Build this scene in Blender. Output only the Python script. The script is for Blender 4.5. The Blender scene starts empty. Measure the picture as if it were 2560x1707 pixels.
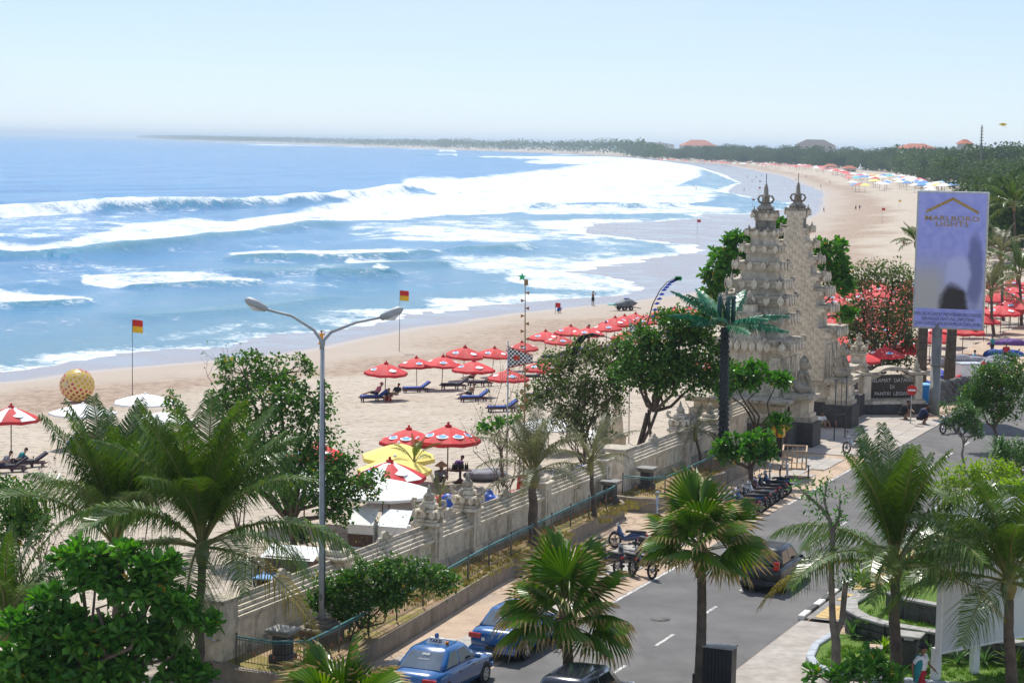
import bpy, bmesh, math, random
import numpy as np
from mathutils import Vector, Matrix
random.seed(7); rng = np.random.default_rng(7)
SC = bpy.context.scene; COL = SC.collection; PI = math.pi
# ---------------------------------------------------------------- camera, sky, sun, exposure
F, ROLL, CZ = 5200.0, 0.021, 15.5
PITCH = math.atan(492.5 / F)
cam = bpy.data.cameras.new('camera'); camo = bpy.data.objects.new('camera', cam); COL.objects.link(camo)
cam.sensor_width = 36.0; cam.lens = F / 2560 * 36; cam.clip_start = 0.5; cam.clip_end = 80000
_fw = Vector((0, math.cos(PITCH), -math.sin(PITCH))); _up = Vector((0, math.sin(PITCH), math.cos(PITCH))); _rt = Vector((1, 0, 0))
_cx = _rt * math.cos(ROLL) + _up * math.sin(ROLL); _cy = _up * math.cos(ROLL) - _rt * math.sin(ROLL)
camo.matrix_world = Matrix(((_cx.x, _cy.x, -_fw.x, 0), (_cx.y, _cy.y, -_fw.y, 0), (_cx.z, _cy.z, -_fw.z, CZ), (0, 0, 0, 1)))
SC.camera = camo
SUN_EL, SUN_AZ = math.radians(56), math.radians(-12)
w_ = bpy.data.worlds.new('World'); SC.world = w_; w_.use_nodes = True
nt = w_.node_tree; nt.nodes.clear()
sk = nt.nodes.new('ShaderNodeTexSky'); sk.sky_type = 'NISHITA'; sk.sun_disc = False
sk.sun_elevation = SUN_EL; sk.sun_rotation = SUN_AZ; sk.air_density = 1.0; sk.dust_density = 0.2; sk.ozone_density = 2.2; sk.altitude = 2600
bg = nt.nodes.new('ShaderNodeBackground'); bg.inputs[1].default_value = 0.092
wo = nt.nodes.new('ShaderNodeOutputWorld')
# humid, milky air: the clear sky is veiled evenly, with thin streaks of high cloud
tc = nt.nodes.new('ShaderNodeTexCoord'); mp = nt.nodes.new('ShaderNodeMapping'); mp.inputs['Scale'].default_value = (1.2, 1.2, 9)
cn = nt.nodes.new('ShaderNodeTexNoise'); cn.inputs['Scale'].default_value = 2.6; cn.inputs['Detail'].default_value = 7; cn.inputs['Roughness'].default_value = .6
cr = nt.nodes.new('ShaderNodeMapRange'); cr.interpolation_type = 'SMOOTHSTEP'; cr.inputs[1].default_value = .42; cr.inputs[2].default_value = .75; cr.inputs[3].default_value = .40; cr.inputs[4].default_value = .60
veil = nt.nodes.new('ShaderNodeMix'); veil.data_type = 'RGBA'; veil.inputs[7].default_value = (6.9, 8.0, 10.3, 1)
nt.links.new(tc.outputs['Generated'], mp.inputs[0]); nt.links.new(mp.outputs[0], cn.inputs['Vector']); nt.links.new(cn.outputs['Fac'], cr.inputs[0])
nt.links.new(cr.outputs[0], veil.inputs[0]); nt.links.new(sk.outputs[0], veil.inputs[6]); nt.links.new(veil.outputs[2], bg.inputs[0]); nt.links.new(bg.outputs[0], wo.inputs[0])
sl = bpy.data.lights.new('sun', 'SUN'); sl.energy = 4.6; sl.angle = math.radians(0.55); sl.color = (1, .955, .88)
so = bpy.data.objects.new('sun', sl); COL.objects.link(so)
TOSUN = Vector((math.sin(SUN_AZ) * math.cos(SUN_EL), math.cos(SUN_AZ) * math.cos(SUN_EL), math.sin(SUN_EL)))
so.rotation_euler = (-TOSUN).to_track_quat('-Z', 'Y').to_euler(); so.location = (0, 0, 60)
vs = SC.view_settings; vs.view_transform = 'Standard'; vs.look = 'None'; vs.exposure = 0.27; vs.gamma = 1.0; vs.use_curve_mapping = False
SC.render.engine = 'CYCLES'; cy = SC.cycles
cy.use_denoising = True; cy.max_bounces = 8; cy.diffuse_bounces = 3; cy.glossy_bounces = 3; cy.transmission_bounces = 4
cy.transparent_max_bounces = 8; cy.volume_bounces = 0; cy.sample_clamp_indirect = 6; cy.caustics_reflective = False; cy.caustics_refractive = False
# ---------------------------------------------------------------- photo geometry: pixel rays and the road frame
def ray(px, py):
    u = px - 1280.0; v = py - 853.5
    U = u * math.cos(ROLL) + v * math.sin(ROLL); V = -u * math.sin(ROLL) + v * math.cos(ROLL)
    cp, sp = math.cos(PITCH), math.sin(PITCH)
    return np.array([U / F, cp - V / F * sp, -sp - V / F * cp])
def G(px, py, z=0.0):                      # ray meets level z
    d = ray(px, py); t = (z - CZ) / d[2]; return np.array([d[0] * t, d[1] * t, z])
def PY(px, py, Y):                         # ray meets the upright plane at distance Y
    d = ray(px, py); t = Y / d[1]; return np.array([d[0] * t, Y, CZ + d[2] * t])
PHI = math.radians(22.9); RD = np.array([math.sin(PHI), math.cos(PHI)]); RN = np.array([-RD[1], RD[0]])
RZ = -PHI                                  # an object turned by RZ has local +Y along the road and +X to its right
def AW(a, w, z=0.0):
    p = a * RD + w * RN; return np.array([p[0], p[1], z])
def aw(p): return float(p[0] * RD[0] + p[1] * RD[1]), float(p[0] * RN[0] + p[1] * RN[1])
SEA = -3.3
# traced water's edge and the smooth upper limit of the wash
SHORE_PX = [(-1400, 1075), (-700, 988), (-300, 948), (0, 916), (146, 900), (256, 890), (475, 872), (567, 857), (700, 838), (860, 812), (981, 787), (1116, 775), (1299, 756), (1482, 743), (1573, 734), (1586, 727), (1555, 706), (1463, 688), (1386, 680), (1481, 667), (1573, 651), (1680, 637), (1758, 624), (1740, 613), (1640, 604), (1555, 592), (1430, 581), (1364, 557), (1481, 549), (1628, 554), (1730, 548), (1773, 533), (1870, 535), (1985, 522), (1975, 505), (1880, 494), (1790, 476), (1850, 458), (1800, 437), (1740, 418), (1665, 404), (1590, 395), (1400, 385), (1100, 374), (860, 366), (600, 358), (450, 352.5), (340, 347)]
WASH_PX = [(-1400, 1075), (-300, 948), (0, 916), (475, 872), (860, 812), (1299, 756), (1586, 727), (1758, 628), (1985, 525), (2010, 480), (1930, 440), (1800, 412), (1665, 402), (1590, 394), (1400, 384), (860, 365), (340, 346)]
SHORE = np.array([G(x, y, SEA)[:2] for x, y in SHORE_PX]); WASH = np.array([G(x, y, SEA)[:2] for x, y in WASH_PX])
def sdist(P, poly):                        # signed distance, positive on the land side
    P = np.asarray(P, float); best = np.full(len(P), 1e18); A = poly[:-1]; Bq = poly[1:]
    for a, b in zip(A, Bq):
        ab = b - a; t = np.clip(((P - a) @ ab) / (ab @ ab), 0, 1); q = a + t[:, None] * ab
        best = np.minimum(best, ((P - q) ** 2).sum(1))
    ring = np.vstack([[[-90000, poly[0][1] - 40]], poly, [[-90000, 300000]]])
    inside = np.zeros(len(P), bool)
    for a, b in zip(ring, np.roll(ring, -1, 0)):
        c = (a[1] > P[:, 1]) != (b[1] > P[:, 1])
        with np.errstate(divide='ignore', invalid='ignore'):
            xi = (b[0] - a[0]) * (P[:, 1] - a[1]) / (b[1] - a[1]) + a[0]
        inside ^= c & (P[:, 0] < xi)
    return np.where(inside, -1, 1) * np.sqrt(best)
def beach_z(P, S=None):
    P = np.atleast_2d(P); Sc = sdist(P, WASH)
    z = SEA - 0.02 + 0.05 * 4 * np.logaddexp(0, (Sc - 14) / 4) + 0.004 * np.clip(Sc, 0, 14)
    z = np.where(z > -0.7, -0.4 - 0.3 * np.exp(-(np.maximum(z, -0.7) + 0.7) / 0.3), z)
    z = z - 0.03 * np.clip(-Sc - 30, 0, 80)
    return z
def B(px, py):                             # ray meets the sand
    d = ray(px, py); t0, t1 = (0 - CZ) / d[2], (SEA - 0.5 - CZ) / d[2]
    for _ in range(40):
        tm = (t0 + t1) / 2; p = d * tm
        if CZ + p[2] > beach_z(p[None, :2])[0]: t0 = tm
        else: t1 = tm
    p = d * t1; return np.array([p[0], p[1], CZ + p[2]])
# ---------------------------------------------------------------- naming helpers
def tag(o, label=None, cat=None, group=None, kind=None):
    if label: o['label'] = label
    if cat: o['category'] = cat
    if group: o['group'] = group
    if kind: o['kind'] = kind
    return o
def thing(name, label, cat, loc=(0, 0, 0), rz=0.0, group=None):
    o = bpy.data.objects.new(name, None); COL.objects.link(o); o.empty_display_size = .1
    o.location = loc; o.rotation_euler = (0, 0, rz)
    return tag(o, label, cat, group)
def obj(name, me, parent=None, loc=None, rot=None, scale=None):
    o = bpy.data.objects.new(name, me); COL.objects.link(o); o.parent = parent
    if loc is not None: o.location = loc
    if rot is not None: o.rotation_euler = rot
    if scale is not None: o.scale = scale
    return o
def dup(o, parent=None, loc=None, rz=None, label=None, group=None, scale=None):
    c = o.copy(); COL.objects.link(c); c.parent = parent
    if loc is not None: c.location = loc
    if rz is not None: c.rotation_euler = (c.rotation_euler[0], c.rotation_euler[1], rz)
    if label: c['label'] = label
    if group: c['group'] = group
    if scale: c.scale = (scale, scale, scale)
    for ch in KIDS(o): dup(ch, c)
    return c
def KIDS(o): return [x for x in bpy.data.objects if x.parent == o] if not hasattr(o, 'children') else list(o.children)
# ---------------------------------------------------------------- mesh builder
class MB:
    def __init__(s): s.v = []; s.f = []; s.m = []; s.sm = []
    def add(s, vs, fs, mi=0, smooth=False):
        k = len(s.v); s.v.extend([tuple(map(float, p)) for p in vs])
        for f in fs: s.f.append(tuple(i + k for i in f)); s.m.append(mi); s.sm.append(smooth)
        return s
    def box(s, c, d, rz=0.0, mi=0, taper=1.0, ch=0.0, top=None):     # centre, full sizes; taper scales the top; ch bevels
        x, y, z = d[0] / 2, d[1] / 2, d[2] / 2; cr, sr = math.cos(rz), math.sin(rz)
        def T(p): return (c[0] + p[0] * cr - p[1] * sr, c[1] + p[0] * sr + p[1] * cr, c[2] + p[2])
        if ch <= 0:
            vs = [(-x, -y, -z), (x, -y, -z), (x, y, -z), (-x, y, -z), (-x * taper, -y * taper, z), (x * taper, -y * taper, z), (x * taper, y * taper, z), (-x * taper, y * taper, z)]
            return s.add([T(p) for p in vs], [(3, 2, 1, 0), (4, 5, 6, 7), (0, 1, 5, 4), (1, 2, 6, 5), (2, 3, 7, 6), (3, 0, 4, 7)], mi)
        ch = min(ch, x * .9, y * .9, z * .9); rings = []
        for (zz, q, t) in ((-z, ch, 1), (-z + ch, 0, 1), (z - ch, 0, taper), (z, ch, taper)):
            X, Y = x * t - q, y * t - q; k = ch * .6 if q == 0 else 0
            rings.append([(-X + k, -Y, zz), (X - k, -Y, zz), (X, -Y + k, zz), (X, Y - k, zz), (X - k, Y, zz), (-X + k, Y, zz), (-X, Y - k, zz), (-X, -Y + k, zz)] if k else
                         [(-X + ch * .01, -Y, zz), (X - ch * .01, -Y, zz), (X, -Y + ch * .01, zz), (X, Y - ch * .01, zz), (X - ch * .01, Y, zz), (-X + ch * .01, Y, zz), (-X, Y - ch * .01, zz), (-X, -Y + ch * .01, zz)])
        vs = [T(p) for r in rings for p in r]; fs = [tuple(range(7, -1, -1)), tuple(range(24, 32))]
        for r in range(3):
            for i in range(8): fs.append((r * 8 + i, r * 8 + (i + 1) % 8, r * 8 + 8 + (i + 1) % 8, r * 8 + 8 + i))
        return s.add(vs, fs, mi)
    def tube(s, pts, rad, n=6, mi=0, cap=True, smooth=True):
        pts = [Vector(p) for p in pts]; m = len(pts)
        if not hasattr(rad, '__len__'): rad = [rad] * m
        vs = []; u = None
        for i, p in enumerate(pts):
            t = (pts[min(i + 1, m - 1)] - pts[max(i - 1, 0)])
            t = t.normalized() if t.length > 1e-9 else Vector((0, 0, 1))
            if u is None:
                u = t.cross(Vector((0, 0, 1))) if abs(t.z) < .95 else t.cross(Vector((0, 1, 0)))
            u = (u - t * u.dot(t)); u = u.normalized() if u.length > 1e-6 else t.orthogonal().normalized()
            w = t.cross(u)
            for k in range(n):
                an = 2 * PI * k / n; vs.append(p + (u * math.cos(an) + w * math.sin(an)) * rad[i])
        fs = []
        for i in range(m - 1):
            for k in range(n): fs.append((i * n + k, i * n + (k + 1) % n, (i + 1) * n + (k + 1) % n, (i + 1) * n + k))
        s.add(vs, fs, mi, smooth)
        if cap:
            k = len(s.v) - m * n
            s.f.append(tuple(range(k + n - 1, k - 1, -1))); s.m.append(mi); s.sm.append(False)
            s.f.append(tuple(range(k + (m - 1) * n, k + m * n))); s.m.append(mi); s.sm.append(False)
        return s
    def lathe(s, prof, n=12, c=(0, 0, 0), mi=0, smooth=True, sx=1, sy=1, rot=0.0):
        vs = []; fs = []
        for r, z in prof:
            for k in range(n):
                an = 2 * PI * k / n + rot; vs.append((c[0] + r * math.cos(an) * sx, c[1] + r * math.sin(an) * sy, c[2] + z))
        for i in range(len(prof) - 1):
            for k in range(n): fs.append((i * n + k, i * n + (k + 1) % n, (i + 1) * n + (k + 1) % n, (i + 1) * n + k))
        fs.append(tuple(range(n - 1, -1, -1))); fs.append(tuple(range((len(prof) - 1) * n, len(prof) * n)))
        return s.add(vs, fs, mi, smooth)
    def ball(s, c, r, n=10, m=6, mi=0):
        r = (r, r, r) if not hasattr(r, '__len__') else r
        vs = [(c[0], c[1], c[2] - r[2])]; fs = []
        for i in range(1, m):
            th = PI * i / m
            for k in range(n): vs.append((c[0] + r[0] * math.sin(th) * math.cos(2 * PI * k / n), c[1] + r[1] * math.sin(th) * math.sin(2 * PI * k / n), c[2] - r[2] * math.cos(th)))
        vs.append((c[0], c[1], c[2] + r[2])); L = len(vs) - 1
        for k in range(n): fs.append((0, 1 + (k + 1) % n, 1 + k)); fs.append((L, L - n + k, L - n + (k + 1) % n))
        for i in range(m - 2):
            for k in range(n): fs.append((1 + i * n + k, 1 + i * n + (k + 1) % n, 1 + (i + 1) * n + (k + 1) % n, 1 + (i + 1) * n + k))
        return s.add(vs, fs, mi, True)
    def prism(s, poly, z0, z1, mi=0, smooth=False):                 # xy outline (ccw) raised from z0 to z1
        n = len(poly); vs = [(p[0], p[1], z0) for p in poly] + [(p[0], p[1], z1) for p in poly]
        return s.add(vs, [tuple(range(n - 1, -1, -1)), tuple(range(n, 2 * n))] + [(i, (i + 1) % n, n + (i + 1) % n, n + i) for i in range(n)], mi, smooth)
    def slab(s, poly, org, ex, ey, ez, t, mi=0):                    # outline in plane (ex,ey) at org, thickness t along ez
        org, ex, ey, ez = map(np.asarray, (org, ex, ey, ez)); n = len(poly)
        a = [org + ex * p[0] + ey * p[1] for p in poly]; b = [p + ez * t for p in a]
        return s.add(a + b, [tuple(range(n - 1, -1, -1)), tuple(range(n, 2 * n))] + [(i, (i + 1) % n, n + (i + 1) % n, n + i) for i in range(n)], mi)
    def loft(s, rings, mi=0, smooth=True, cap=True):
        n = len(rings[0]); vs = [p for r in rings for p in r]; fs = []
        for i in range(len(rings) - 1):
            for k in range(n): fs.append((i * n + k, i * n + (k + 1) % n, (i + 1) * n + (k + 1) % n, (i + 1) * n + k))
        s.add(vs, fs, mi, smooth)
        if cap:
            k = len(s.v) - len(vs)
            s.f.append(tuple(range(k + n - 1, k - 1, -1))); s.f.append(tuple(range(k + (len(rings) - 1) * n, k + len(rings) * n))); s.m += [mi, mi]; s.sm += [smooth, smooth]
        return s
    def mesh(s, name, mats):
        me = bpy.data.meshes.new(name); me.from_pydata(s.v, [], s.f)
        for m in (mats if isinstance(mats, (list, tuple)) else [mats]): me.materials.append(m)
        me.polygons.foreach_set('material_index', s.m); me.polygons.foreach_set('use_smooth', s.sm); me.update(); return me
    def build(s, name, mats, parent=None, **k): return obj(name, s.mesh(name, mats), parent, **k)
def np_mesh(name, V, Fq, mat, smooth=False, attrs=None):            # fast mesh from arrays (quads or triangles)
    V = np.asarray(V, np.float32); Fq = np.asarray(Fq, np.int32); k = Fq.shape[1]
    me = bpy.data.meshes.new(name); me.vertices.add(len(V)); me.vertices.foreach_set('co', V.ravel())
    me.loops.add(Fq.size); me.loops.foreach_set('vertex_index', Fq.ravel())
    me.polygons.add(len(Fq)); me.polygons.foreach_set('loop_start', np.arange(0, Fq.size, k, dtype=np.int32))
    me.polygons.foreach_set('use_smooth', np.full(len(Fq), smooth))
    for m in (mat if isinstance(mat, (list, tuple)) else [mat]): me.materials.append(m)
    for n_, arr in (attrs or {}).items():
        at = me.attributes.new(n_, 'FLOAT', 'POINT'); at.data.foreach_set('value', np.asarray(arr, np.float32))
    me.update(calc_edges=True); return me
def grid_faces(r, c):
    i = np.arange(r - 1)[:, None] * c + np.arange(c - 1)[None, :]
    return np.stack([i, i + 1, i + c + 1, i + c], -1).reshape(-1, 4)
# ---------------------------------------------------------------- materials
class NB:                                                            # small node builder
    def __init__(s, name):
        s.m = bpy.data.materials.new(name); s.m.use_nodes = True; s.t = s.m.node_tree; s.t.nodes.clear()
        s.o = s.n('OutputMaterial')
    def n(s, ty, **k):
        x = s.t.nodes.new('ShaderNode' + ty)
        for a, b in k.items(): setattr(x, a, b)
        return x
    def L(s, a, b): s.t.links.new(a, b)
    def val(s, sock, v):
        if hasattr(v, 'links'): s.L(v, sock)
        else: sock.default_value = v
    def math(s, op, a, b=0.0, c=None):
        x = s.n('Math', operation=op); s.val(x.inputs[0], a); s.val(x.inputs[1], b)
        if c is not None: s.val(x.inputs[2], c)
        return x.outputs[0]
    def smooth(s, v, lo, hi):
        x = s.n('MapRange', interpolation_type='SMOOTHSTEP'); s.val(x.inputs[0], v); x.inputs[1].default_value = lo; x.inputs[2].default_value = hi; return x.outputs[0]
    def mix(s, f, a, b):
        x = s.n('Mix', data_type='RGBA'); s.val(x.inputs[0], f)
        for k, v in ((6, a), (7, b)): s.val(x.inputs[k], v if hasattr(v, 'links') else (*v, 1) if len(v) == 3 else v)
        return x.outputs[2]
    def noise(s, scale, detail=4, rough=.55, vec=None, stretch=None):
        if vec is None: vec = s.n('TexCoord').outputs['Object']
        if stretch:
            mp = s.n('Mapping'); mp.inputs['Scale'].default_value = stretch; s.L(vec, mp.inputs[0]); vec = mp.outputs[0]
        x = s.n('TexNoise'); x.inputs['Scale'].default_value = scale; x.inputs['Detail'].default_value = detail; x.inputs['Roughness'].default_value = rough; s.L(vec, x.inputs['Vector']); return x.outputs['Fac']
    def world(s): return s.n('NewGeometry').outputs['Position']
    def bump(s, h, strength=.3, dist=.05, normal=None):
        x = s.n('Bump'); x.inputs['Strength'].default_value = strength; x.inputs['Distance'].default_value = dist; s.val(x.inputs['Height'], h)
        if normal is not None: s.L(normal, x.inputs['Normal'])
        return x.outputs[0]
    def bsdf(s, col, rough=.6, metal=0., spec=.5, normal=None, **k):
        x = s.n('BsdfPrincipled'); s.val(x.inputs['Base Color'], col if hasattr(col, 'links') else (*col, 1)); s.val(x.inputs['Roughness'], rough)
        x.inputs['Metallic'].default_value = metal; x.inputs['Specular IOR Level'].default_value = spec
        if normal is not None: s.L(normal, x.inputs['Normal'])
        for a, b in k.items(): s.val(x.inputs[a], b)
        return x.outputs[0]
    def done(s, sh): s.L(sh, s.o.inputs[0]); return s.m
MATS = {}
def C(*c): return tuple(c)
def dark(c, k): return tuple(x * k for x in c)
def plain(name, col, rough=.6, var=.18, scale=3., metal=0., spec=.5, bump=.0, bscale=None, stain=None, samt=.5, rand=0., coat=0.):
    if name in MATS: return MATS[name]
    b = NB(name); v = b.noise(scale, 5); c = b.mix(b.smooth(v, .3, .7), dark(col, 1 - var), tuple(min(1, x * (1 + var)) for x in col))
    if rand:
        r = b.n('ObjectInfo').outputs['Random']; h = b.n('HueSaturation'); b.L(c, h.inputs['Color'])
        b.L(b.math('MULTIPLY_ADD', r, rand, 1 - rand / 2), h.inputs['Value']); c = h.outputs[0]
    if stain: c = b.mix(b.math('MULTIPLY', b.smooth(b.noise(scale * .6, 8, .7), .52, .72), samt), c, stain)
    nrm = b.bump(b.noise(bscale or scale * 6, 6), bump, .03) if bump else None
    k = {}
    if coat: k = {'Coat Weight': coat, 'Coat Roughness': .05}
    MATS[name] = b.done(b.bsdf(c, b.math('MULTIPLY_ADD', v, .2, rough - .1), metal, spec, nrm, **k)); return MATS[name]
# ================================================================ the setting: sand, sea, far land, haze
def fbm(P, sc, seed=0, octv=4, stretch=(1, 1)):                      # cheap value noise on the plane
    r = np.random.default_rng(seed); T = r.random((256, 256)); out = np.zeros(len(P)); amp = .5
    for o in range(octv):
        q = P * np.array(stretch) * sc * 2 ** o; i = np.floor(q).astype(np.int64); f = q - i; f = f * f * (3 - 2 * f)
        a = T[i[:, 0] & 255, i[:, 1] & 255]; b = T[(i[:, 0] + 1) & 255, i[:, 1] & 255]; c = T[i[:, 0] & 255, (i[:, 1] + 1) & 255]; d = T[(i[:, 0] + 1) & 255, (i[:, 1] + 1) & 255]
        out += amp * ((a * (1 - f[:, 0]) + b * f[:, 0]) * (1 - f[:, 1]) + (c * (1 - f[:, 0]) + d * f[:, 0]) * f[:, 1]); amp *= .5
    return out / (1 - .5 ** octv)
def sstep(x, a, b): t = np.clip((x - a) / (b - a), 0, 1); return t * t * (3 - 2 * t)
# ---- sand sheet
yy = np.concatenate([np.geomspace(36, 600, 330), np.geomspace(604, 5200, 130), np.geomspace(5400, 24000, 40)])
tt = np.concatenate([np.linspace(-1.3, -.4, 24)[:-1], np.linspace(-.4, .32, 330), np.linspace(.32, 1.3, 26)[1:]])
Yg, Tg = np.meshgrid(yy, tt, indexing='ij'); P2 = np.stack([(Yg * Tg).ravel(), Yg.ravel()], 1)
Zb = beach_z(P2); Sc = sdist(P2, WASH)
near = sstep(500 - P2[:, 1], 0, 300)
Zb = Zb + (fbm(P2, .35, 3) - .5) * .16 * near * sstep(Sc, 10, 24)
wob = (fbm(P2, .06, 5, 3) - .5) * 9
wet = 1 - sstep(Sc + wob * .5, 7.5, 11); damp = 1 - sstep(Sc + wob * 1.6, 9, 26)
# churned, darker band of sand above the wash
chur = sstep(Sc + wob * 1.5, 12, 20) * (1 - sstep(Sc + wob * 2.2, 25, 33))
b = NB('sand'); wp = b.world()
aw_ = b.n('Attribute', attribute_name='wet').outputs['Fac']; ad = b.n('Attribute', attribute_name='damp').outputs['Fac']; ac = b.n('Attribute', attribute_name='churned').outputs['Fac']
n1 = b.noise(.25, 6, .6, wp); n2 = b.noise(2.2, 6, .65, wp); n3 = b.noise(7, 3, .6, wp)
dry = b.mix(b.smooth(n1, .3, .7), (.43, .365, .29), (.49, .425, .345)); dry = b.mix(b.math('MULTIPLY', b.smooth(n2, .45, .70), .55), dry, (.32, .255, .19)); vf = b.n('TexVoronoi'); vf.inputs['Scale'].default_value = 2.3; b.L(wp, vf.inputs['Vector']); dry = b.mix(b.math('MULTIPLY', b.smooth(vf.outputs[0], .22, .05), .4), dry, (.27, .20, .14))  # last mix paints shade into footprint pits as darker spots
chc = b.mix(b.smooth(b.noise(1.1, 6, .7, wp), .38, .66), (.40, .305, .23), (.235, .165, .115))
cl = b.mix(ac, dry, chc); cl = b.mix(b.math('MULTIPLY', ad, .75), cl, (.34, .285, .24)); cl = b.mix(aw_, cl, (.27, .25, .255))
vo = b.n('TexVoronoi'); vo.inputs['Scale'].default_value = 1.7; b.L(wp, vo.inputs['Vector'])
hgt = b.math('ADD', b.math('MULTIPLY', n2, .8), b.math('MULTIPLY', b.smooth(vo.outputs[0], 0, .45), .9)); hgt = b.math('ADD', hgt, b.math('MULTIPLY', n3, .3))
dryf = b.math('SUBTRACT', 1, b.math('MAXIMUM', aw_, b.math('MULTIPLY', ad, .9)))
bp = b.n('Bump'); bp.inputs['Distance'].default_value = .22; b.L(b.math('MULTIPLY', dryf, 1.0), bp.inputs['Strength']); b.L(hgt, bp.inputs['Height'])
rg = b.math('SUBTRACT', .92, b.math('MULTIPLY', aw_, b.math('MULTIPLY_ADD', b.smooth(b.noise(.12, 5, .6, wp), .35, .65), .16, .62)))
MAT_SAND = b.done(b.bsdf(cl, rg, 0, b.math('MULTIPLY_ADD', aw_, .7, .25) if False else .4, bp.outputs[0]))
tag(obj('beach', np_mesh('beach', np.c_[P2, Zb], grid_faces(len(yy), len(tt)), MAT_SAND, True, {'wet': wet, 'damp': damp, 'churned': chur})), kind='structure')
# ---- sea sheet
hh = np.concatenate([[1.9, 2.6], np.arange(3.4, 60, 1.0), np.arange(60, 250, 1.15), np.arange(250, 760, 1.9)])
uu = np.concatenate([np.arange(-4200, -1350, 40), np.arange(-1350, 960, 4.6)])
Hg, Ug = np.meshgrid(hh, uu, indexing='ij'); Vg = Hg - 492.5; cp_, sp_ = math.cos(PITCH), math.sin(PITCH)
dz = -sp_ - Vg / F * cp_; tq = (SEA - CZ) / dz; X = (Ug / F * tq).ravel(); Y = ((cp_ - Vg / F * sp_) * tq).ravel()
qx = (Ug * math.cos(ROLL) - Vg * math.sin(ROLL) + 1280).ravel(); qy = (Ug * math.sin(ROLL) + Vg * math.cos(ROLL) + 853.5).ravel()
PS = np.stack([X, Y], 1); SS = sdist(PS, SHORE) + ((fbm(PS, .10, 41, 4) - .5) * 7 + (fbm(PS, .5, 42, 3) - .5) * 1.6) * np.clip(900 / PS[:, 1], .5, 1.6); SW = sdist(PS, WASH)
def band(pts, soft=4., x0=None, x1=None, sx=40.):                   # foam between an upper and a lower line of the water surface
    pts = np.array(pts, float); top = np.interp(qx, pts[:, 0], pts[:, 1]); bot = np.interp(qx, pts[:, 0], pts[:, 2])
    soft = soft * 1.8; v = sstep(qy, top - soft * 1.6, top + soft) * (1 - sstep(qy, bot - soft * .6, bot + soft * .6))
    lo = pts[0, 0] if x0 is None else x0; hi = pts[-1, 0] if x1 is None else x1
    return v * sstep(qx, lo - sx, lo + sx) * (1 - sstep(qx, hi - sx, hi + sx))
foam = np.zeros(len(PS))
def F_(v, k=1.): global foam; foam = np.maximum(foam, v * k * .96)
F_(band([(-900, 520, 560), (0, 516, 546), (200, 512, 540), (400, 508, 526), (700, 503, 519), (860, 493, 505), (960, 480, 494), (1050, 462, 478), (1100, 452, 470)], 2.5), 1.0)
F_(band([(-900, 556, 600), (0, 544, 604), (220, 538, 600), (340, 532, 585), (520, 532, 570)], 8, sx=90), .60)
F_(band([(-900, 630, 655), (0, 610, 641), (95, 613, 650), (180, 604, 646), (260, 575, 636), (330, 556, 629), (440, 552, 614), (585, 549, 595), (730, 530, 575), (860, 512, 556), (970, 506, 556), (1120, 506, 540), (1260, 506, 536), (1400, 508, 515)], 4, x1=1380), 1.0)
F_(band([(1000, 448, 480), (1045, 446, 472), (1190, 444, 520), (1372, 424, 510), (1480, 408, 508), (1590, 392, 506), (1680, 400, 470), (1760, 410, 440)], 4, sx=25), 1.0)
F_(band([(1160, 474, 505), (1330, 470, 510), (1500, 465, 510), (1720, 465, 512), (1800, 470, 500)], 4), .95)
F_(band([(860, 480, 520), (1050, 486, 516), (1200, 490, 520)], 5), .95)
F_(band([(1300, 522, 540), (1500, 520, 538), (1740, 516, 532), (1860, 522, 532)], 3), .95)
F_(band([(860, 556, 610), (1000, 550, 608), (1200, 546, 608), (1350, 560, 610), (1420, 585, 612)], 8), .62)
F_(band([(960, 572, 606), (1100, 566, 604), (1240, 575, 606), (1370, 590, 608)], 5), .85)
F_(band([(560, 632, 640), (700, 628, 652), (860, 629, 650), (960, 627, 643), (1110, 624, 634)], 3, sx=25), .95)
F_(band([(860, 652, 660), (960, 646, 664), (1025, 658, 666)], 3, sx=15), .95)
F_(band([(200, 690, 716), (347, 688, 720), (420, 686, 716), (560, 690, 717), (655, 694, 715)], 3, sx=12), .95)
F_(band([(0, 664, 690), (200, 660, 700), (420, 665, 690)], 10, sx=120), .52)
F_(band([(-600, 740, 800), (0, 728, 772), (90, 732, 770), (150, 735, 764), (236, 748, 758)], 4, sx=15), .98)
F_(band([(-400, 690, 730), (0, 690, 730), (200, 700, 735)], 10, sx=100), .5)
F_(band([(927, 672, 690), (945, 668, 692), (975, 672, 692)], 2, sx=6), 1.0)
F_(band([(1060, 640, 660), (1200, 640, 690), (1350, 640, 700), (1480, 650, 690), (1573, 640, 655)], 10, sx=60), .66)
F_(band([(1250, 680, 700), (1340, 674, 726), (1480, 690, 738), (1573, 702, 734)], 6, sx=40), .85)
F_(band([(1060, 752, 770), (1200, 745, 764), (1380, 732, 750), (1560, 722, 736)], 4, sx=40), .85)
F_(band([(380, 845, 860), (560, 815, 842), (760, 800, 826), (900, 780, 806)], 8, sx=80), .5)
F_(band([(-500, 395, 400), (300, 392, 396), (800, 385, 390)], 4, sx=200), .36)
for (x0, x1, y0, y1) in ((540, 585, 355, 357.5), (598, 870, 357, 360), (615, 1050, 360.5, 364), (855, 1200, 365, 369), (1000, 1300, 369.5, 373.5), (1095, 1142, 374.5, 381), (1090, 1145, 385, 391), (1115, 1300, 371, 376), (1195, 1375, 390.5, 397), (1310, 1500, 401, 410), (1380, 1620, 377, 388), (1340, 1640, 390, 404), (150, 300, 338, 340)):
    F_(band([(x0, y0, y1), (x1, y0 + (x1 - x0) * .008, y1 + (x1 - x0) * .01)], .9, sx=(x1 - x0) * .12), .97)
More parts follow.
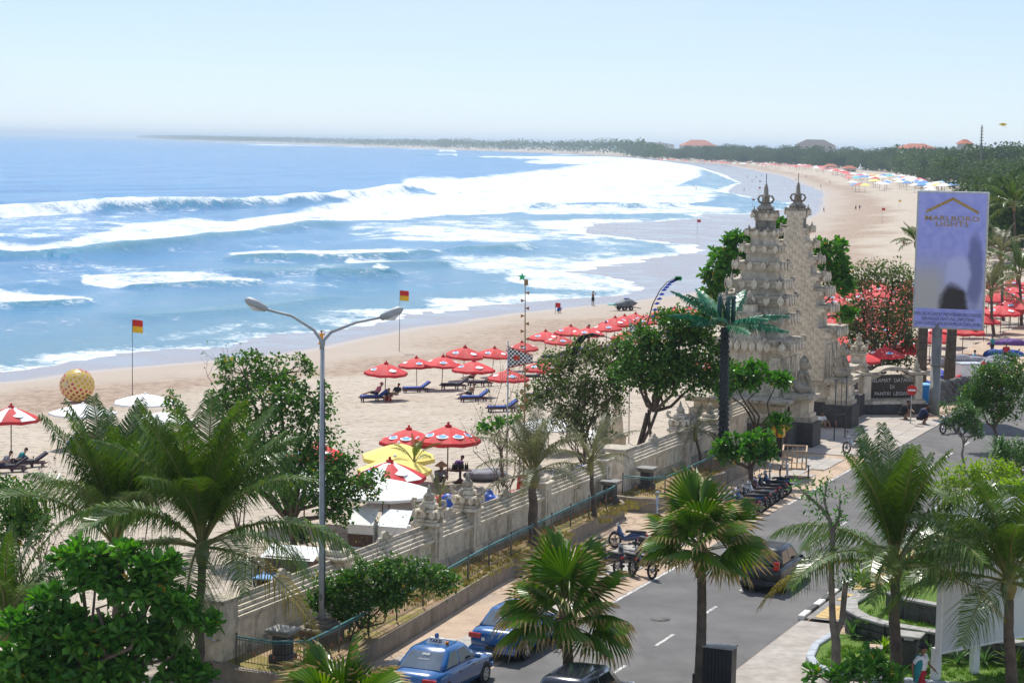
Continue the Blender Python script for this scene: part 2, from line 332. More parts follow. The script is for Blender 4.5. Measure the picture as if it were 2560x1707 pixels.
F_(sstep(SS, -9, -1.5) * (1 - sstep(SS, 2, 5)) * np.clip(1.2 - np.abs(PS[:, 1] - 300) / 900, .55, 1), .82)
F_(sstep(SS, -2.6, -.8), .98)
F_(sstep(SS, -42, -14) * sstep(qx, 950, 1500), .47)
surfz = sstep(-SS, 2, 20) * (1 - sstep(qy, 0, 1)) * 0
foam = np.maximum(foam, .30 * sstep(qy, 470, 560) * sstep(-SS, 3, 15))
foam = foam + .14 * sstep(fbm(PS, .012, 9, 3, (1, .6)), .5, .75) * (1 - sstep(-SS, 500, 900))
# relief: swell, breaking crests and the thin edge of the wash
seaw = np.maximum(-SS, 0)
Zs = SEA + .14 * (1 - np.exp(-seaw / 6)) - .03 * np.maximum(SS, 0)
ph_ = fbm(PS, .006, 11, 3) * 14
am = sstep(seaw, 4, 60) * (1 - sstep(PS[:, 1], 1500, 4000))
Zs += am * (.26 * np.sin(-SW / 4.6 + ph_) + .16 * np.sin(-SW / 2.3 + ph_ * 1.7 + PS[:, 0] * .08) + .35 * (fbm(PS, .05, 12) - .5))
def ridge(pts, h, wd, e0=.08, e1=.15):
    pp = np.array([G(x, y, SEA)[:2] for x, y in pts]); best = np.full(len(PS), 1e18); par = np.zeros(len(PS)); sg = np.zeros(len(PS)); L = np.r_[0, np.cumsum(np.hypot(*np.diff(pp, axis=0).T))]
    for k in range(len(pp) - 1):
        ab = pp[k + 1] - pp[k]; t = np.clip(((PS - pp[k]) @ ab) / (ab @ ab), 0, 1); dv = PS - pp[k] - t[:, None] * ab; d2 = (dv ** 2).sum(1); m = d2 < best
        best[m] = d2[m]; par[m] = (L[k] + t[m] * np.sqrt(ab @ ab)) / L[-1]; sg[m] = (ab[0] * dv[m, 1] - ab[1] * dv[m, 0])
    d = np.sqrt(best); wide = np.where(sg > 0, wd * 1.8, wd * .55)
    return h * np.exp(-(d / wide) ** 2) * sstep(par, 0, e0) * (1 - sstep(par, 1 - e1, 1)) * (.75 + .5 * fbm(PS, .09, 21, 3))
RIDGES = [([(-900, 570), (-300, 552), (0, 541), (200, 535), (400, 525), (560, 521), (700, 517), (860, 501), (980, 488), (1060, 470)], 2.9, 6.5), ([(-500, 660), (0, 641), (95, 649), (180, 645), (300, 634), (450, 616), (600, 594), (750, 574), (900, 552)], 1.25, 4.5),
          ([(1250, 520), (1350, 522), (1500, 522), (1660, 519), (1740, 516)], 1.3, 5), ([(560, 655), (860, 649), (1000, 643), (1115, 632)], .9, 3.5), ([(780, 694), (880, 695), (940, 693), (1000, 690)], 1.15, 3.2), ([(330, 722), (430, 718), (560, 717), (680, 713)], .7, 3), ([(1150, 630), (1240, 629), (1340, 622)], .9, 4), ([(-200, 780), (0, 773), (120, 769), (250, 758)], .6, 2.5), ([(1050, 391), (1145, 391)], 2.5, 14), ([(1060, 381), (1145, 381)], 2.5, 16), ([(1180, 398), (1380, 396)], 2.0, 12), ([(600, 690), (900, 668), (1200, 662)], .5, 4), ([(300, 800), (600, 780), (900, 740)], .35, 3)]
crest = np.zeros(len(PS))
for pts, h, wd in RIDGES:
    z_ = ridge(pts, h, wd); Zs += z_; crest = np.maximum(crest, z_ / max(h, .8))
b = NB('sea_water'); wp = b.world(); af = b.n('Attribute', attribute_name='foam').outputs['Fac']; acr = b.n('Attribute', attribute_name='crest').outputs['Fac']; ash = b.n('Attribute', attribute_name='shallow').outputs['Fac']
nA = b.noise(.11, 9, .72, wp, (1., .6, 1)); nB = b.noise(1.1, 6, .7, wp); nC = b.noise(.035, 4, .6, wp)
fn = b.math('MULTIPLY_ADD', nA, .75, b.math('MULTIPLY', nB, .45)); fn = b.math('SUBTRACT', fn, .60)
ff = b.math('MULTIPLY_ADD', fn, 3.0, af); ff = b.math('MULTIPLY', b.smooth(ff, .48, 1.05), b.math('MULTIPLY_ADD', b.smooth(b.noise(.45, 7, .75, wp, (1, .5, 1)), .3, .62), .35, .62))
deep = b.mix(b.smooth(nC, .35, .65), (.005, .16, .40), (.012, .21, .47)); deep = b.mix(ash, deep, (.07, .23, .33)); deep = b.mix(b.math('MULTIPLY', acr, .55), deep, (.05, .24, .24))
w1 = b.noise(.35, 5, .6, wp, (1, 1.6, 1)); w2 = b.noise(1.5, 5, .65, wp, (1, 1.5, 1))
nr = b.bump(w1, .8, 1.1); nr = b.bump(w2, .8, .35, nr)
wat = b.bsdf(deep, .16, 0, .36, nr, IOR=1.33)
nf = b.bump(b.noise(.8, 6, .7, wp), .8, .5)
fom = b.bsdf((.78, .81, .83), .85, 0, .2, nf)
mx = b.n('MixShader'); b.L(ff, mx.inputs[0]); b.L(wat, mx.inputs[1]); b.L(fom, mx.inputs[2])
MAT_SEA = b.done(mx.outputs[0])
fcs = grid_faces(len(hh), len(uu))
keep = (SS[fcs].min(1) < 25); fcs = fcs[keep][:, ::-1]
tag(obj('sea', np_mesh('sea', np.c_[PS, Zs], fcs, MAT_SEA, True, {'foam': foam, 'crest': crest, 'shallow': np.exp(-seaw / 45)})), kind='structure')
# ---- haze
b = NB('haze'); pv = b.n('VolumePrincipled'); pv.inputs['Color'].default_value = (.70, .85, 1, 1); pv.inputs['Density'].default_value = 1.0e-4; pv.inputs['Anisotropy'].default_value = .2
b.L(pv.outputs[0], b.o.inputs['Volume'])
hz = MB().box((0, 20000, 26), (110000, 90000, 70)).build('haze', b.m); tag(hz, kind='stuff')
# ================================================================ street, planters, wall, gate
def stone(name, col, stain=(.10, .09, .08), samt=.75, rough=.85, sc=1.2, streak=True):
    b = NB(name); tc = b.n('TexCoord').outputs['Object']
    v = b.noise(sc * 3, 6, .6, tc); c = b.mix(b.smooth(v, .3, .7), dark(col, .80), tuple(min(1, x * 1.12) for x in col))
    s1 = b.noise(sc * .9, 8, .72, tc); s2 = b.noise(sc * 2.2, 7, .7, tc, (1, 1, .22))
    st = b.math('MULTIPLY', b.smooth(b.math('MULTIPLY_ADD', s2, .6, b.math('MULTIPLY', s1, .5)), .52, .72), samt)
    c = b.mix(st, c, stain); c = b.mix(b.math('MULTIPLY', b.smooth(b.noise(sc * .5, 4, .6, tc), .5, .7), .35), c, dark((col[0], col[1] * .93, col[2] * .78), .8))
    r = b.n('ObjectInfo').outputs['Random']; h = b.n('HueSaturation'); b.L(c, h.inputs['Color']); b.L(b.math('MULTIPLY_ADD', r, .13, .93), h.inputs['Value'])
    return b.done(b.bsdf(h.outputs[0], rough, 0, .25, b.bump(b.math('ADD', v, b.noise(sc * 14, 4, .6, tc)), .45, .03)))
M_CREAM = stone('cream_stone', (.70, .62, .49), samt=.68); M_CREAM2 = stone('weathered_stone', (.47, .42, .335), (.05, .05, .045), .95, sc=1.6)
M_MOULD = stone('mouldy_stone', (.30, .275, .23), (.03, .03, .028), 1.0, sc=2.0)
M_DARKST = stone('dark_stone', (.085, .08, .078), (.03, .03, .03), .6); M_CONC = stone('planter_concrete', (.30, .255, .20), (.10, .085, .07), .7, sc=.8)
M_PAVE = stone('pale_paving', (.42, .40, .37), (.36, .27, .2), .7, sc=.7)
b = NB('asphalt'); wp = b.world(); v = b.noise(.35, 6, .6, wp); g = b.noise(40, 3, .6, wp); st = b.noise(.5, 6, .65, wp, (1, .25, 1))
c = b.mix(b.smooth(v, .3, .7), (.088, .086, .087), (.135, .131, .128)); c = b.mix(b.math('MULTIPLY', b.smooth(st, .50, .66), .55), c, (.068, .066, .066)); c = b.mix(b.math('MULTIPLY', b.smooth(b.noise(.22, 7, .65, wp), .55, .72), .4), c, (.30, .25, .20))
M_ASPH = b.done(b.bsdf(c, .8, 0, .3, b.bump(b.math('ADD', g, b.math('MULTIPLY', v, .5)), .35, .01)))
b = NB('sandy_soil'); wp = b.world(); v = b.noise(.6, 7, .65, wp); g = b.noise(9, 5, .65, wp)
c = b.mix(b.smooth(v, .35, .68), (.50, .385, .285), (.36, .265, .19)); c = b.mix(b.math('MULTIPLY', b.smooth(g, .5, .7), .35), c, (.25, .19, .14)); c = b.mix(b.math('MULTIPLY', b.smooth(b.noise(.3, 5, .6, wp), .56, .7), .5), c, (.34, .32, .30))
M_SOIL = b.done(b.bsdf(c, .95, 0, .2, b.bump(g, .5, .04)))
b = NB('worn_white_paint'); wp = b.world(); c = b.mix(b.smooth(b.noise(5, 7, .75, wp), .40, .62), (.62, .61, .58), (.17, .165, .16)); M_LINE = b.done(b.bsdf(c, .75))
b = NB('worn_kerb_paint_white'); wp = b.world(); c = b.mix(b.smooth(b.noise(4, 7, .7, wp), .52, .68), (.74, .72, .66), (.28, .26, .23)); M_KW = b.done(b.bsdf(c, .75))
M_KB = plain('kerb_paint_black', (.035, .035, .035), .7, .4, 6); M_TEALRAIL = plain('teal_rail', (.055, .21, .215), .5, .25, 8); M_PICKET = plain('rusty_grey_iron', (.12, .115, .10), .6, .35, 9, stain=(.2, .09, .04))
M_RUST = plain('orange_rust', (.34, .11, .04), .8, .3, 9)
def strip(name, pts, z, mat, kind='structure', parent=None, th=.0):  # flat sheet from an (a,w) outline
    me = MB(); P = [AW(a, w, z) for a, w in pts]
    if th: me.prism([(p[0], p[1]) for p in P], z - th, z)
    else: me.add(P, [tuple(range(len(P)))])
    o = me.build(name, mat, parent)
    if kind: tag(o, kind=kind)
    return o
def ccw(p): 
    a = sum(p[i][0] * p[(i + 1) % len(p)][1] - p[(i + 1) % len(p)][0] * p[i][1] for i in range(len(p))); return p if a > 0 else p[::-1]
strip('street_ground', [(15, 31), (15, -70), (420, -70), (420, 31)], 0.0, M_SOIL, th=.9)
road = strip('road', [(15, 23.95), (15, 17.4), (420, 17.4), (420, 23.95)], .004, M_ASPH)
for i in range(0, 30):                                              # painted lines, each dash its own sheet
    a0 = 47.0 + i * 4.55
    if a0 < 140: strip('centre_dash', [(a0, 20.58), (a0, 20.47), (a0 + 1.75, 20.47), (a0 + 1.75, 20.58)], .008, M_LINE, None, road)
strip('edge_line', [(62, 23.92), (62, 23.80), (74.5, 23.80), (74.5, 23.92)], .008, M_LINE, None, road)
strip('edge_line', [(88, 23.92), (88, 23.80), (101, 23.80), (101, 23.92)], .008, M_LINE, None, road)
cv_ = MB(); cv_.lathe([(.34, 0), (.34, .004)], 18); cv_.build('manhole_cover', plain('cast_iron', (.07, .065, .06), .6, .3, 12, bump=.6), road, loc=AW(64.2, 21.6, .0075))
# pale slab path beside the parked taxis
path = tag(bpy.data.objects.new('pavement', None), kind='structure'); COL.objects.link(path)
slab = {}
for i in range(78):
    a0 = 40 + i * .8
    for k, (w0, w1) in enumerate(((24.9, 25.55), (25.57, 26.25), (26.27, 26.95))):
        if rng.random() < .30 and k != 1: continue
        if 58 < a0 < 62 and k == 2: continue
        m = MB().box((0, 0, 0), (w1 - w0, .785, .05), ch=.008) if k not in slab else None
        if m: slab[k] = m.mesh('paving_slab', M_PAVE)
        p = AW(a0 + .4, (w0 + w1) / 2, .012 + rng.random() * .008); obj('paving_slab', slab[k], path, p, (rng.normal() * .004, rng.normal() * .004, RZ))
# plaza tiles in front of the gate
plaza = tag(bpy.data.objects.new('plaza', None), kind='structure'); COL.objects.link(plaza)
b = NB('plaza_tile'); wp = b.world(); c = b.mix(b.smooth(b.noise(.5, 5, .6, wp), .35, .65), (.36, .335, .31), (.42, .36, .30)); h = b.n('HueSaturation'); b.L(c, h.inputs['Color']); b.L(b.math('MULTIPLY_ADD', b.n('ObjectInfo').outputs['Random'], .16, .9), h.inputs['Value']); M_TILE = b.done(b.bsdf(h.outputs[0], .8, 0, .3, b.bump(b.noise(20, 3, .6, wp), .2, .01)))
tm = MB().box((0, 0, 0), (.985, .985, .06), ch=.008).mesh('plaza_tile', M_TILE)
n_t = 0
for i in range(17):
    for k in range(11):
        a_, w_c = 104.2 + i, 23.9 + k * 1.0
        if w_c > 28 and (a_ < 110 or a_ > 114.6): continue
        if w_c < 24.5 and a_ < 107: continue
        obj('plaza_tile', tm, plaza, AW(a_, w_c, .012 + rng.random() * .006), (0, 0, RZ)); n_t += 1
# planters
SOILZ = .58
def outline_planter(name, label, pts, soilcol):
    P = ccw([tuple(AW(a, w)[:2]) for a, w in pts]); cen = np.mean(P, 0)
    t = thing(name, label, 'planter', (0, 0, 0))
    ins = [tuple(cen + (np.array(p) - cen) * (1 - .3 / max(.5, np.hypot(*(np.array(p) - cen))))) for p in P]
    n = len(P); m = MB(); vs = [(p[0], p[1], z) for z, R in ((-.1, P), (.60, P), (.60, ins), (.40, ins)) for p in R]
    m.add(vs, [(r * n + i, r * n + (i + 1) % n, (r + 1) * n + (i + 1) % n, (r + 1) * n + i) for r in range(3) for i in range(n)])
    m.build('retaining_wall', M_CONC, t); MB().add([(p[0], p[1], .565) for p in ins], [tuple(range(n))]).build('soil', soilcol, t); return t
b = NB('dry_grass_soil'); wp = b.world(); v = b.noise(.8, 7, .7, wp); g = b.noise(12, 5, .7, wp); c = b.mix(b.smooth(v, .42, .58), (.42, .28, .18), (.26, .22, .07)); c = b.mix(b.math('MULTIPLY', b.smooth(g, .45, .65), .5), c, (.15, .13, .05)); M_DRYG = b.done(b.bsdf(c, .95, 0, .2, b.bump(g, .8, .06)))
outline_planter('long_planter', 'long raised planter with concrete edge beside the blue taxis', [(50.6, 30.6), (50.05, 29.3), (50.05, 28.2), (50.3, 27.5), (50.9, 27.2), (52, 27.2), (60, 27.85), (66, 28.4), (74, 28.8), (80.5, 29.0), (81.6, 29.15), (82.2, 29.5), (82.4, 30.6)], M_DRYG)
outline_planter('second_planter', 'short raised planter with rounded end beside the parked motorcycles', [(83.2, 30.6), (82.9, 29.4), (83.1, 28.4), (83.7, 27.9), (84.6, 27.75), (92, 27.9), (99.5, 28.1), (100.3, 28.4), (100.5, 30.6)], M_DRYG)
# grass tufts on the planters
def tufts(name, spots, mat, h, w, n, lean=.5):
    m = n * len(spots); V = np.zeros((m, 3, 3)); S = np.repeat(np.array(spots), n, 0) + np.c_[rng.normal(0, .05, (m, 2)), np.zeros(m)]
    an = rng.random(m) * 2 * PI; d = np.c_[np.cos(an), np.sin(an), np.zeros(m)]; hh_ = h * (.5 + rng.random(m)); ln = lean * hh_ * rng.random(m); an2 = rng.random(m) * 2 * PI; l2 = np.c_[np.cos(an2), np.sin(an2), np.zeros(m)]
    V[:, 0] = S - d * w; V[:, 1] = S + d * w; V[:, 2] = S + l2 * ln[:, None] + np.c_[np.zeros((m, 2)), hh_]
    return np_mesh(name, V.reshape(-1, 3), np.arange(m * 3).reshape(-1, 3), mat)
def leafmat(name, col, col2, rough=.38, trans=.35, spec=.5, yellow=None, yf=.05):
    b = NB(name); r = b.n('NewGeometry').outputs['Random Per Island']; c = b.mix(r, col, col2)
    if yellow: c = b.mix(b.math('GREATER_THAN', b.math('FRACT', b.math('MULTIPLY', r, 37.7)), 1 - yf), c, yellow)
    v = b.noise(.9, 3, .6, b.world()); h = b.n('HueSaturation'); b.L(c, h.inputs['Color']); b.L(b.math('MULTIPLY_ADD', v, .7, .65), h.inputs['Value']); c = h.outputs[0]
    p = b.bsdf(c, rough + .05, 0, spec * .65); tr = b.n('BsdfTranslucent'); h2 = b.n('HueSaturation'); h2.inputs['Saturation'].default_value = 1.15; h2.inputs['Value'].default_value = 1.6; b.L(c, h2.inputs['Color']); b.L(h2.outputs[0], tr.inputs[0])
    mx = b.n('MixShader'); mx.inputs[0].default_value = trans; b.L(p, mx.inputs[1]); b.L(tr.outputs[0], mx.inputs[2]); return b.done(mx.outputs[0])
M_GRASSY = leafmat('dry_grass_blades', (.17, .17, .035), (.30, .24, .08), .6, .3)
sp = []
while len(sp) < 900:
    a_ = rng.uniform(51, 100); w_c = rng.uniform(28.2, 29.9)
    if 82 < a_ < 83.6: continue
    p = AW(a_, w_c, .565)
    if fbm(p[None, :2], .5, 31)[0] > .5: sp.append(p)
tag(obj('grass', tufts('grass', sp, M_GRASSY, .12, .012, 12)), 'short dry grass growing on the planters along the wall', 'grass', kind='stuff')
# ---- the long boundary wall
WF, WT = 30.3, .55                                                  # road face and thickness
ZB = .5
def Lw(a, w, z): return AW(a, w, z)
def bar(m, a0, a1, w0, w1, z0, z1, mi=0):                          # box in the road frame
    p = AW((a0 + a1) / 2, (w0 + w1) / 2, (z0 + z1) / 2); m.box(p, (abs(w1 - w0), abs(a1 - a0), z1 - z0), RZ, mi)
def wall_run(t, a0, a1, h=1.55, med=True):
    m = MB(); bar(m, a0, a1, WF, WF + WT, -.5, ZB + h - .40); m.build('wall_panel', M_CREAM, t)
    m = MB(); bar(m, a0, a1, WF - .10, WF, ZB - .1, ZB + .22); bar(m, a0, a1, WF - .05, WF - .002, ZB + .222, ZB + .34); m.build('plinth', M_CREAM2, t)
    m = MB(); bar(m, a0, a1, WF - .06, WF - .001, ZB + h - .50, ZB + h - .42); m.build('moulding', M_CREAM, t)
    for k in range(5):                                             # stepped coping of five ribs
        z0 = ZB + h - .398 + k * .115; m = MB(); bar(m, a0, a1, WF - .13 + k * .095, WF + WT + .13 - k * .095, z0, z0 + .085); m.build('coping_rib', M_CREAM, t)
        m = MB(); bar(m, a0, a1, WF - .06 + k * .095, WF + WT + .06 - k * .095, z0 + .085, z0 + .115); m.build('coping_joint', M_CREAM2, t)
    am_ = (a0 + a1) / 2
    if med:
        m = MB(); bar(m, am_ - .28, am_ + .28, WF - .07, WF - .003, ZB + .5, ZB + 1.0); bar(m, am_ - .17, am_ + .17, WF - .11, WF - .07, ZB + .58, ZB + .92); m.build('medallion', M_CREAM, t)
    m = MB(); c = AW(am_, WF + WT / 2, ZB + h + .17); e = AW(1, 0)  # little wavy crest on the ridge
    out = [(-.55, 0), (-.45, .12), (-.28, .13), (-.16, .26), (0, .32), (.16, .26), (.28, .13), (.45, .12), (.55, 0)]
    m.slab(out[::-1], c - AW(0, .06), e, np.array([0, 0, 1.]), AW(0, 1), .12); m.build('crest', M_CREAM2, t)
def antefix(m, org, ex, ez, w, h, t=.06, mi=0):                     # pointed carved leaf, upright slab
    ey = np.array([0, 0, 1.]); out = [(-.5, .25), (-.42, -.15), (0, -.55), (.42, -.15), (.5, .25), (.3, .55), (.12, .62), (0, .9), (-.12, .62), (-.3, .55)]
    m.slab([(x * w, y * h) for x, y in out], np.asarray(org), np.asarray(ex), ey, np.asarray(ez), t, mi)
def curl(m, c, ex, s, th=.1):                                       # outward scroll bracket
    pts = [np.asarray(c) + np.asarray(ex) * s * x + np.array([0, 0, s * z]) for x, z in ((0, 0), (.45, .05), (.8, .25), (.95, .6), (.8, .88), (.55, .85), (.5, .62))]
    m.tube(pts, [th, th, th, th * .95, th * .9, th * .8, th * .6], 7)
EA, EW = AW(1, 0), AW(0, 1)
def pillar(t, a, tall, h=1.55, q_=.7):
    m = MB(); bar(m, a - .30, a + .30, WF - .16, WF + WT + .16, -.3, ZB + h + .12); bar(m, a - .36, a + .36, WF - .22, WF - .161, ZB - .1, ZB + .4); m.build('pillar_shaft', M_CREAM, t)
    m = MB(); bar(m, a - .12, a + .12, WF - .20, WF - .163, ZB + .45, ZB + h - .1); m.build('pillar_panel', M_CREAM, t)
    z = ZB + h + .12; cw = WF + WT / 2
    def blk(nm, hw, z0, z1, mat=M_CREAM): m = MB(); p = AW(a, cw, (z0 + z1) / 2); m.box(p, (hw * 2, hw * 1.7, z1 - z0), RZ, ch=.04); return m.build(nm, mat, t)
    blk('capital', .52, z, z + .14)
    if not tall:
        blk('capital', .36, z + .14, z + .34); m = MB(); m.lathe([(.2, 0), (.24, .08), (.12, .2), (.16, .28), (.03, .5)], 8, AW(a, cw, z + .34)); m.build('finial', M_CREAM2, t); return
    def Q(da, dw, dz): return AW(a + da * q_, cw + dw * q_, z + .14 + (dz - .14) * q_)
    def C1(p, d, s_, th): m = MB(); curl(m, p, d, s_ * q_, th * q_); m.build('scroll', M_CREAM2, t)
    def A1(p, ex, ez, w, h2): m = MB(); antefix(m, p, ex, ez, w * q_, h2 * q_); m.build('carved_leaf', M_CREAM, t)
    for sx in (-1, 1): C1(Q(0, sx * .35, .10), EW * sx, .42, .09); C1(Q(sx * .3, 0, .10), EA * sx, .38, .09)
    def B1(hw, z0, z1): blk('capital', hw * q_, Q(0, 0, z0)[2], Q(0, 0, z1)[2])
    for (hw, z0, z1) in ((.62, .14, .30), (.50, .30, .62), (.66, .62, .78)): B1(hw, z0, z1)
    for sx in (-1, 0, 1): A1(Q(-.58, sx * .48, .52), EW, -EA, .30, .34); A1(Q(sx * .42, -.68, .52), EA, -EW, .28, .34)
    for sx in (-1, 1): C1(Q(0, sx * .45, .78), EW * sx, .5, .10); C1(Q(sx * .4, 0, .78), EA * sx, .42, .09)
    B1(.40, .78, 1.05); B1(.28, 1.05, 1.2)
    MB().lathe([(r_ * q_, z_ * q_) for r_, z_ in ((.18, 0), (.27, .08), (.3, .2), (.2, .34), (.1, .42), (.12, .48), (.02, .8))], 9, Q(0, 0, 1.2)).build('finial', M_CREAM2, t)
wall = thing('boundary_wall', 'long cream Balinese stone wall with ribbed coping between beach and road', 'wall')
PIL = [(58.3, 0), (65.2, 1), (68.5, 1), (75.4, 0), (82.3, 0)]
edges = [51.5] + [p for p, _ in PIL]
for a0, a1 in zip(edges[:-1], edges[1:]): wall_run(wall, a0 + (.31 if a0 > 52 else 0), a1 - .31, med=(a1 - a0 > 4))
for a_, tl in PIL: pillar(wall, a_, tl)
m = MB(); bar(m, 50.6, 51.5, WF - .12, WF + .66, -.5, ZB + 1.75); m.build('end_block', M_CREAM, wall)
m = MB(); bar(m, 50.53, 51.55, WF - .2, WF + .74, -.5, ZB + .05); m.build('plinth', M_DARKST, wall)
m = MB(); bar(m, 50.55, 51.55, WF - .18, WF + .72, ZB + 1.75, ZB + 1.86); m.build('coping', M_CREAM2, wall)
MB().tube([AW(50.57, WF + .58, ZB + .95), AW(50.42, WF + .58, ZB + .95), AW(50.42, WF + .0, ZB + .72), AW(50.57, WF + .0, ZB + .72)], .035, 6).build('handrail', plain('galvanised_steel', (.45, .46, .47), .35, .15, 6, metal=.9), wall)
wall2 = thing('boundary_wall', 'shorter cream stone wall stretch leading up to the split gate', 'wall')
wall_run(wall2, 85.6, 92.7); wall_run(wall2, 93.3, 97.4); wall_run(wall2, 98.0, 103.2, 1.9, False); pillar(wall2, 93.0, 1); pillar(wall2, 97.7, 0)
m = MB(); bar(m, 84.3, 85.6, WF - .1, WF + 1.1, -.5, ZB + 1.8); m.build('end_block', M_CREAM, wall2); m = MB(); bar(m, 84.24, 85.66, WF - .16, WF + 1.16, ZB + 1.8, ZB + 1.92); m.build('coping', M_CREAM2, wall2)
# fences on the planters
def fence(label, pts, mesh=True):
    t = thing('fence', label, 'fence'); P = [AW(a, w, .6) for a, w in pts]; L = np.r_[0, np.cumsum([np.hypot(*(P[i + 1] - P[i])[:2]) for i in range(len(P) - 1)])]
    at = lambda s: np.array([np.interp(s, L, [p[k] for p in P]) for k in range(3)]); n = int(L[-1] / 2.3) + 1
    for k in range(n + 1):
        p = at(L[-1] * k / n); MB().tube([p, p + (0, 0, .86)], .03, 6).lathe([(.03, 0), (.045, .03), (.01, .08)], 6, p + (0, 0, .86)).build('fence_post', M_PICKET, t)
    pk = np.arange(0, L[-1], .105); pc = MB()
    for k, s in enumerate(pk):
        p = at(s); pc.tube([p + (0, 0, .05), p + (0, 0, .78)], .0085, 3, cap=False)
    o = pc.build('picket_row', M_PICKET, t); o['kind'] = 'stuff'
    for z, r, mt in ((.80, .028, M_TEALRAIL), (.72, .014, M_TEALRAIL), (.10, .014, M_PICKET)): MB().tube([at(s) + (0, 0, z) for s in np.linspace(0, L[-1], 30)], r, 5).build('rail', mt, t)
    tagm = MB().ball((0, 0, 0), (.03, .03, .06), 6, 4).mesh('rust_emblem', M_RUST)
    for s in np.arange(.6, L[-1], .66): obj('rust_emblem', tagm, t, at(s) + (0, 0, .36))
fence('low picket fence with teal rail along the long planter', [(50.6, 29.7), (50.5, 28.1), (51.1, 27.62), (60, 28.2), (66, 28.75), (74, 29.1), (80.8, 29.35), (81.8, 29.9)])
fence('low picket fence with teal rail on the short planter by the motorcycles', [(83.6, 30.0), (83.6, 28.7), (84.6, 28.25), (92, 28.35), (99.6, 28.6)])
# dark stone lantern plinths on the planters
def plinth_lantern(label, a, w):
    t = thing('stone_pedestal', label, 'pedestal', AW(a, w, .56), RZ, 'dark stone pedestals along the wall')
    MB().box((0, 0, .12), (.62, .62, .24), ch=.03).build('foot', M_DARKST, t); MB().box((0, 0, .52), (.46, .46, .56), ch=.03).build('shaft', M_DARKST, t)
    MB().lathe([(.18, 0), (.18, .03), (.12, .05)], 10, (0, -.24, .5)).build('boss', M_DARKST, t); MB().box((0, 0, .84), (.58, .58, .10), taper=1.25).box((0, 0, .93), (.80, .80, .09), ch=.02).build('cap', plain('grey_stone_cap', (.24, .235, .22), .9, .3, 4, bump=.3), t)
plinth_lantern('dark stone pedestal nearest the camera, left of the street lamp foot', 51.6, 28.75)
plinth_lantern('dark stone pedestal at the far end of the long planter', 81.4, 29.75)
plinth_lantern('dark stone pedestal on the rounded end of the short planter', 85.6, 29.6)
